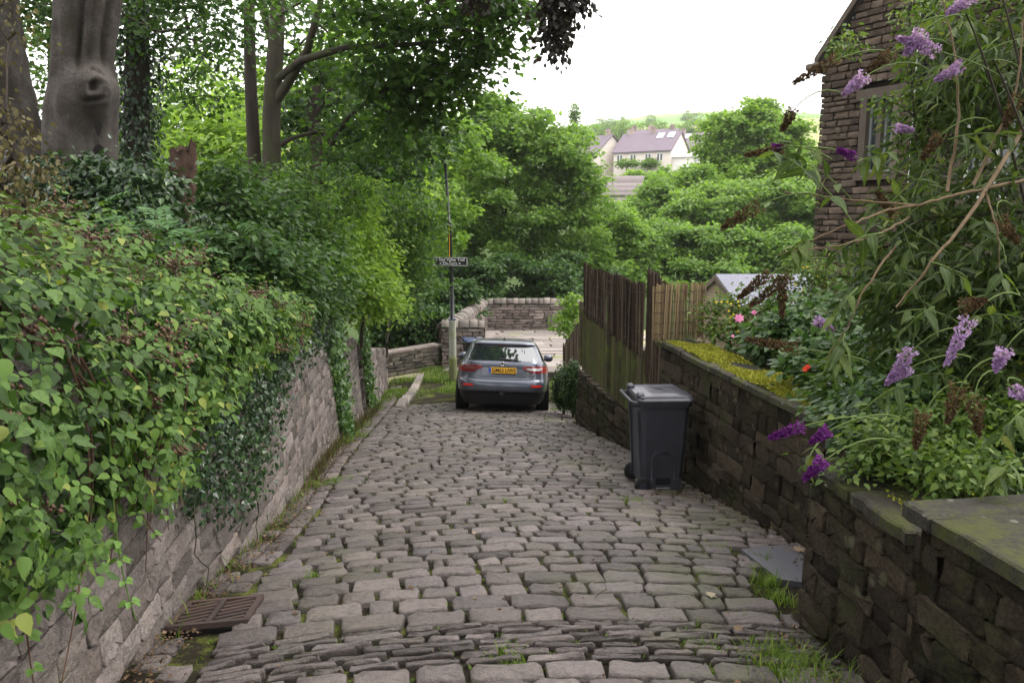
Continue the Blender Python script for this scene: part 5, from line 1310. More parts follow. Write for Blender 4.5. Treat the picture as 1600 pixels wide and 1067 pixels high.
# big smooth beech with a knot
def beech_trunk():
    c0, c1 = at(128, 265, 9.4), at(136, -120, 9.4)
    e = empty('beech_tree', bbase(128, 9.4), 'massive smooth grey beech trunk with a round knot above the brambles', 'tree', GW)
    zs = np.r_[np.linspace(430, 215, 40), np.linspace(213, 75, 110), np.linspace(72, -260, 50)]; k = 128; V = []
    for py in zs:
        px = np.interp(py, [-150, 0, 60, 100, 140, 170, 200, 245, 300], [143, 139, 133, 130, 129, 127, 127, 127, 126]); r = np.interp(py, [-150, 0, 60, 100, 140, 170, 200, 245, 300, 420], [49, 46, 43, 42, 46, 50, 51, 51, 55, 66]) * 9.4 / F
        x, _, z = at(px, py, 9.4)
        for j in range(k):
            th = 2 * PI * j / k; rr = r * (1 + .03 * math.sin(3 * th + z * .8) + .015 * math.sin(7 * th + z * 2.1))
            d1 = (th - 5.55 + PI) % (2 * PI) - PI                          # towards the camera, right
            rr += .20 * math.exp(-(d1 / .7) ** 2 - ((py - 143) / (26 if py < 143 else 42)) ** 2)
            for a0, dep in ((5.0, .10), (5.85, .08), (5.35, .05)):     # folds running up from the knot
                dd = (th - a0 + PI) % (2 * PI) - PI; rr -= dep * math.exp(-(dd / .11) ** 2) / (1 + math.exp((py - 108) / 9))
            dk = (th - 5.42 + PI) % (2 * PI) - PI; ex_, ey_ = dk * .55 / .105, (py - 143) / 15.0; an = math.atan2(ey_, ex_); q_ = math.hypot(ex_, ey_) * (1 + .12 * math.sin(2 * an + .6) + .07 * math.sin(5 * an))
            rr += .045 * math.exp(-((q_ - 1.0) / .34) ** 2) - .13 * math.exp(-(q_ / .48) ** 4) + .022 * math.exp(-((q_ - 1.9) / .22) ** 2) * (.5 + .5 * math.sin(an + 2.2)) - .02 * math.exp(-((q_ - 1.5) / .12) ** 2)
            rr += .006 * math.sin(z * 9 + 2.5 * math.sin(th * 3)) * math.sin(th * 5 + z) + .012 * math.sin(th * 11 + z * 1.5) * math.sin(z * 2.1 + th)
            V.append((x + rr * math.cos(th), 9.4 + rr * math.sin(th), z))
    n = len(zs); i = np.arange(n - 1)[:, None] * k; j = np.arange(k)[None]; j2 = (j + 1) % k
    Q = np.stack([i + j, i + j2, i + k + j2, i + k + j], -1).reshape(-1, 4)
    add('trunk', mesh_np('trunk', np.array(V) - rel(e), [Q], B_beech, None, True), e)
    kc = at(163, 143, 8.82)
    nrm = unit(np.array((.35, -.93, .08))); up_ = unit(np.cross(nrm, np.cross(np.array((0, 0, 1.)), nrm))); sd_ = np.cross(up_, nrm); plain('hole_shade', (.006, .005, .004), 1.0)
    # flat scar patches lower down, their hollow shade painted near-black
    for px, py, w, h in ((153, 200, 5, 12), (155, 240, 7, 14)):
        c = at(px, py, 8.93); q = MB(); q.raw([c + sd_ * w / F * 9 * math.cos(a) * (1 + .3 * math.sin(3 * a)) + up_ * h / F * 9 * math.sin(a) for a in np.linspace(0, 2 * PI, 12)[:-1]] , [[list(range(11))]]); shift(q, e).build('scar', bpy.data.materials['hole_shade'], e)
    return e
bt = beech_trunk()
rngw = np.random.default_rng(140)
def add_crown(e, start, ells, nl, size, mat, bmat, seed, r=.5, flat=.45, tpl=DIA, rtip=.006, step=.5, clump=(3, .5, .5), tint=(.5, .2), path=None, r0=.1, **k):
    rg = np.random.default_rng(seed); C = np.vstack([in_ell(n, c, rr, rg, .3) for c, rr, n in ells])
    mb = grow(path if path is not None else [start, start + (0, 0, .8)], [r0, r0 * .8] if path is None else np.linspace(r0, r0 * .4, len(path)), C, rg, step, 0.0, rtip)
    shift(mb, e).build('branches', bmat, e, True)
    if clump: C = np.repeat(C, clump[0], 0) + rg.normal(size=(len(C) * clump[0], 3)) * np.array((clump[1], clump[1], clump[1] * clump[2])) * .6
    V, F_, T = spray(C, nl, r, flat, size, tpl, rg, tint=tint, **k)
    add('crown', mesh_np('crown', V - rel(e), F_, mat, T), e)
add_crown(bt, at(150, -60, 9.6), [E(330, -40, 11, 110, 70, 26), E(260, 30, 12.5, 70, 45, 14), E(70, -20, 12, 80, 50, 12), (np.array((-6.0, 10.5, 8.6)), np.array((4.2, 4.5, 1.5)), 90)], 30, .085, L_dark, B_mid, 141, path=[at(150, -60, 9.6), at(220, -110, 10.5), at(330, -120, 11.5)])  # last ellipsoid: unseen canopy added overhead to darken the bank
# leaning beech at the picture edge
def simple_trunk(e, path, radii, mat, k=18, name='trunk', wob_=.04, seed=0):
    rg = np.random.default_rng(seed); P = np.array(path, float); L = np.r_[0, np.cumsum(np.linalg.norm(np.diff(P, axis=0), axis=1))]; s = np.linspace(0, L[-1], 26)
    pts = np.stack([np.interp(s, L, P[:, i]) for i in range(3)], 1); R_ = np.interp(s, L, radii); mb = MB(); mb.tube(pts, R_, k)
    mb.V[0] = mb.V[0] + rg.normal(size=mb.V[0].shape) * np.mean(radii) * wob_
    return shift(mb, e).build(name, mat, e, True)
b2 = empty('beech_tree', bbase(25, 10.5), 'shadowed beech trunk leaning out of the picture at the left edge', 'tree', GW)
simple_trunk(b2, [bbase(28, 10.5), at(24, 235, 10.5), at(-4, 80, 10.5), at(-22, -80, 10.5)], [.48, .36, .31, .29], B_beech, 20, seed=3)
add_crown(b2, at(-20, -80, 10.5), [E(60, -30, 13, 90, 60, 16), E(110, 40, 17, 60, 60, 12), (np.array((-8.5, 14.5, 9.5)), np.array((4.5, 4.5, 1.6)), 80), (np.array((-8.5, 6, 8.0)), np.array((3.5, 4, 1.5)), 60)], 30, .09, L_dark, B_mid, 142, path=[at(-20, -80, 10.5), at(30, -140, 11.5)])  # two high ellipsoids are out-of-view canopy added for shade
iv = empty('ivy_clad_tree', bbase(212, 13), 'dark ivy-smothered trunk close behind the big beech', 'tree', GW)
simple_trunk(iv, [bbase(214, 13), at(212, 250, 13), at(216, 0, 13), at(222, -150, 13)], [.24, .2, .17, .15], B_dark, 12, seed=4)
n = 2600; u = RNG.random(n); th = RNG.random(n) * 2 * PI; py_ = 300 - u * 420; xx = np.interp(py_, [-150, 0, 250], [222, 216, 212])
Pc = np.array([at(a_, b_, 13.) for a_, b_ in zip(xx, py_)]); rad = .2 + np.abs(RNG.normal(size=n)) * .13; dirs = np.stack([np.cos(th), np.sin(th), np.zeros(n)], 1)
V, F_, T = leaf_verts(DIA, Pc + dirs * rad[:, None], dirs * .3 + RNG.normal(size=(n, 3)) * .4 + (0, 0, -.7), dirs + RNG.normal(size=(n, 3)) * .35, RNG.uniform(.06, .1, n), np.clip(RNG.normal(.45, .2, n), 0, 1))
add('ivy', mesh_np('ivy', V - rel(iv), F_, L_ivy, T), iv)
def wtree(label, px, Y, path, radii, ells, nl, size, mat, seed, bm=B_mid, limbs=(), **k):
    tp = [bbase(px, Y)] + [at(*p[:2], p[2] if len(p) > 2 else Y) for p in path]
    kw = dict(r=.5, flat=.45, group=GW, first=.45, step=.6, rtip=.007, clump=(3, .6, .5), tint=(.5, .18)); kw.update(k)
    def tf(mb):
        for lb, rr in limbs: mb.tube([at(*p) for p in lb], rr, 9)
    return tree('woodland_tree', label, 'tree', tp, radii, ells, int(nl * .72), size * 1.4, TUF, mat, bm, seed, trunk_fn=tf, **kw)
wtree('slim dark trunk just left of the forked tree, crown overhanging', 402, 18, [(398, 260), (391, 120), (389, 0), (392, -130)], [.18, .15, .13, .12, .1],
      [E(300, 20, 21, 90, 55, 20), E(210, 60, 20, 50, 60, 10), E(330, 120, 22, 80, 55, 16)], 26, .10, L_beech, 151, B_dark)
wtree('forked grey-brown tree on the bank with branches reaching over the lane', 424, 17.5, [(425, 290), (424, 170), (432, 60), (438, -80)], [.24, .2, .19, .17, .13],
      [E(540, 75, 19, 100, 60, 17), E(640, 95, 16.5, 80, 60, 20), E(730, 62, 16, 80, 44, 21), E(800, 18, 15.5, 44, 28, 10), E(580, 195, 18, 80, 60, 18), E(650, 200, 17, 50, 50, 12), E(480, -10, 21, 110, 50, 11), E(640, -20, 16, 130, 50, 21), E(680, 145, 16.5, 44, 40, 11), E(560, 10, 16, 80, 40, 10)], 30, .115, L_beech, 152, B_mid, tint=(.66, .2),
      limbs=[([(427, 165, 17.5), (450, 130, 17.3), (480, 80, 17.1), (500, 10, 17), (505, -60, 17)], [.11, .1, .085, .07, .06]), ([(426, 130, 17.5), (470, 95, 17), (540, 75, 16.5), (640, 70, 16.2), (760, 60, 16)], [.09, .08, .06, .045, .02]), ([(424, 60, 17.5), (412, 20, 17.6), (404, -40, 17.6)], [.1, .08, .07])])
wtree('dark crooked tree with splayed limbs behind the forked tree', 500, 22, [(498, 250), (486, 165), (498, 130), (520, 60)], [.2, .17, .15, .12, .08],
      [E(520, 150, 23, 80, 70, 30), E(600, 230, 23, 80, 60, 30), E(560, 290, 22, 80, 50, 26), E(460, 240, 23, 60, 60, 18)], 30, .12, L_dark, 153, B_dark, limbs=[([(492, 175, 22), (520, 140, 22), (560, 95, 21.5), (600, 60, 21)], [.1, .08, .06, .03])], tint=(.62, .18))
wtree('lime-green tree in backlit colours glimpsed between the trunks', 300, 30, [(300, 250), (300, 150)], [.25, .2, .12],
      [E(300, 170, 31, 90, 70, 40), E(230, 200, 30, 60, 60, 20), E(360, 230, 29, 70, 60, 30), E(330, 270, 28, 80, 40, 22)], 26, .16, L_lime, 154, B_dark, clump=(4, .9, .5), tint=(.75, .18))  # high tint puts the backlight into the leaf colour
wtree('tall tree with backlit-coloured leaves further back in the wood', 470, 34, [(470, 260), (468, 140)], [.3, .22, .14],
      [E(470, 160, 36, 70, 90, 36), E(560, 120, 38, 90, 70, 36), E(520, 260, 33, 80, 60, 30), E(400, 180, 36, 50, 80, 20), E(600, 300, 31, 60, 60, 24)], 26, .18, L_lime, 155, B_dark, clump=(4, 1.0, .5), tint=(.65, .2))  # tint raised: backlit glow is part of the leaf colour
wtree('tree beyond the leaning beech, leaves bright against the sky', 80, 24, [(85, 200), (80, 60)], [.2, .16, .1],
      [E(70, 90, 25, 60, 100, 22), E(120, 180, 24, 50, 60, 16)], 22, .13, L_beech, 156, B_dark, clump=(3, .8, .5))
fk = [o_ for o_ in bpy.data.objects if o_.get('label', '').startswith('forked grey-brown')][0]
lm_ = [o_ for o_ in bpy.data.objects if o_.get('label', '').startswith('dark crooked tree')][0]
for src, x_, y_, rz_, sc_, lb in ((fk, -5.2, -4.5, .2, 1.6, 'first tall tree of the wood uphill behind the viewer'), (fk, -4.6, -10.5, -.5, 1.9, 'second tall tree of the wood uphill behind the viewer'), (lm_, -6.5, -1.5, 1.5, 1.9, 'crooked tree of the wood level with the viewer'), (lm_, -1.5, -14, .3, 2.4, 'tree standing across the top of the lane behind the viewer'), (fk, 1.5, -17, -1.0, 2.0, 'last tree of the wood at the top of the lane')):
    copy_tree(src, (x_, y_, float(bank_z(x_, y_)) - .2 if x_ < -3 else 1.8), rz_, (sc_,) * 3, lb)
# dark hanging copper-leaved sprays reaching in over the lane
cb = empty('copper_beech_branch', at(640, -420, 9.0), 'dark copper-leaved branch hanging in from above the lane', 'branch')
cpath = [at(640, -420, 9.0), at(760, -180, 9.4), at(850, -60, 9.8), at(880, 20, 10)]
rg = np.random.default_rng(160); C = np.vstack([in_ell(n_, c, rr, rg, .2) for c, rr, n_ in [E(868, 35, 10, 14, 50, 30), E(885, -5, 10, 26, 30, 24), E(742, -5, 9.6, 14, 26, 16), E(690, -40, 9.5, 60, 22, 14), E(780, -50, 9.6, 60, 24, 12)]])
mb = grow(cpath, [.06, .045, .03, .012], C, rg, .35, .0, .004); shift(mb, cb).build('branches', B_dark, cb, True)
V, F_, T = spray(C, 16, .16, .8, .085, DIA, rg, up=.4, droop=1.2, tint=(.45, .25)); add('leaves', mesh_np('leaves', V - rel(cb), F_, L_copper, T), cb)

# snapped stump
st = empty('tree_stump', bbase(287, 9.3), 'snapped reddish tree stump standing up out of the brambles', 'stump')
simple_trunk(st, [bbase(287, 9.3), at(290, 360, 9.3), at(288, 300, 9.3), at(284, 255, 9.3), at(287, 236, 9.3)], [.13, .11, .105, .15, .13], B_rot, 16, 'stump', .12, 5)
sm = st.children[0].data; rg = np.random.default_rng(6)
for i in range(25 * 16, 26 * 16): sm.vertices[i].co.z += rg.uniform(-.03, .05) + (.16 * rg.random() if 11 <= (i - 400) <= 15 or (i - 400) < 2 else 0)
sm.vertices[len(sm.vertices) - 1].co.z -= .12

# undergrowth shrubs on the bank
GU = 'undergrowth shrubs on the bank'
def shrub(name, label, cat, px, Y, ells, nl, size, mat, seed, tpl=DIA, base=None, group=GU, bm=B_dark, **k):
    b = bbase(px, Y) if base is None else np.asarray(base, float); kw = dict(r=.22, flat=.6, first=0.0, step=.25, rtip=.004, clump=(3, .22, .6), crown='foliage', tname='stems', tint=(.5, .2), group=group); kw.update(k)
    return tree(name, label, cat, [b, b + (0, 0, .35)], [.03, .02], ells, nl if tpl is not DIA else int(nl * .8), size if tpl is not DIA else size * 1.2, tpl if tpl is not DIA else LEAF6, mat, bm, seed, **kw)
OV = T_oval(.30, .05, .12, 4); LEAF6 = T_oval(.30, .06, .14, 3)
shrub('holly_bush', 'dark glossy shrub at the foot of the big beech', 'shrub', 150, 8.4, [E(120, 300, 8.6, 75, 42, 50), E(215, 315, 8.4, 60, 50, 46), E(60, 330, 8.4, 60, 45, 30), E(170, 360, 8.0, 110, 30, 40)], 20, .065, L_ivy, 171, tint=(.55, .2))
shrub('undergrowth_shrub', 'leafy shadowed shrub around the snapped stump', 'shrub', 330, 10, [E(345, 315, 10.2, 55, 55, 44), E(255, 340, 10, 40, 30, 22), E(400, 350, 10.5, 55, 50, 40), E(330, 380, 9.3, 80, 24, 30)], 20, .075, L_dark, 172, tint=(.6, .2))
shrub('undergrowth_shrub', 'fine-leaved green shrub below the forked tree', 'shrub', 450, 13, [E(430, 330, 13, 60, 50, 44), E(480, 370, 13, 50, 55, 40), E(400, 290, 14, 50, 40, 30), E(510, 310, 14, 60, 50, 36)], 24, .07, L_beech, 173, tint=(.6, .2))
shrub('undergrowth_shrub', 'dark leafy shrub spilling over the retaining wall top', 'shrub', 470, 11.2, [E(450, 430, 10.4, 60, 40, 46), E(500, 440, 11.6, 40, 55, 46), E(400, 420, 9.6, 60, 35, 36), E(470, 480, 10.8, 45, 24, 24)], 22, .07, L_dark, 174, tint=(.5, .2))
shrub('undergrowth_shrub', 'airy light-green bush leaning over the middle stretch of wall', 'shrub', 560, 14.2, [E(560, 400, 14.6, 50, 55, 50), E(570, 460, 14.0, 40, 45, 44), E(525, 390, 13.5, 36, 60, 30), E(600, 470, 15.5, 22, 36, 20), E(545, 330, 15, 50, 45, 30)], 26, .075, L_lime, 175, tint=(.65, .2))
shrub('undergrowth_shrub', 'green bush behind the light-green one, under the overhanging crown', 'shrub', 600, 19, [E(600, 400, 20, 55, 60, 50), E(640, 440, 21, 40, 60, 30), E(620, 340, 20, 60, 50, 30)], 28, .10, L_beech, 176, tint=(.6, .2), clump=(3, .4, .6), r=.3)
# dry brown twigs at the left edge
shrub('dry_leaf_bush', 'withered tan-leaved twigs at the left picture edge in front of the beeches', 'shrub', 0, 6.2, [E(15, 230, 6.0, 28, 60, 16), E(35, 300, 5.8, 40, 60, 22), E(20, 360, 5.4, 30, 40, 14), E(10, 40, 6.4, 16, 40, 8)], 10, .042, L_dry, 177, OV, r=.14, clump=(2, .14, .8), up=.3, droop=.8)
# pinnate-leaved sapling
def pinnate(name, label, cat, base, tips, size, mat, seed, nlf=5, group=None):
    rg = np.random.default_rng(seed); e = empty(name, base, label, cat, group, 'thing'); st_ = MB(); Ps, Ds, Ns, Ss = [], [], [], []
    for tp in tips:
        tp = np.asarray(tp); mid = (np.asarray(base) + tp) / 2 + rg.normal(size=3) * .08 + (0, 0, .1); pts = [np.asarray(base) * (1 - u) ** 2 + 2 * u * (1 - u) * mid + tp * u * u for u in np.linspace(0, 1, 9)]
        st_.tube(pts, np.linspace(.008, .003, 9), 5)
        for q in range(nlf):
            u = rg.uniform(.45, 1); o = np.asarray(base) * (1 - u) ** 2 + 2 * u * (1 - u) * mid + tp * u * u; a = rg.random() * 2 * PI; d = unit(np.array((math.cos(a), math.sin(a) - .5, rg.normal() * .25 + .1))); Lr = size * rg.uniform(3.5, 5.5)
            nrm = unit(np.array((0, -.25, 1)) + rg.normal(size=3) * .25); side = unit(np.cross(nrm, d)); rp = [o + d * Lr * v - np.array((0, 0, Lr * .35 * v * v)) for v in np.linspace(0, 1, 7)]; st_.tube(rp, .002, 3, False)
            m_ = 6
            for w in range(m_):
                v = .22 + .7 * w / (m_ - 1); p = o + d * Lr * v - np.array((0, 0, Lr * .35 * v * v))
                for sgn in (-1, 1): Ps.append(p); Ds.append(side * sgn + d * .45 + (0, 0, -.15)); Ns.append(nrm + rg.normal(size=3) * .15); Ss.append(size * rg.uniform(.8, 1.1) * (1 - .25 * abs(v - .5)))
            Ps.append(rp[-1]); Ds.append(d + (0, 0, -.4)); Ns.append(nrm); Ss.append(size)
    shift(st_, e).build('stems', B_green, e)
    V, F_, T = leaf_verts(T_oval(.24, .04, .1, 4), np.array(Ps), np.array(Ds), np.array(Ns), np.array(Ss), np.clip(rg.normal(.55, .16, len(Ps)), 0, 1)); add('foliage', mesh_np('foliage', V - rel(e), F_, mat, T), e); return e
pinnate('ash_sapling', 'pale pinnate-leaved sapling in front of the stump', 'sapling', bbase(270, 7.6), [at(215, 290, 7.6), at(250, 320, 7.2), at(320, 345, 7.6), at(235, 300, 7.8), at(270, 370, 7), at(190, 330, 7.2), at(300, 330, 7.9)], .085, leaf_mat('ash_leaf', [(0, (.035, .085, .03)), (.5, (.07, .15, .05)), (1, (.11, .21, .07))], .3), 181, 6)
pinnate('ash_sapling', 'second pinnate-leaved sapling above the ivy, leaning to the lane', 'sapling', bbase(380, 9.4), [at(370, 350, 9.2), at(410, 365, 9), at(350, 380, 8.6), at(440, 370, 9.4), at(330, 360, 9)], .085, bpy.data.materials['ash_leaf'], 182, 5)

# ------------------------------------------------------------------ brambles over the wall
rg = np.random.default_rng(190)
br = empty('bramble_thicket', (-2.3, 5, .9), 'sprawling bright green bramble thicket hanging over the near retaining wall', 'bramble')
def bram(s, Y):
    """profile of the thicket surface: s=0 hanging front edge, s=1 back on the bank"""
    xw = left_edge(Y); wt = walltop(Y) + .12
    low = np.interp(Y, [2.4, 3.2, 4.6, 5.6, 6.6, 9.5], [.26, .22, .28, .48, .58, .42])
    lo_z = np.minimum(low, wt)
    px_ = np.stack([xw + .10 - .12 * (lo_z - lane_z(Y)), xw + .22 - .1 * (lo_z - lane_z(Y)), xw - .12, xw - .7, xw - 1.7], 0)
    pz_ = np.stack([lo_z, lo_z * .45 + wt * .55, wt + .06, wt + .36, wt + .85 + .12 * np.sin(Y * 1.7)], 0)
    k = np.clip(s * 4, 0, 3.999); i = k.astype(int); f = k - i; ar = np.arange(len(s))
    return np.stack([px_[i, ar] * (1 - f) + px_[np.minimum(i + 1, 4), ar] * f, Y, pz_[i, ar] * (1 - f) + pz_[np.minimum(i + 1, 4), ar] * f], 1)
def bram_n(s, Y):
    a = bram(np.clip(s + .02, 0, 1), Y) - bram(np.clip(s - .02, 0, 1), Y); b = bram(s, Y + .05) - bram(s, Y - .05); nn = unit(np.cross(b, a)); return nn * np.sign(nn[:, 0:1] + 1e-6)
BR = T_oval(.33, .07, .16, 8, .05)
def leaf_at(P, D, Nn, S): 
    D = unit(D); B = unit(np.cross(Nn, D)); Nn = np.cross(D, B); return Matrix(((D[0] * S, B[0] * S, Nn[0] * S, P[0]), (D[1] * S, B[1] * S, Nn[1] * S, P[1]), (D[2] * S, B[2] * S, Nn[2] * S, P[2]), (0, 0, 0, 1)))
nS = 4300; Y = np.where(np.arange(nS) < 3700, 2.3 + 6.9 * rg.random(nS) ** 1.2, .7 + 1.6 * rg.random(nS)); s = rg.random(nS) ** 1.25
P = bram(s, Y); Nn = bram_n(s, Y); P = P + Nn * (rg.random(nS)[:, None] ** 1.5 * .36 - .17 + .07 * np.sin(Y * 5.1 + s * 9)[:, None])
Ps, Ds, Ns, Ss = [], [], [], []
for i in range(nS):                                   # three leaflets to a leaf
    sz = rg.uniform(.042, .088); d = unit(rg.normal(size=3) * .6 + np.array((.5, -.15, -.55)) * (1.2 - s[i])); nn = unit(Nn[i] * .7 + np.array((0, -.1, .55)) + rg.normal(size=3) * .28); d = unit(d - nn * (d @ nn)); sd_ = np.cross(nn, d)
    for a, f in ((0, 1.0), (1.35, .8), (-1.35, .8)):
        if abs(a) > 0 and rg.random() < .12: continue
        dd = d * math.cos(a) + sd_ * math.sin(a); Ps.append(P[i] + dd * sz * (.42 if a == 0 else .10)); Ds.append(dd + nn * rg.normal() * .12 + (0, 0, -.1)); Ns.append(nn + rg.normal(size=3) * .12); Ss.append(sz * f)
Ps, Ds, Ns, Ss = map(np.array, (Ps, Ds, Ns, Ss)); tn = np.clip(rg.normal(.5, .26, len(Ps)), 0, np.where(rg.random(len(Ps)) < .985, .93, 1))
scr = Ss / Ps[:, 1] * np.where((800 + F * Ps[:, 0] / Ps[:, 1] > 0), 1, 0); order = np.argsort(-scr); big, rest = order[:300], order[300:]
lm = []
for k in range(8):
    V, fs = BR; V = V * np.array((1, rg.uniform(.8, 1.15), 1)) + rg.normal(size=V.shape) * np.array((.012, .018, .03)); V[:, 2] += rg.uniform(-.25, .1) * V[:, 0] ** 2; lm.append(mesh_np('leaf', V, fs, L_brambig, np.full(len(V), .12 + .085 * k), True))
L0 = rel(br)
for i in big:
    o = bpy.data.objects.new('leaf', lm[int(rg.integers(8))]); COL.objects.link(o); o.parent = br; o.matrix_local = leaf_at(Ps[i] - L0, Ds[i], Ns[i], Ss[i])
V, F_, T = leaf_verts(BR, Ps[rest], Ds[rest], Ns[rest], Ss[rest], tn[rest]); add('foliage', mesh_np('foliage', V - L0, F_, L_bramble, T, True), br, kind='stuff')
# leaves in a shade-darkened colour and dead stalks under the surface
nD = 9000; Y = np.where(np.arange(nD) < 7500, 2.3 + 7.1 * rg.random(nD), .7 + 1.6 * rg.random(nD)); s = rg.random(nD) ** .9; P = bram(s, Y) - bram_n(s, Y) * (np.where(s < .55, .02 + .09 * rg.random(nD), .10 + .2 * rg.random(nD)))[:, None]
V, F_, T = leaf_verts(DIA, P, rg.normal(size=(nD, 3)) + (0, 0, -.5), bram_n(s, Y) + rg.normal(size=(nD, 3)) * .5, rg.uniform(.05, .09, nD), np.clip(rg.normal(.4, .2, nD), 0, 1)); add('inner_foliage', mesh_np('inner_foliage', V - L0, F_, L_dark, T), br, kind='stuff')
cg = MB()
for k in range(46):                                   # canes arching down over the wall
    y0 = rg.uniform(2.6, 7.5); a = bram(np.array([rg.uniform(.25, .6)]), np.array([y0]))[0] - np.array((0, 0, .06)); y1 = y0 + rg.normal() * .35; b = bram(np.array([0.0]), np.array([y1]))[0]; ln = rg.uniform(.0, .55) * np.interp(y0, [2.5, 5, 7], [1, .8, .3]); c = b + np.array((rg.uniform(.0, .14), rg.normal() * .2, -ln)); mid = (a + b) / 2 + np.array((.10, 0, .06))
    ctrl = np.array([a, mid, b, c]); u = np.linspace(0, 1, 14)[:, None]; pts = (1 - u) ** 3 * ctrl[0] + 3 * u * (1 - u) ** 2 * ctrl[1] + 3 * u * u * (1 - u) * ctrl[2] + u ** 3 * ctrl[3]
    if rg.random() < .6: cn = MB(); cn.tube(pts, np.linspace(.006, .0025, 14), 5); shift(cn, br).build('cane', B_cane, br)
    else: cg.tube(pts, np.linspace(.006, .0025, 14), 5)
    if ln > .1:
        for q in range(int(3 + ln * 9)):
            u_ = rg.uniform(.6, 1); i = int(u_ * 13); p = pts[i]; sz = rg.uniform(.035, .065)
            for a_ in (0, 1.2, -1.2):
                d = unit(np.array((math.cos(a_ + q), math.sin(a_ + q), -.35))); V, F_, T = leaf_verts(T_oval(.36, .06, .12, 4), p[None] + d * .012, d[None], np.array([(.4, -.3, .8)]) + rg.normal(size=(1, 3)) * .25, np.array([sz]), np.array([min(1, rg.normal(.75, .15))])); cg.raw(V, F_, .5)
# leaf bits on green shoots use the leaf colour; stems too (fresh growth)
shift(cg, br).build('green_shoots', leaf_mat('fresh_shoot', [(0, (.06, .13, .02)), (1, (.13, .24, .04))], .2), br, kind='stuff')
M_berry = plain('unripe_berry', (.10, .052, .032), .6, var=.5, scale=60); M_rip = plain('red_berry', (.22, .02, .02), .35)
OCT = (np.array([(1, 0, 0), (-1, 0, 0), (0, 1, 0), (0, -1, 0), (0, 0, 1), (0, 0, -1)], float), [np.array([(0, 2, 4), (2, 1, 4), (1, 3, 4), (3, 0, 4), (2, 0, 5), (1, 2, 5), (3, 1, 5), (0, 3, 5)])])
for px, py, Y in ((75, 425, 5), (105, 440, 4.8), (20, 500, 3.6), (40, 510, 3.6), (210, 435, 6), (190, 470, 5.5), (310, 490, 6.4), (205, 515, 5.2), (240, 620, 4.6), (90, 600, 3.8), (48, 540, 3.5), (265, 530, 5.4), (55, 790, 3.1), (330, 440, 7.4), (390, 470, 8), (130, 375, 6.4), (210, 375, 7), (115, 465, 4.9), (8, 640, 3.0), (160, 490, 5)) + tuple(zip(rg.uniform(.12, .95, 22), rg.uniform(2.7, 8.2, 22), [-1] * 22)):
    c = at(px, py, Y * np.interp(Y, [3, 5, 8], [.90, .86, .9])) if Y > 0 else (bram(np.array([px]), np.array([py])) + bram_n(np.array([px]), np.array([py])) * .17)[0]; q = MB()
    for b in range(24):
        p = c + rg.normal(size=3) * np.array((.05, .05, .04)); r_ = rg.uniform(.008, .014)
        V = OCT[0] * r_; V = np.vstack([V, unit(V[[0, 0, 1, 1, 2, 3, 2, 3]] + V[[4, 5, 4, 5, 4, 4, 5, 5]]) * r_]) if False else V
        q.raw(V + p, OCT[1]); q.tube([p, (p + c) / 2 - (0, 0, .02), c - (0, 0, .06)], .0015, 3, False)
    shift(q, br).build('berry_cluster', M_berry, br, True)

# ------------------------------------------------------------------ ivy on the retaining wall
def ivy(name, label, pts, mat, seed, size=(.035, .06), stems=10, parentloc=None):
    """pts: (P, N) arrays of leaf positions and outward normals"""
    P, Nn = pts; rg = np.random.default_rng(seed); n = len(P); e = empty(name, P.mean(0), label, 'ivy', 'ivy on the walls', 'thing')
    V, F_, T = leaf_verts(TUF, P, rg.normal(size=(n, 3)) * .5 + (0, 0, -1.0), Nn + rg.normal(size=(n, 3)) * .4, rg.uniform(*size, n), np.clip(rg.normal(.48, .22, n), 0, 1)); add('foliage', mesh_np('foliage', V - rel(e), F_, mat, T), e)
    mb = MB()
    for k in range(stems):
        i = int(rg.integers(n)); p = P[i]; pts_ = [p]
        for _ in range(9): p = p + np.array((rg.normal() * .01, rg.normal() * .05, -.09)); pts_.append(p)
        mb.tube(pts_, .004, 4)
    shift(mb, e).build('stems', B_mid, e); return e
def wall_face(Y, z): 
    return np.stack([left_edge(Y) - .095 * (z - lane_z(Y)), Y, z], 1)
rg = np.random.default_rng(200); n = 8500
Y = rg.uniform(4.6, 8.6, n); top = walltop(Y) + .12; bot = np.interp(Y, [4.6, 5.4, 6.0, 6.6, 7.6, 8.6], [-.1, -.38, -.6, -.4, .1, .38]) + rg.normal(size=n) * .10; z = bot + (top - bot) * rg.random(n) ** .85
P = wall_face(Y, z) + np.stack([np.abs(rg.normal(size=n)) * .06 * (1.6 - (z - bot)), rg.normal(size=n) * .03, np.zeros(n)], 1); ivy('ivy', 'dark ivy curtain hanging down the near wall below the brambles', (P, np.tile((1., -.15, .35), (n, 1))), L_ivy, 201)
n = 3600; Y = 12.0 + np.abs(rg.normal(size=n)) * .32 - .1; z = rg.uniform(-1.75, .35, n); P = wall_face(Y, z) + np.stack([np.abs(rg.normal(size=n)) * .07, rg.normal(size=n) * .1 * (z + 1.9), np.zeros(n)], 1); ivy('ivy', 'bright green ivy strip between the near and middle stretches of wall', (P, np.tile((.8, -.5, .35), (n, 1))), L_ivyb, 202, (.05, .085))
n = 1800; Y = 15.7 + np.abs(rg.normal(size=n)) * .32; z = rg.uniform(-2.1, -.3, n); P = wall_face(Y, z) + np.stack([np.abs(rg.normal(size=n)) * .06, rg.normal(size=n) * .08, np.zeros(n)], 1); ivy('ivy', 'narrow yellow-green ivy strip at the start of the far low wall', (P, np.tile((.8, -.5, .35), (n, 1))), L_ivyb, 203, (.05, .085), 5)
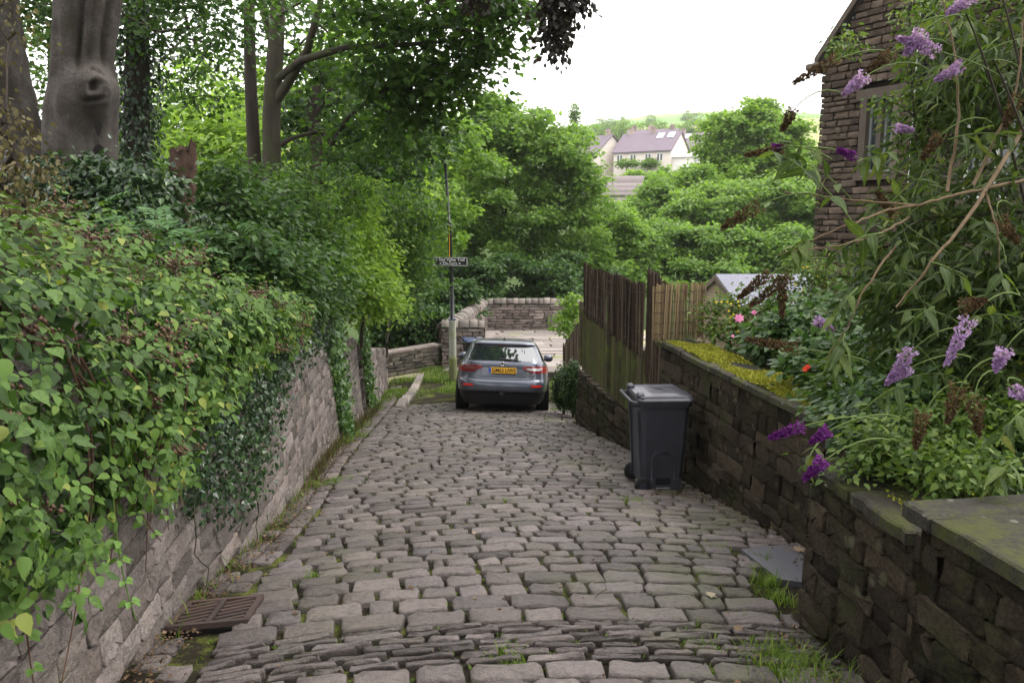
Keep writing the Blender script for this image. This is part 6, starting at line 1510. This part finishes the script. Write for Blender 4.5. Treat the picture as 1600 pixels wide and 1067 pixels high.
n = 3000; Y = rg.uniform(8, 12.2, n); z = walltop(Y) + .05 + rg.normal(size=n) * .16 - .1 * np.abs(rg.normal(size=n)); P = wall_face(Y, z) + np.stack([np.abs(rg.normal(size=n)) * .06 - .05, np.zeros(n), np.zeros(n)], 1); ivy('ivy', 'ragged dark ivy fringe along the top of the near wall under the shrubs', (P, np.tile((.8, -.3, .6), (n, 1))), L_ivy, 204, (.045, .07), 6)
# ------------------------------------------------------------------ buddleia over the garden wall
LAN = T_oval(.125, .04, .25, 5); LANB = T_oval(.155, .045, .32, 6)
rg = np.random.default_rng(300)
bu = empty('buddleia_bush', (3.3, 4.6, .1), 'big straggling buddleia with lilac flower spikes overhanging the garden wall', 'shrub')
B0 = rel(bu)
def bez(P, n=16):
    P = np.array(P, float); m = len(P) - 1; u = np.linspace(0, 1, n)[:, None]
    return sum(math.comb(m, i) * u ** i * (1 - u) ** (m - i) * P[i] for i in range(m + 1))
def poly(P, n=6):
    P = np.array(P, float); t = np.arange(len(P)); tt = np.linspace(0, len(P) - 1, (len(P) - 1) * n + 1)
    out = np.stack([np.interp(tt, t, P[:, i]) for i in range(3)], 1)
    for _ in range(3): out[1:-1] = (out[:-2] + 2 * out[1:-1] + out[2:]) / 4
    return out
main = [  # long bare canes seen across the bush
    ([at(1640, 275, 4.3), at(1560, 290, 4.2), at(1470, 310, 4.1), at(1430, 322, 4.1), at(1330, 312, 4.2), at(1225, 300, 4.3)], .014),
    ([at(1430, 322, 4.1), at(1380, 330, 4.1), at(1330, 350, 4.0), at(1270, 375, 4.0), at(1215, 400, 4.0)], .010),
    ([at(1600, 200, 4.4), at(1510, 345, 4.0), at(1455, 410, 3.9), at(1400, 480, 3.9)], .016),
    ([at(1420, 340, 4.1), at(1380, 365, 4.0), at(1310, 385, 3.9), at(1240, 392, 3.9)], .009),
    ([at(1400, 385, 3.9), at(1350, 450, 3.8), at(1320, 520, 3.8), at(1290, 560, 3.8)], .008),
    ([at(1540, 300, 4.0), at(1560, 360, 3.9), at(1562, 420, 3.9)], .007),
    ([at(1480, 300, 4.3), at(1500, 180, 4.4), at(1490, 60, 4.5), at(1460, -40, 4.6)], .012),
    ([at(1520, 290, 4.2), at(1590, 140, 4.3), at(1600, 20, 4.4)], .012)]
for P, r_ in main:
    q = MB(); pts = poly(P); pts[1:-1] += rg.normal(size=(len(pts) - 2, 3)) * .003; q.tube(pts, np.linspace(r_ * .75, r_ * .25, len(pts)), 7); shift(q, bu).build('cane', B_bud, bu, True)
# upright stems from the root
for k in range(9):
    t_ = at(rg.uniform(1470, 1660), rg.uniform(-60, 420), rg.uniform(4, 5.2)); b = B0 + rg.normal(size=3) * np.array((.15, .2, 0)); pts = bez([b, b + (0, 0, .8), t_ + np.array((.25, .1, -.3)), t_], 14)
    q = MB(); q.tube(pts, np.linspace(.016, .004, 14), 6); shift(q, bu).build('cane', B_mid, bu, True)
# leafy shoots: pairs of lance leaves along thin stems
Ps, Ds, Ns, Ss, stm = [], [], [], [], MB()
def shoot(a, b, n, size, droop=.5, tip=None):
    a, b = np.asarray(a, float), np.asarray(b, float); L = np.linalg.norm(b - a); mid = (a + b) / 2 + np.array((0, 0, L * .18)); pts = bez([a, mid, b], 12); stm.tube(pts, np.linspace(.005, .002, 12), 4, False)
    for i in range(n):
        u = .15 + .85 * (i + .5) / n; k = u * 11; j = int(min(k, 10)); p = pts[j] + (pts[j + 1] - pts[j]) * (k - j); t_ = unit(pts[j + 1] - pts[j]); s1 = unit(np.cross(t_, (0, 0, 1.))); 
        if i % 2: s1 = unit(np.cross(t_, s1))
        for sgn in (-1, 1):
            d = unit(s1 * sgn + t_ * .55 + np.array((0, 0, -droop)) + rg.normal(size=3) * .2); nn = unit(np.array((0, 0, 1.)) + rg.normal(size=3) * .35 - d * .2); Ps.append(p); Ds.append(d); Ns.append(nn); Ss.append(size * rg.uniform(.65, 1.15) * (1.1 - .5 * u))
for px, py, Y, qx, qy, n, sz in ((1330, 345, 4.0, 1200, 235, 5, 0.163), (1330, 312, 4.2, 1235, 250, 5, 0.155), (1270, 375, 4.0, 1235, 395, 5, 0.155), (1380, 365, 4.0, 1300, 400, 5, 0.163), (1320, 520, 3.8, 1305, 590, 5, 0.163), (1340, 450, 3.8, 1290, 520, 5, 0.155), (1455, 410, 3.9, 1510, 440, 3, .16), (1562, 420, 3.9, 1575, 470, 5, 0.155), (1400, 240, 4.3, 1340, 260, 5, 0.163), (1300, 250, 4.2, 1215, 232, 3, .17),
                             (1590, 720, 3.3, 1540, 760, 4, .17), (1600, 640, 3.4, 1560, 690, 3, .16), (1420, 600, 3.9, 1350, 640, 4, .15), (1460, 480, 4.0, 1410, 520, 3, .16), (1280, 690, 3.7, 1255, 735, 3, .12), (1480, 90, 4.4, 1450, 150, 3, .18), (1560, 60, 4.4, 1520, 110, 3, .17)):
    shoot(at(px, py, Y), at(qx, qy, Y - .1), n, sz)
for k in range(105):
    px, py = rg.uniform(1330, 1640), rg.uniform(-30, 640)
    if px < 1480 and py < 270: continue
    if px < 1360 and py > 390: continue
    Y = rg.uniform(4.2, 5.8); a = at(px, py, Y); b = a + unit(rg.normal(size=3) + np.array((-.4, -.4, .2))) * rg.uniform(.25, .5); shoot(a, b, int(rg.integers(3, 6)), rg.uniform(.10, .17))
Ps, Ds, Ns, Ss = map(np.array, (Ps, Ds, Ns, Ss)); tn = np.clip(rg.normal(.5, .22, len(Ps)), 0, 1)
order = np.argsort(-Ss / Ps[:, 1]); lm = []
for k in range(8): V, fs = LANB; lm.append(mesh_np('leaf', V + rg.normal(size=V.shape) * np.array((.01, .006, .025)), fs, L_budbig, np.full(len(V), .22 + .09 * k), True))
for i in order[:290]:
    o = bpy.data.objects.new('leaf', lm[int(rg.integers(8))]); COL.objects.link(o); o.parent = bu; o.matrix_local = leaf_at(Ps[i] - B0, Ds[i], Ns[i], Ss[i])
ro_ = order[290:]; V, F_, T = leaf_verts(LAN, Ps[ro_], Ds[ro_], Ns[ro_], Ss[ro_], tn[ro_]); add('foliage', mesh_np('foliage', V - B0, F_, L_bud, T), bu, kind='stuff')
shift(stm, bu).build('stems', B_green, bu, kind='stuff')
# deeper, smaller foliage closing the bush
C = np.vstack([in_ell(n_, c, rr, rg, .2) for c, rr, n_ in [E(1530, 250, 5.6, 80, 130, 96, 220), E(1570, 90, 5.4, 70, 110, 64, 180), E(1490, 450, 5.2, 110, 120, 110, 200), E(1570, 500, 4.6, 70, 150, 66, 120), E(1410, 450, 5.8, 50, 70, 30, 120), E(1500, 100, 5.8, 36, 90, 18, 100), E(1420, 330, 5.6, 40, 30, 14, 100)]])
mb = grow([B0, B0 + (0, 0, .6), B0 + (.1, .3, 1.6)], [.05, .04, .02], C, rg, .3, .0, .003); shift(mb, bu).build('twigs', B_mid, bu, True, kind='stuff')
V, F_, T = spray(C, 24, .19, .8, .095, LAN, rg, up=.6, droop=.45, tint=(.48, .24)); add('inner_foliage', mesh_np('inner_foliage', V - B0, F_, L_bud, T), bu, kind='stuff')
def spike(base, tip, w, mat, n, name='flower_spike', parent=bu, dens=1.0, sz=.013):
    """tapered panicle of tiny florets"""
    base, tip = np.asarray(base, float), np.asarray(tip, float); ax = tip - base; L = np.linalg.norm(ax); ax /= L; s1 = unit(np.cross(ax, (0.1, .3, 1.))); s2 = np.cross(ax, s1)
    u = rg.random(n) ** .8; th = rg.random(n) * 2 * PI; r_ = w * (1 - u) ** .7 * (.75 + .25 * np.sin(u * 26)) * rg.uniform(.78, 1.06, n); d = np.cos(th)[:, None] * s1 + np.sin(th)[:, None] * s2; P = base + ax * (u * L)[:, None] + d * r_[:, None] + ax * rg.normal(size=n)[:, None] * .004
    V, F_, T = leaf_verts(T_diamond(.5, .15, .5), P, rg.normal(size=(n, 3)) * .8 + d, d + rg.normal(size=(n, 3)) * .5, sz * rg.uniform(.7, 1.3, n), np.clip(rg.normal(.5, .25, n) + .2 * (1 - u), 0, 1)); L0 = rel(parent)
    sb = base - ax * .16 + np.array((.10, .04, .0)); sq = MB(); sq.tube(bez([tip * .4 + base * .6, base - ax * .06, sb, sb + np.array((.14, .08, -.06))], 8), np.linspace(.0025, .0045, 8), 4); shift(sq, parent).build('flower_stalk', B_green, parent)
    return add(name, mesh_np(name, V - L0, F_, mat, T), parent)
for (a, b, Y, w) in (((1465, 80), (1405, 60), 4.0, .05), ((1440, 50), (1415, 85), 4.0, .045), ((1352, 118), (1318, 148), 4.0, .042), ((1520, -5), (1480, 22), 4.1, .045), ((1500, 105), (1462, 126), 4.3, .035), ((1515, 495), (1478, 570), 3.7, .05), ((1570, 545), (1556, 578), 3.6, .045), ((1425, 545), (1385, 600), 3.9, .045), ((1420, 575), (1390, 595), 3.9, .04), ((1585, 610), (1610, 625), 3.6, .04), ((1400, 200), (1425, 204), 4.3, .025), ((1480, 120), (1500, 95), 4.4, .03), ((1275, 500), (1300, 515), 4.0, .03)):
    spike(at(*a, Y), at(*b, Y), w * .8, L_lilac, 560)
for (a, b, Y, w) in (((1255, 665), (1203, 684), 3.6, .033), ((1295, 672), (1268, 690), 3.6, .034), ((1288, 718), (1257, 748), 3.5, .034), ((1208, 232), (1222, 230), 4.2, .02), ((1335, 245), (1310, 235), 4.2, .025)):
    spike(at(*a, Y), at(*b, Y), w * .85, L_plum, 520)
for (a, b, Y, w) in (((1205, 425), (1155, 465), 3.9, .028), ((1235, 430), (1172, 478), 3.9, .030), ((1222, 430), (1222, 495), 3.9, .028), ((1225, 232), (1165, 243), 4.2, .026), ((1190, 318), (1128, 358), 4.1, .045), ((1240, 170), (1222, 205), 4.3, .028), ((1500, 480), (1540, 470), 3.7, .04), ((1400, 340), (1370, 300), 4.2, .03), ((1250, 545), (1165, 530), 3.9, .035), ((1520, 620), (1530, 680), 3.7, .05), ((1500, 600), (1480, 660), 3.7, .05), ((1445, 640), (1430, 700), 3.7, .04), ((1395, 80), (1350, 120), 4.2, .035), ((1310, 90), (1240, 130), 4.2, .03), ((1560, 340), (1590, 380), 4.0, .04), ((1470, 210), (1440, 250), 4.3, .035), ((1590, 150), (1570, 200), 4.2, .04)):
    spike(at(*a, Y), at(*b, Y), w, L_spent, 480, 'spent_spike', sz=.013)

gj = empty('golden_climber', hp(1.6, 1.0, .3), 'fine yellow-green climber on wires in front of the house window', 'climber')
rgj = np.random.default_rng(333); C = np.vstack([in_ell(n_, c, rr, rgj, .2) for c, rr, n_ in [E(1318, 68, 6.0, 16, 20, 9), E(1388, 165, 5.8, 14, 20, 6), E(1425, 110, 6, 20, 40, 12), E(1450, 30, 6, 46, 40, 24), E(1400, 215, 5.8, 12, 16, 4), E(1460, 180, 6, 36, 40, 16)]])
mb = grow([at(1440, 300, 6.0), at(1425, 150, 6.0), at(1420, 0, 6.0)], [.008, .006, .004], C, rgj, .2, .0, .002); shift(mb, gj).build('stems', B_mid, gj)
V, F_, T = spray(C, 22, .09, .8, .035, OV, rgj, up=.5, droop=.5, tint=(.6, .25)); add('foliage', mesh_np('foliage', V - rel(gj), F_, L_fresh, T), gj)
# ------------------------------------------------------------------ garden plants
GG = 'plants in the garden bed'
def gplant(name, label, px, py, Y, ells, nl, size, mat, seed, tpl=OV, **k):
    b = at(px, py, Y); b[2] = .05
    kw = dict(r=.14, clump=(2, .12, .7), rtip=.003, step=.18); kw.update(k)
    return shrub(name, label, 'plant', px, Y, ells, nl, size, mat, seed, tpl, base=b, group=GG, bm=B_green, **kw)
p1 = gplant('leafy_plant', 'clump of dark green leafy plants with pink anemones beside the mossy coping', 1210, 540, 8.0, [E(1235, 515, 8.0, 48, 34, 50), E(1200, 530, 8.4, 32, 20, 26), E(1270, 500, 8.2, 36, 40, 30)], 12, .085, L_gard, 311)
p2 = gplant('loosestrife', 'airy plant with small yellow flowers between shed and flower bed', 1140, 510, 9.2, [E(1140, 495, 9.3, 28, 40, 26), E(1240, 450, 9.2, 46, 40, 40), E(1285, 440, 9, 26, 50, 26), E(1180, 470, 9.4, 30, 20, 14)], 14, .05, L_fresh, 312)
p3 = gplant('border_shrub', 'dark broad-leaved plant drooping over the coping in mid garden', 1260, 590, 6.6, [E(1290, 560, 6.8, 45, 26, 40), E(1340, 560, 6.4, 50, 40, 36), E(1345, 600, 6.2, 45, 24, 26)], 11, .09, L_gard, 313, tint=(.4, .2))
p4 = gplant('border_shrub', 'variegated pale green shrub with a red flower behind the coping', 1290, 620, 5.8, [E(1320, 612, 5.6, 36, 30, 44), E(1370, 590, 5.6, 40, 34, 36)], 12, .06, L_fresh, 314, tint=(.35, .2))
p5 = gplant('border_shrub', 'bright yellow-green small-leaved shrub above the near coping slab', 1470, 720, 4.1, [E(1440, 690, 4.2, 75, 60, 90), E(1530, 670, 4.2, 60, 55, 60), E(1370, 705, 4.0, 38, 40, 36), E(1500, 740, 3.7, 70, 36, 50)], 12, .042, L_fresh, 315, r=.10, clump=(2, .08, .8), tint=(.5, .2))
p6 = gplant('border_shrub', 'dark shrub filling the corner between buddleia and near wall', 1580, 720, 4.2, [E(1590, 700, 4.3, 60, 70, 70), E(1400, 640, 4.8, 70, 50, 60), E(1340, 655, 4.6, 40, 36, 36), E(1360, 640, 5.2, 36, 26, 26)], 12, .06, L_gard, 316, tint=(.45, .22))
p7 = gplant('border_shrub', 'low leafy plants along the back of the bed under the house window', 1350, 480, 8.5, [E(1340, 490, 8.4, 60, 40, 50), E(1420, 500, 8, 60, 50, 40), E(1290, 520, 7.6, 40, 40, 36)], 12, .08, L_gard, 317)
p8 = gplant('bindweed', 'slender leafy stems rising by the end of the bamboo screen', 1115, 520, 9.4, [E(1112, 500, 9.6, 12, 34, 14), E(1150, 520, 9.0, 26, 22, 18)], 9, .055, L_fresh, 318)
for s_, dx, dy, rz_, lb in ((p6, 1.3, .6, 1.0, 'dark shrub deeper in the garden behind the buddleia'), (p5, 1.2, -.9, 2.0, 'yellow-green shrub further along the near wall beyond the picture'), (p7, 1.8, -2.4, .5, 'leafy plants under the house wall behind the buddleia'), (p3, 2.2, -.8, 1.4, 'broad-leaved plant deep in the bed behind the buddleia'), (p6, 2.4, 2.0, 3.0, 'dark shrub by the house wall behind the buddleia'), (p1, 1.9, .4, 2.2, 'leafy clump at the back of the bed below the house')):
    copy_tree(s_, s_.location + Vector((dx, dy, .05)), rz_, (1.15, 1.15, 1.15), lb)
def flower(parent, c, r_, mat, n=6, name='flower'):
    P = np.tile(c, (n, 1)); a = np.arange(n) * 2 * PI / n; ax = unit(np.array((-.2, -.8, .5))); s1 = unit(np.cross(ax, (0, 0, 1.))); s2 = np.cross(s1, ax); d = np.cos(a)[:, None] * s1 + np.sin(a)[:, None] * s2
    V, F_, T = leaf_verts(T_oval(.34, .04, .05, 4), P, d, np.tile(ax, (n, 1)), np.full(n, r_), rg.random(n)); return add(name, mesh_np(name, V - rel(parent), F_, mat, T), parent)
for px, py, Y, r_ in ((1155, 497, 7.8, .055), (1178, 488, 7.9, .03), (1215, 505, 7.9, .025), (1145, 525, 8, .02)): flower(p1, at(px, py, Y), r_, L_pink, 7)
for k in range(30):
    px, py = (rg.uniform(1118, 1160), rg.uniform(470, 520)) if k < 18 else (rg.uniform(1210, 1300), rg.uniform(410, 480)); flower(p2, at(px, py, 9.0), .017, L_yel, 5)
for px, py in ((1258, 577), (1262, 573)): flower(p4, at(px, py, 5.4), .022, L_redf, 6)
# clipped conifers at the fence corner
for (px, py, Y, rx, ry, lb, sd_) in ((881, 606, 15.4, 13, 32, 'small dark clipped conifer at the fence corner, nearer the car', 321), (896, 604, 14.9, 12, 36, 'dark clipped conifer tight against the fence base', 322)):
    c = at(px, py, Y); b = np.array((c[0], Y, float(lane_z(Y)) - .05))
    tree('clipped_conifer', lb, 'shrub', [b, b + (0, 0, .5)], [.03, .02], [(c, np.array((rx, rx, ry)) * Y / F, 150)], 30, .035, DIA, leaf_mat('conifer_%d' % sd_, [(0, (.012, .03, .008)), (.6, (.03, .065, .014)), (1, (.07, .12, .025))], .15), B_dark, sd_, r=.07, flat=1.0, crown='foliage', tname='stem', group='clipped conifers', step=.15, rtip=.003, clump=(2, .06, 1.0), up=.3)
wp_ = np.array((1.05, 23, -2.78)); c_ = at(888, 490, 21)
tree('sapling_shrub', 'pale leafy sapling sprouting over the wicker screen by the terrace', 'shrub', [np.array((c_[0] + .1, 21, -2.8)), np.array((c_[0] + .1, 21, -1.8))], [.03, .02], [E(890, 485, 21, 14, 26, 34), E(878, 505, 20.6, 8, 14, 12)], 14, .10, OV, L_lime, B_green, 323, r=.16, crown='foliage', tname='stem', step=.2, clump=(2, .12, .8))

# ------------------------------------------------------------------ grass, weeds, moss, litter
def blades(P, h, lean, rg, w=.004):
    n = len(P); a = rg.random(n) * 2 * PI; d = np.stack([np.cos(a), np.sin(a), np.zeros(n)], 1); s = np.stack([-np.sin(a), np.cos(a), np.zeros(n)], 1) * w; h = h[:, None]; up = np.array((0, 0, 1.)); l = lean[:, None]
    V = np.stack([P - s, P + s, P + up * h * .55 + d * h * l * .35 - s * .8, P + up * h * .55 + d * h * l * .35 + s * .8, P + up * h + d * h * l], 1).reshape(-1, 3); o = np.arange(n)[:, None] * 5
    return V, [np.concatenate([o + np.array((0, 1, 3)), o + np.array((0, 3, 2)), o + np.array((2, 3, 4))])], np.repeat(np.clip(rg.normal(.5, .25, n), 0, 1), 5)
rg = np.random.default_rng(400); GP, GH = [], []
def tuft(c, r_, n, h):
    p = np.stack([c[0] + rg.normal(size=n) * r_, c[1] + rg.normal(size=n) * r_ * 1.2, np.zeros(n)], 1); p[:, 2] = road_z(p[:, 0], p[:, 1]) - .03; GP.append(p); GH.append(np.abs(rg.normal(size=n)) * h * .35 + h * .6)
for px, py, r_, n, h in ((1200, 905, .05, 160, .07), (1215, 930, .05, 140, .06), (1195, 870, .04, 90, .05), (1175, 885, .03, 60, .05), (1225, 1035, .10, 420, .07), (1260, 1050, .10, 360, .08), (1200, 1010, .06, 140, .05), (985, 780, .07, 180, .05), (1000, 783, .06, 120, .05), (745, 785, .05, 90, .04), (790, 780, .05, 70, .04), (735, 790, .04, 50, .03), (515, 752, .09, 240, .05), (530, 748, .08, 200, .05), (490, 900, .03, 60, .06), (800, 1025, .06, 150, .04), (795, 1010, .04, 80, .04), (1110, 1005, .05, 100, .04), (1020, 960, .02, 30, .03), (1170, 960, .03, 40, .04), (1120, 850, .04, 60, .04), (600, 625, .12, 220, .08), (620, 610, .15, 260, .1), (580, 640, .12, 220, .1), (545, 665, .14, 300, .12), (560, 680, .10, 160, .1), (870, 640, .15, 260, .08), (860, 655, .12, 160, .06), (565, 665, .1, 140, .1), (540, 690, .08, 160, .12)):
    tuft(on_road(px, py), r_, n, h)
for k in range(900):                                   # sparse blades and moss specks in the joints
    y = rg.uniform(3.3, 12); x = rg.uniform(left_edge(y) + .3, min(right_edge(y), 2) - .1); tuft((x, y), .018, int(rg.integers(4, 14)), .022 if x < .8 else .03)
y_ = rg.uniform(4, 18, 900); GP.append(np.stack([left_edge(y_) + np.abs(rg.normal(size=900)) * .07 + .03, y_, lane_z(y_) - .09], 1)); GH.append(np.abs(rg.normal(size=900)) * .05 + .03)
P = np.vstack(GP); hh = np.concatenate(GH); V, F_, T = blades(P, hh, rg.uniform(.3, 1.2, len(P)), rg, .0035)
tag(add('grass', mesh_np('grass', V, F_, L_grass, T)), 'green grass tufts growing in the joints and along the lane edges', 'grass', kind='stuff')
# grass verge beyond the car
n = 14000; x = np.r_[rg.uniform(-3.1, -.9, n * 6 // 10), rg.uniform(-3.6, 2.0, n - n * 6 // 10)]; y = np.r_[rg.uniform(20.0, 23.8, n * 6 // 10), rg.uniform(18.8, 22.2, n - n * 6 // 10)]; nz_ = np.sin(x * 2.3 + y * 1.1) + np.sin(x * 1.1 - y * 2.7 + 1) + rg.normal(size=n) * .5; kp = (nz_ > .1) & (x > -3.5); P = np.stack([x, y, lane_z(y) - .05], 1)[kp]
V, F_, T = blades(P, rg.uniform(.05, .13, len(P)), rg.uniform(.3, 1.3, len(P)), rg, .009); tag(add('grass_verge', mesh_np('grass_verge', V, F_, L_grass, T)), 'patchy bright grass verge between the lamp post and the parked car', 'grass', kind='stuff')
# straw-coloured weeds at the wall foot
n = 1500; y = rg.uniform(8.5, 17, n); P = np.stack([left_edge(y) + np.abs(rg.normal(size=n)) * .06 + .02, y, lane_z(y) - .08], 1); V, F_, T = blades(P, rg.uniform(.05, .22, n) * np.interp(y, [8, 12, 17], [.5, 1.2, 1]), rg.uniform(.2, .9, n), rg, .004); tag(add('dry_weeds', mesh_np('dry_weeds', V, F_, L_dry, T)), 'straw-coloured dry weeds along the foot of the pale wall', 'weeds', kind='stuff')
# leaf litter
n = 2300; y = rg.uniform(3.2, 13, n); x = left_edge(y) + np.abs(rg.normal(size=n)) * .13 + .02
n2 = 500; y2_ = rg.uniform(3.2, 8.4, n2); x2 = np.minimum(np.where(y2_ < 4.36, 1.6, right_edge(y2_)) - np.abs(rg.normal(size=n2)) * .14 - .02, 2.2)
n3 = 260; y3_ = rg.uniform(7.5, 8.4, n3); x3 = rg.uniform(1.35, 1.95, n3); n4 = 160; y4 = rg.uniform(3.3, 9, n4); x4 = rg.uniform(-1.4, 1.7, n4)
x = np.r_[x, x2, x3, x4]; y = np.r_[y, y2_, y3_, y4]; n = len(x); P = np.stack([x, y, road_z(x, y) + rg.uniform(-.012, .012, n)], 1)
V, F_, T = leaf_verts(T_diamond(.34, .14), P, rg.normal(size=(n, 3)) * np.array((1, 1, .25)), np.array((0, 0, 1.)) + rg.normal(size=(n, 3)) * .4, np.abs(rg.normal(size=n)) * .012 + .014, np.clip(rg.beta(1.5, 2.6, n), 0, 1)); tag(add('fallen_leaves', mesh_np('fallen_leaves', V, F_, L_litter, T)), 'brown fallen leaves and debris gathered in the gutters', 'leaves', kind='stuff')
# a few larger fallen leaves one can point at
MAPLE = (np.array([(0, 0, 0), (.15, .42, .04), (.42, .22, .0), (.62, .5, .06), (.66, .14, 0), (1, 0, .05), (.66, -.14, 0), (.62, -.5, .06), (.42, -.22, 0), (.15, -.42, .04)], float), [np.array([(0, 2, 1), (0, 4, 2), (2, 4, 3), (0, 5, 4), (0, 6, 5), (0, 8, 6), (8, 7, 6), (0, 9, 8)])[:, ::-1]])
for px, py, sz, cv, lb in ((1240, 862, .10, .95, 'pale curled fallen leaf lying on the blue-grey slab'), (1110, 930, .08, 1.0, 'cream fallen leaf on the setts beside the near wall'), (1147, 988, .06, .8, 'orange-brown fallen leaf on the narrow setts by the near wall'), (738, 837, .045, .95, 'small cream leaf in the middle of the lane'), (480, 797, .05, .85, 'tan fallen leaf in the gutter under the pale wall')):
    c = on_road(px, py, .022); a = rg.random() * 6; V, F_, T = leaf_verts(MAPLE, np.zeros((1, 3)), np.array([(math.cos(a), math.sin(a), 0)]), np.array([(.1, -.2, 1.)]), np.array([sz]), np.array([cv])); o = add('fallen_leaf', mesh_np('fallen_leaf', V, F_, L_litter, T), loc=c); tag(o, lb, 'leaf', 'single fallen leaves on the lane')
for k, (a, b, lb) in enumerate((((860, 925), (895, 950), 'thin curved twig lying on the big setts in mid lane'), ((930, 935), (948, 923), 'short dark twig on the big setts near the curved one'))):
    A, B = on_road(*a, .01), on_road(*b, .012); q = MB(); m_ = (A + B) / 2 + np.array((.03, .02, .02)); q.tube(bez([A, m_, B], 8), [.003] * 8, 5); q.tube(bez([m_, m_ + (.02, .05, .01), m_ + (-.03, .09, .0)], 6), [.002] * 6, 4); tag(q.build('twig', B_mid), lb, 'twig', 'twigs on the lane')
# moss cushions on the garden wall coping
n = 34000; y = rg.uniform(4.6, 9.5, n); u = rg.random(n); x = right_edge(y) + .015 + u * .40; f = np.sin(y * 3.7 + 1) + .8 * np.sin(y * 7.9 + x * 5) + .7 * np.sin(x * 17 + y * 2) + rg.normal(size=n) * .25 + .6 * (u > .15); kp = (f > -.35); x, y, f = x[kp], y[kp], f[kp]; n = len(x)
P = np.stack([x, y, .163 + np.clip(f, 0, 2) * .014 + rg.random(n) * .008], 1); V, F_, T = leaf_verts(T_diamond(.5, .1), P, rg.normal(size=(n, 3)) + (0, 0, .6), np.array((0, 0, 1.)) + rg.normal(size=(n, 3)) * .5, rg.uniform(.014, .026, n), np.clip(rg.normal(.55, .25, n), 0, 1)); tag(add('moss', mesh_np('moss', V, F_, L_moss, T)), 'yellow-green moss cushions along the coping of the garden wall', 'moss', kind='stuff')
n = 9000; x = rg.uniform(1.8, 2.35, n); y = rg.uniform(2.2, 4.1, n); f = np.sin(y * 5 + 2.2) + np.sin(x * 9 + y * 3) + rg.normal(size=n) * .3 + 1.2 * (x - 2.05) / .3; kp = (f > .9); x, y = x[kp], y[kp]; n = len(x); P = np.stack([x, y, np.where(y > 3.26, .288, .444) + rg.random(n) * .014], 1); V, F_, T = leaf_verts(T_diamond(.5, .1), P, rg.normal(size=(n, 3)) + (0, 0, .6), np.array((0, 0, 1.)) + rg.normal(size=(n, 3)) * .5, rg.uniform(.010, .02, n), np.clip(rg.normal(.4, .25, n), 0, 1)); tag(add('moss', mesh_np('moss', V, F_, L_moss, T)), 'patch of dull green moss on the nearest coping slabs', 'moss', kind='stuff')

# ------------------------------------------------------------------ damp summer air
m, t, out = newmat('damp_air')
pv = nd(t, 'ShaderNodeVolumePrincipled'); pv.inputs['Color'].default_value = (.93, .95, .98, 1); pv.inputs['Density'].default_value = .00024; pv.inputs['Anisotropy'].default_value = .2
t.links.new(pv.outputs[0], out.inputs['Volume'])
q = MB(); q.box((0, 1995, 75), (6200, 4130, 200)); hz_ = q.build('haze', m); tag(hz_, 'thin pale summer haze filling the valley air', 'haze', kind='stuff')
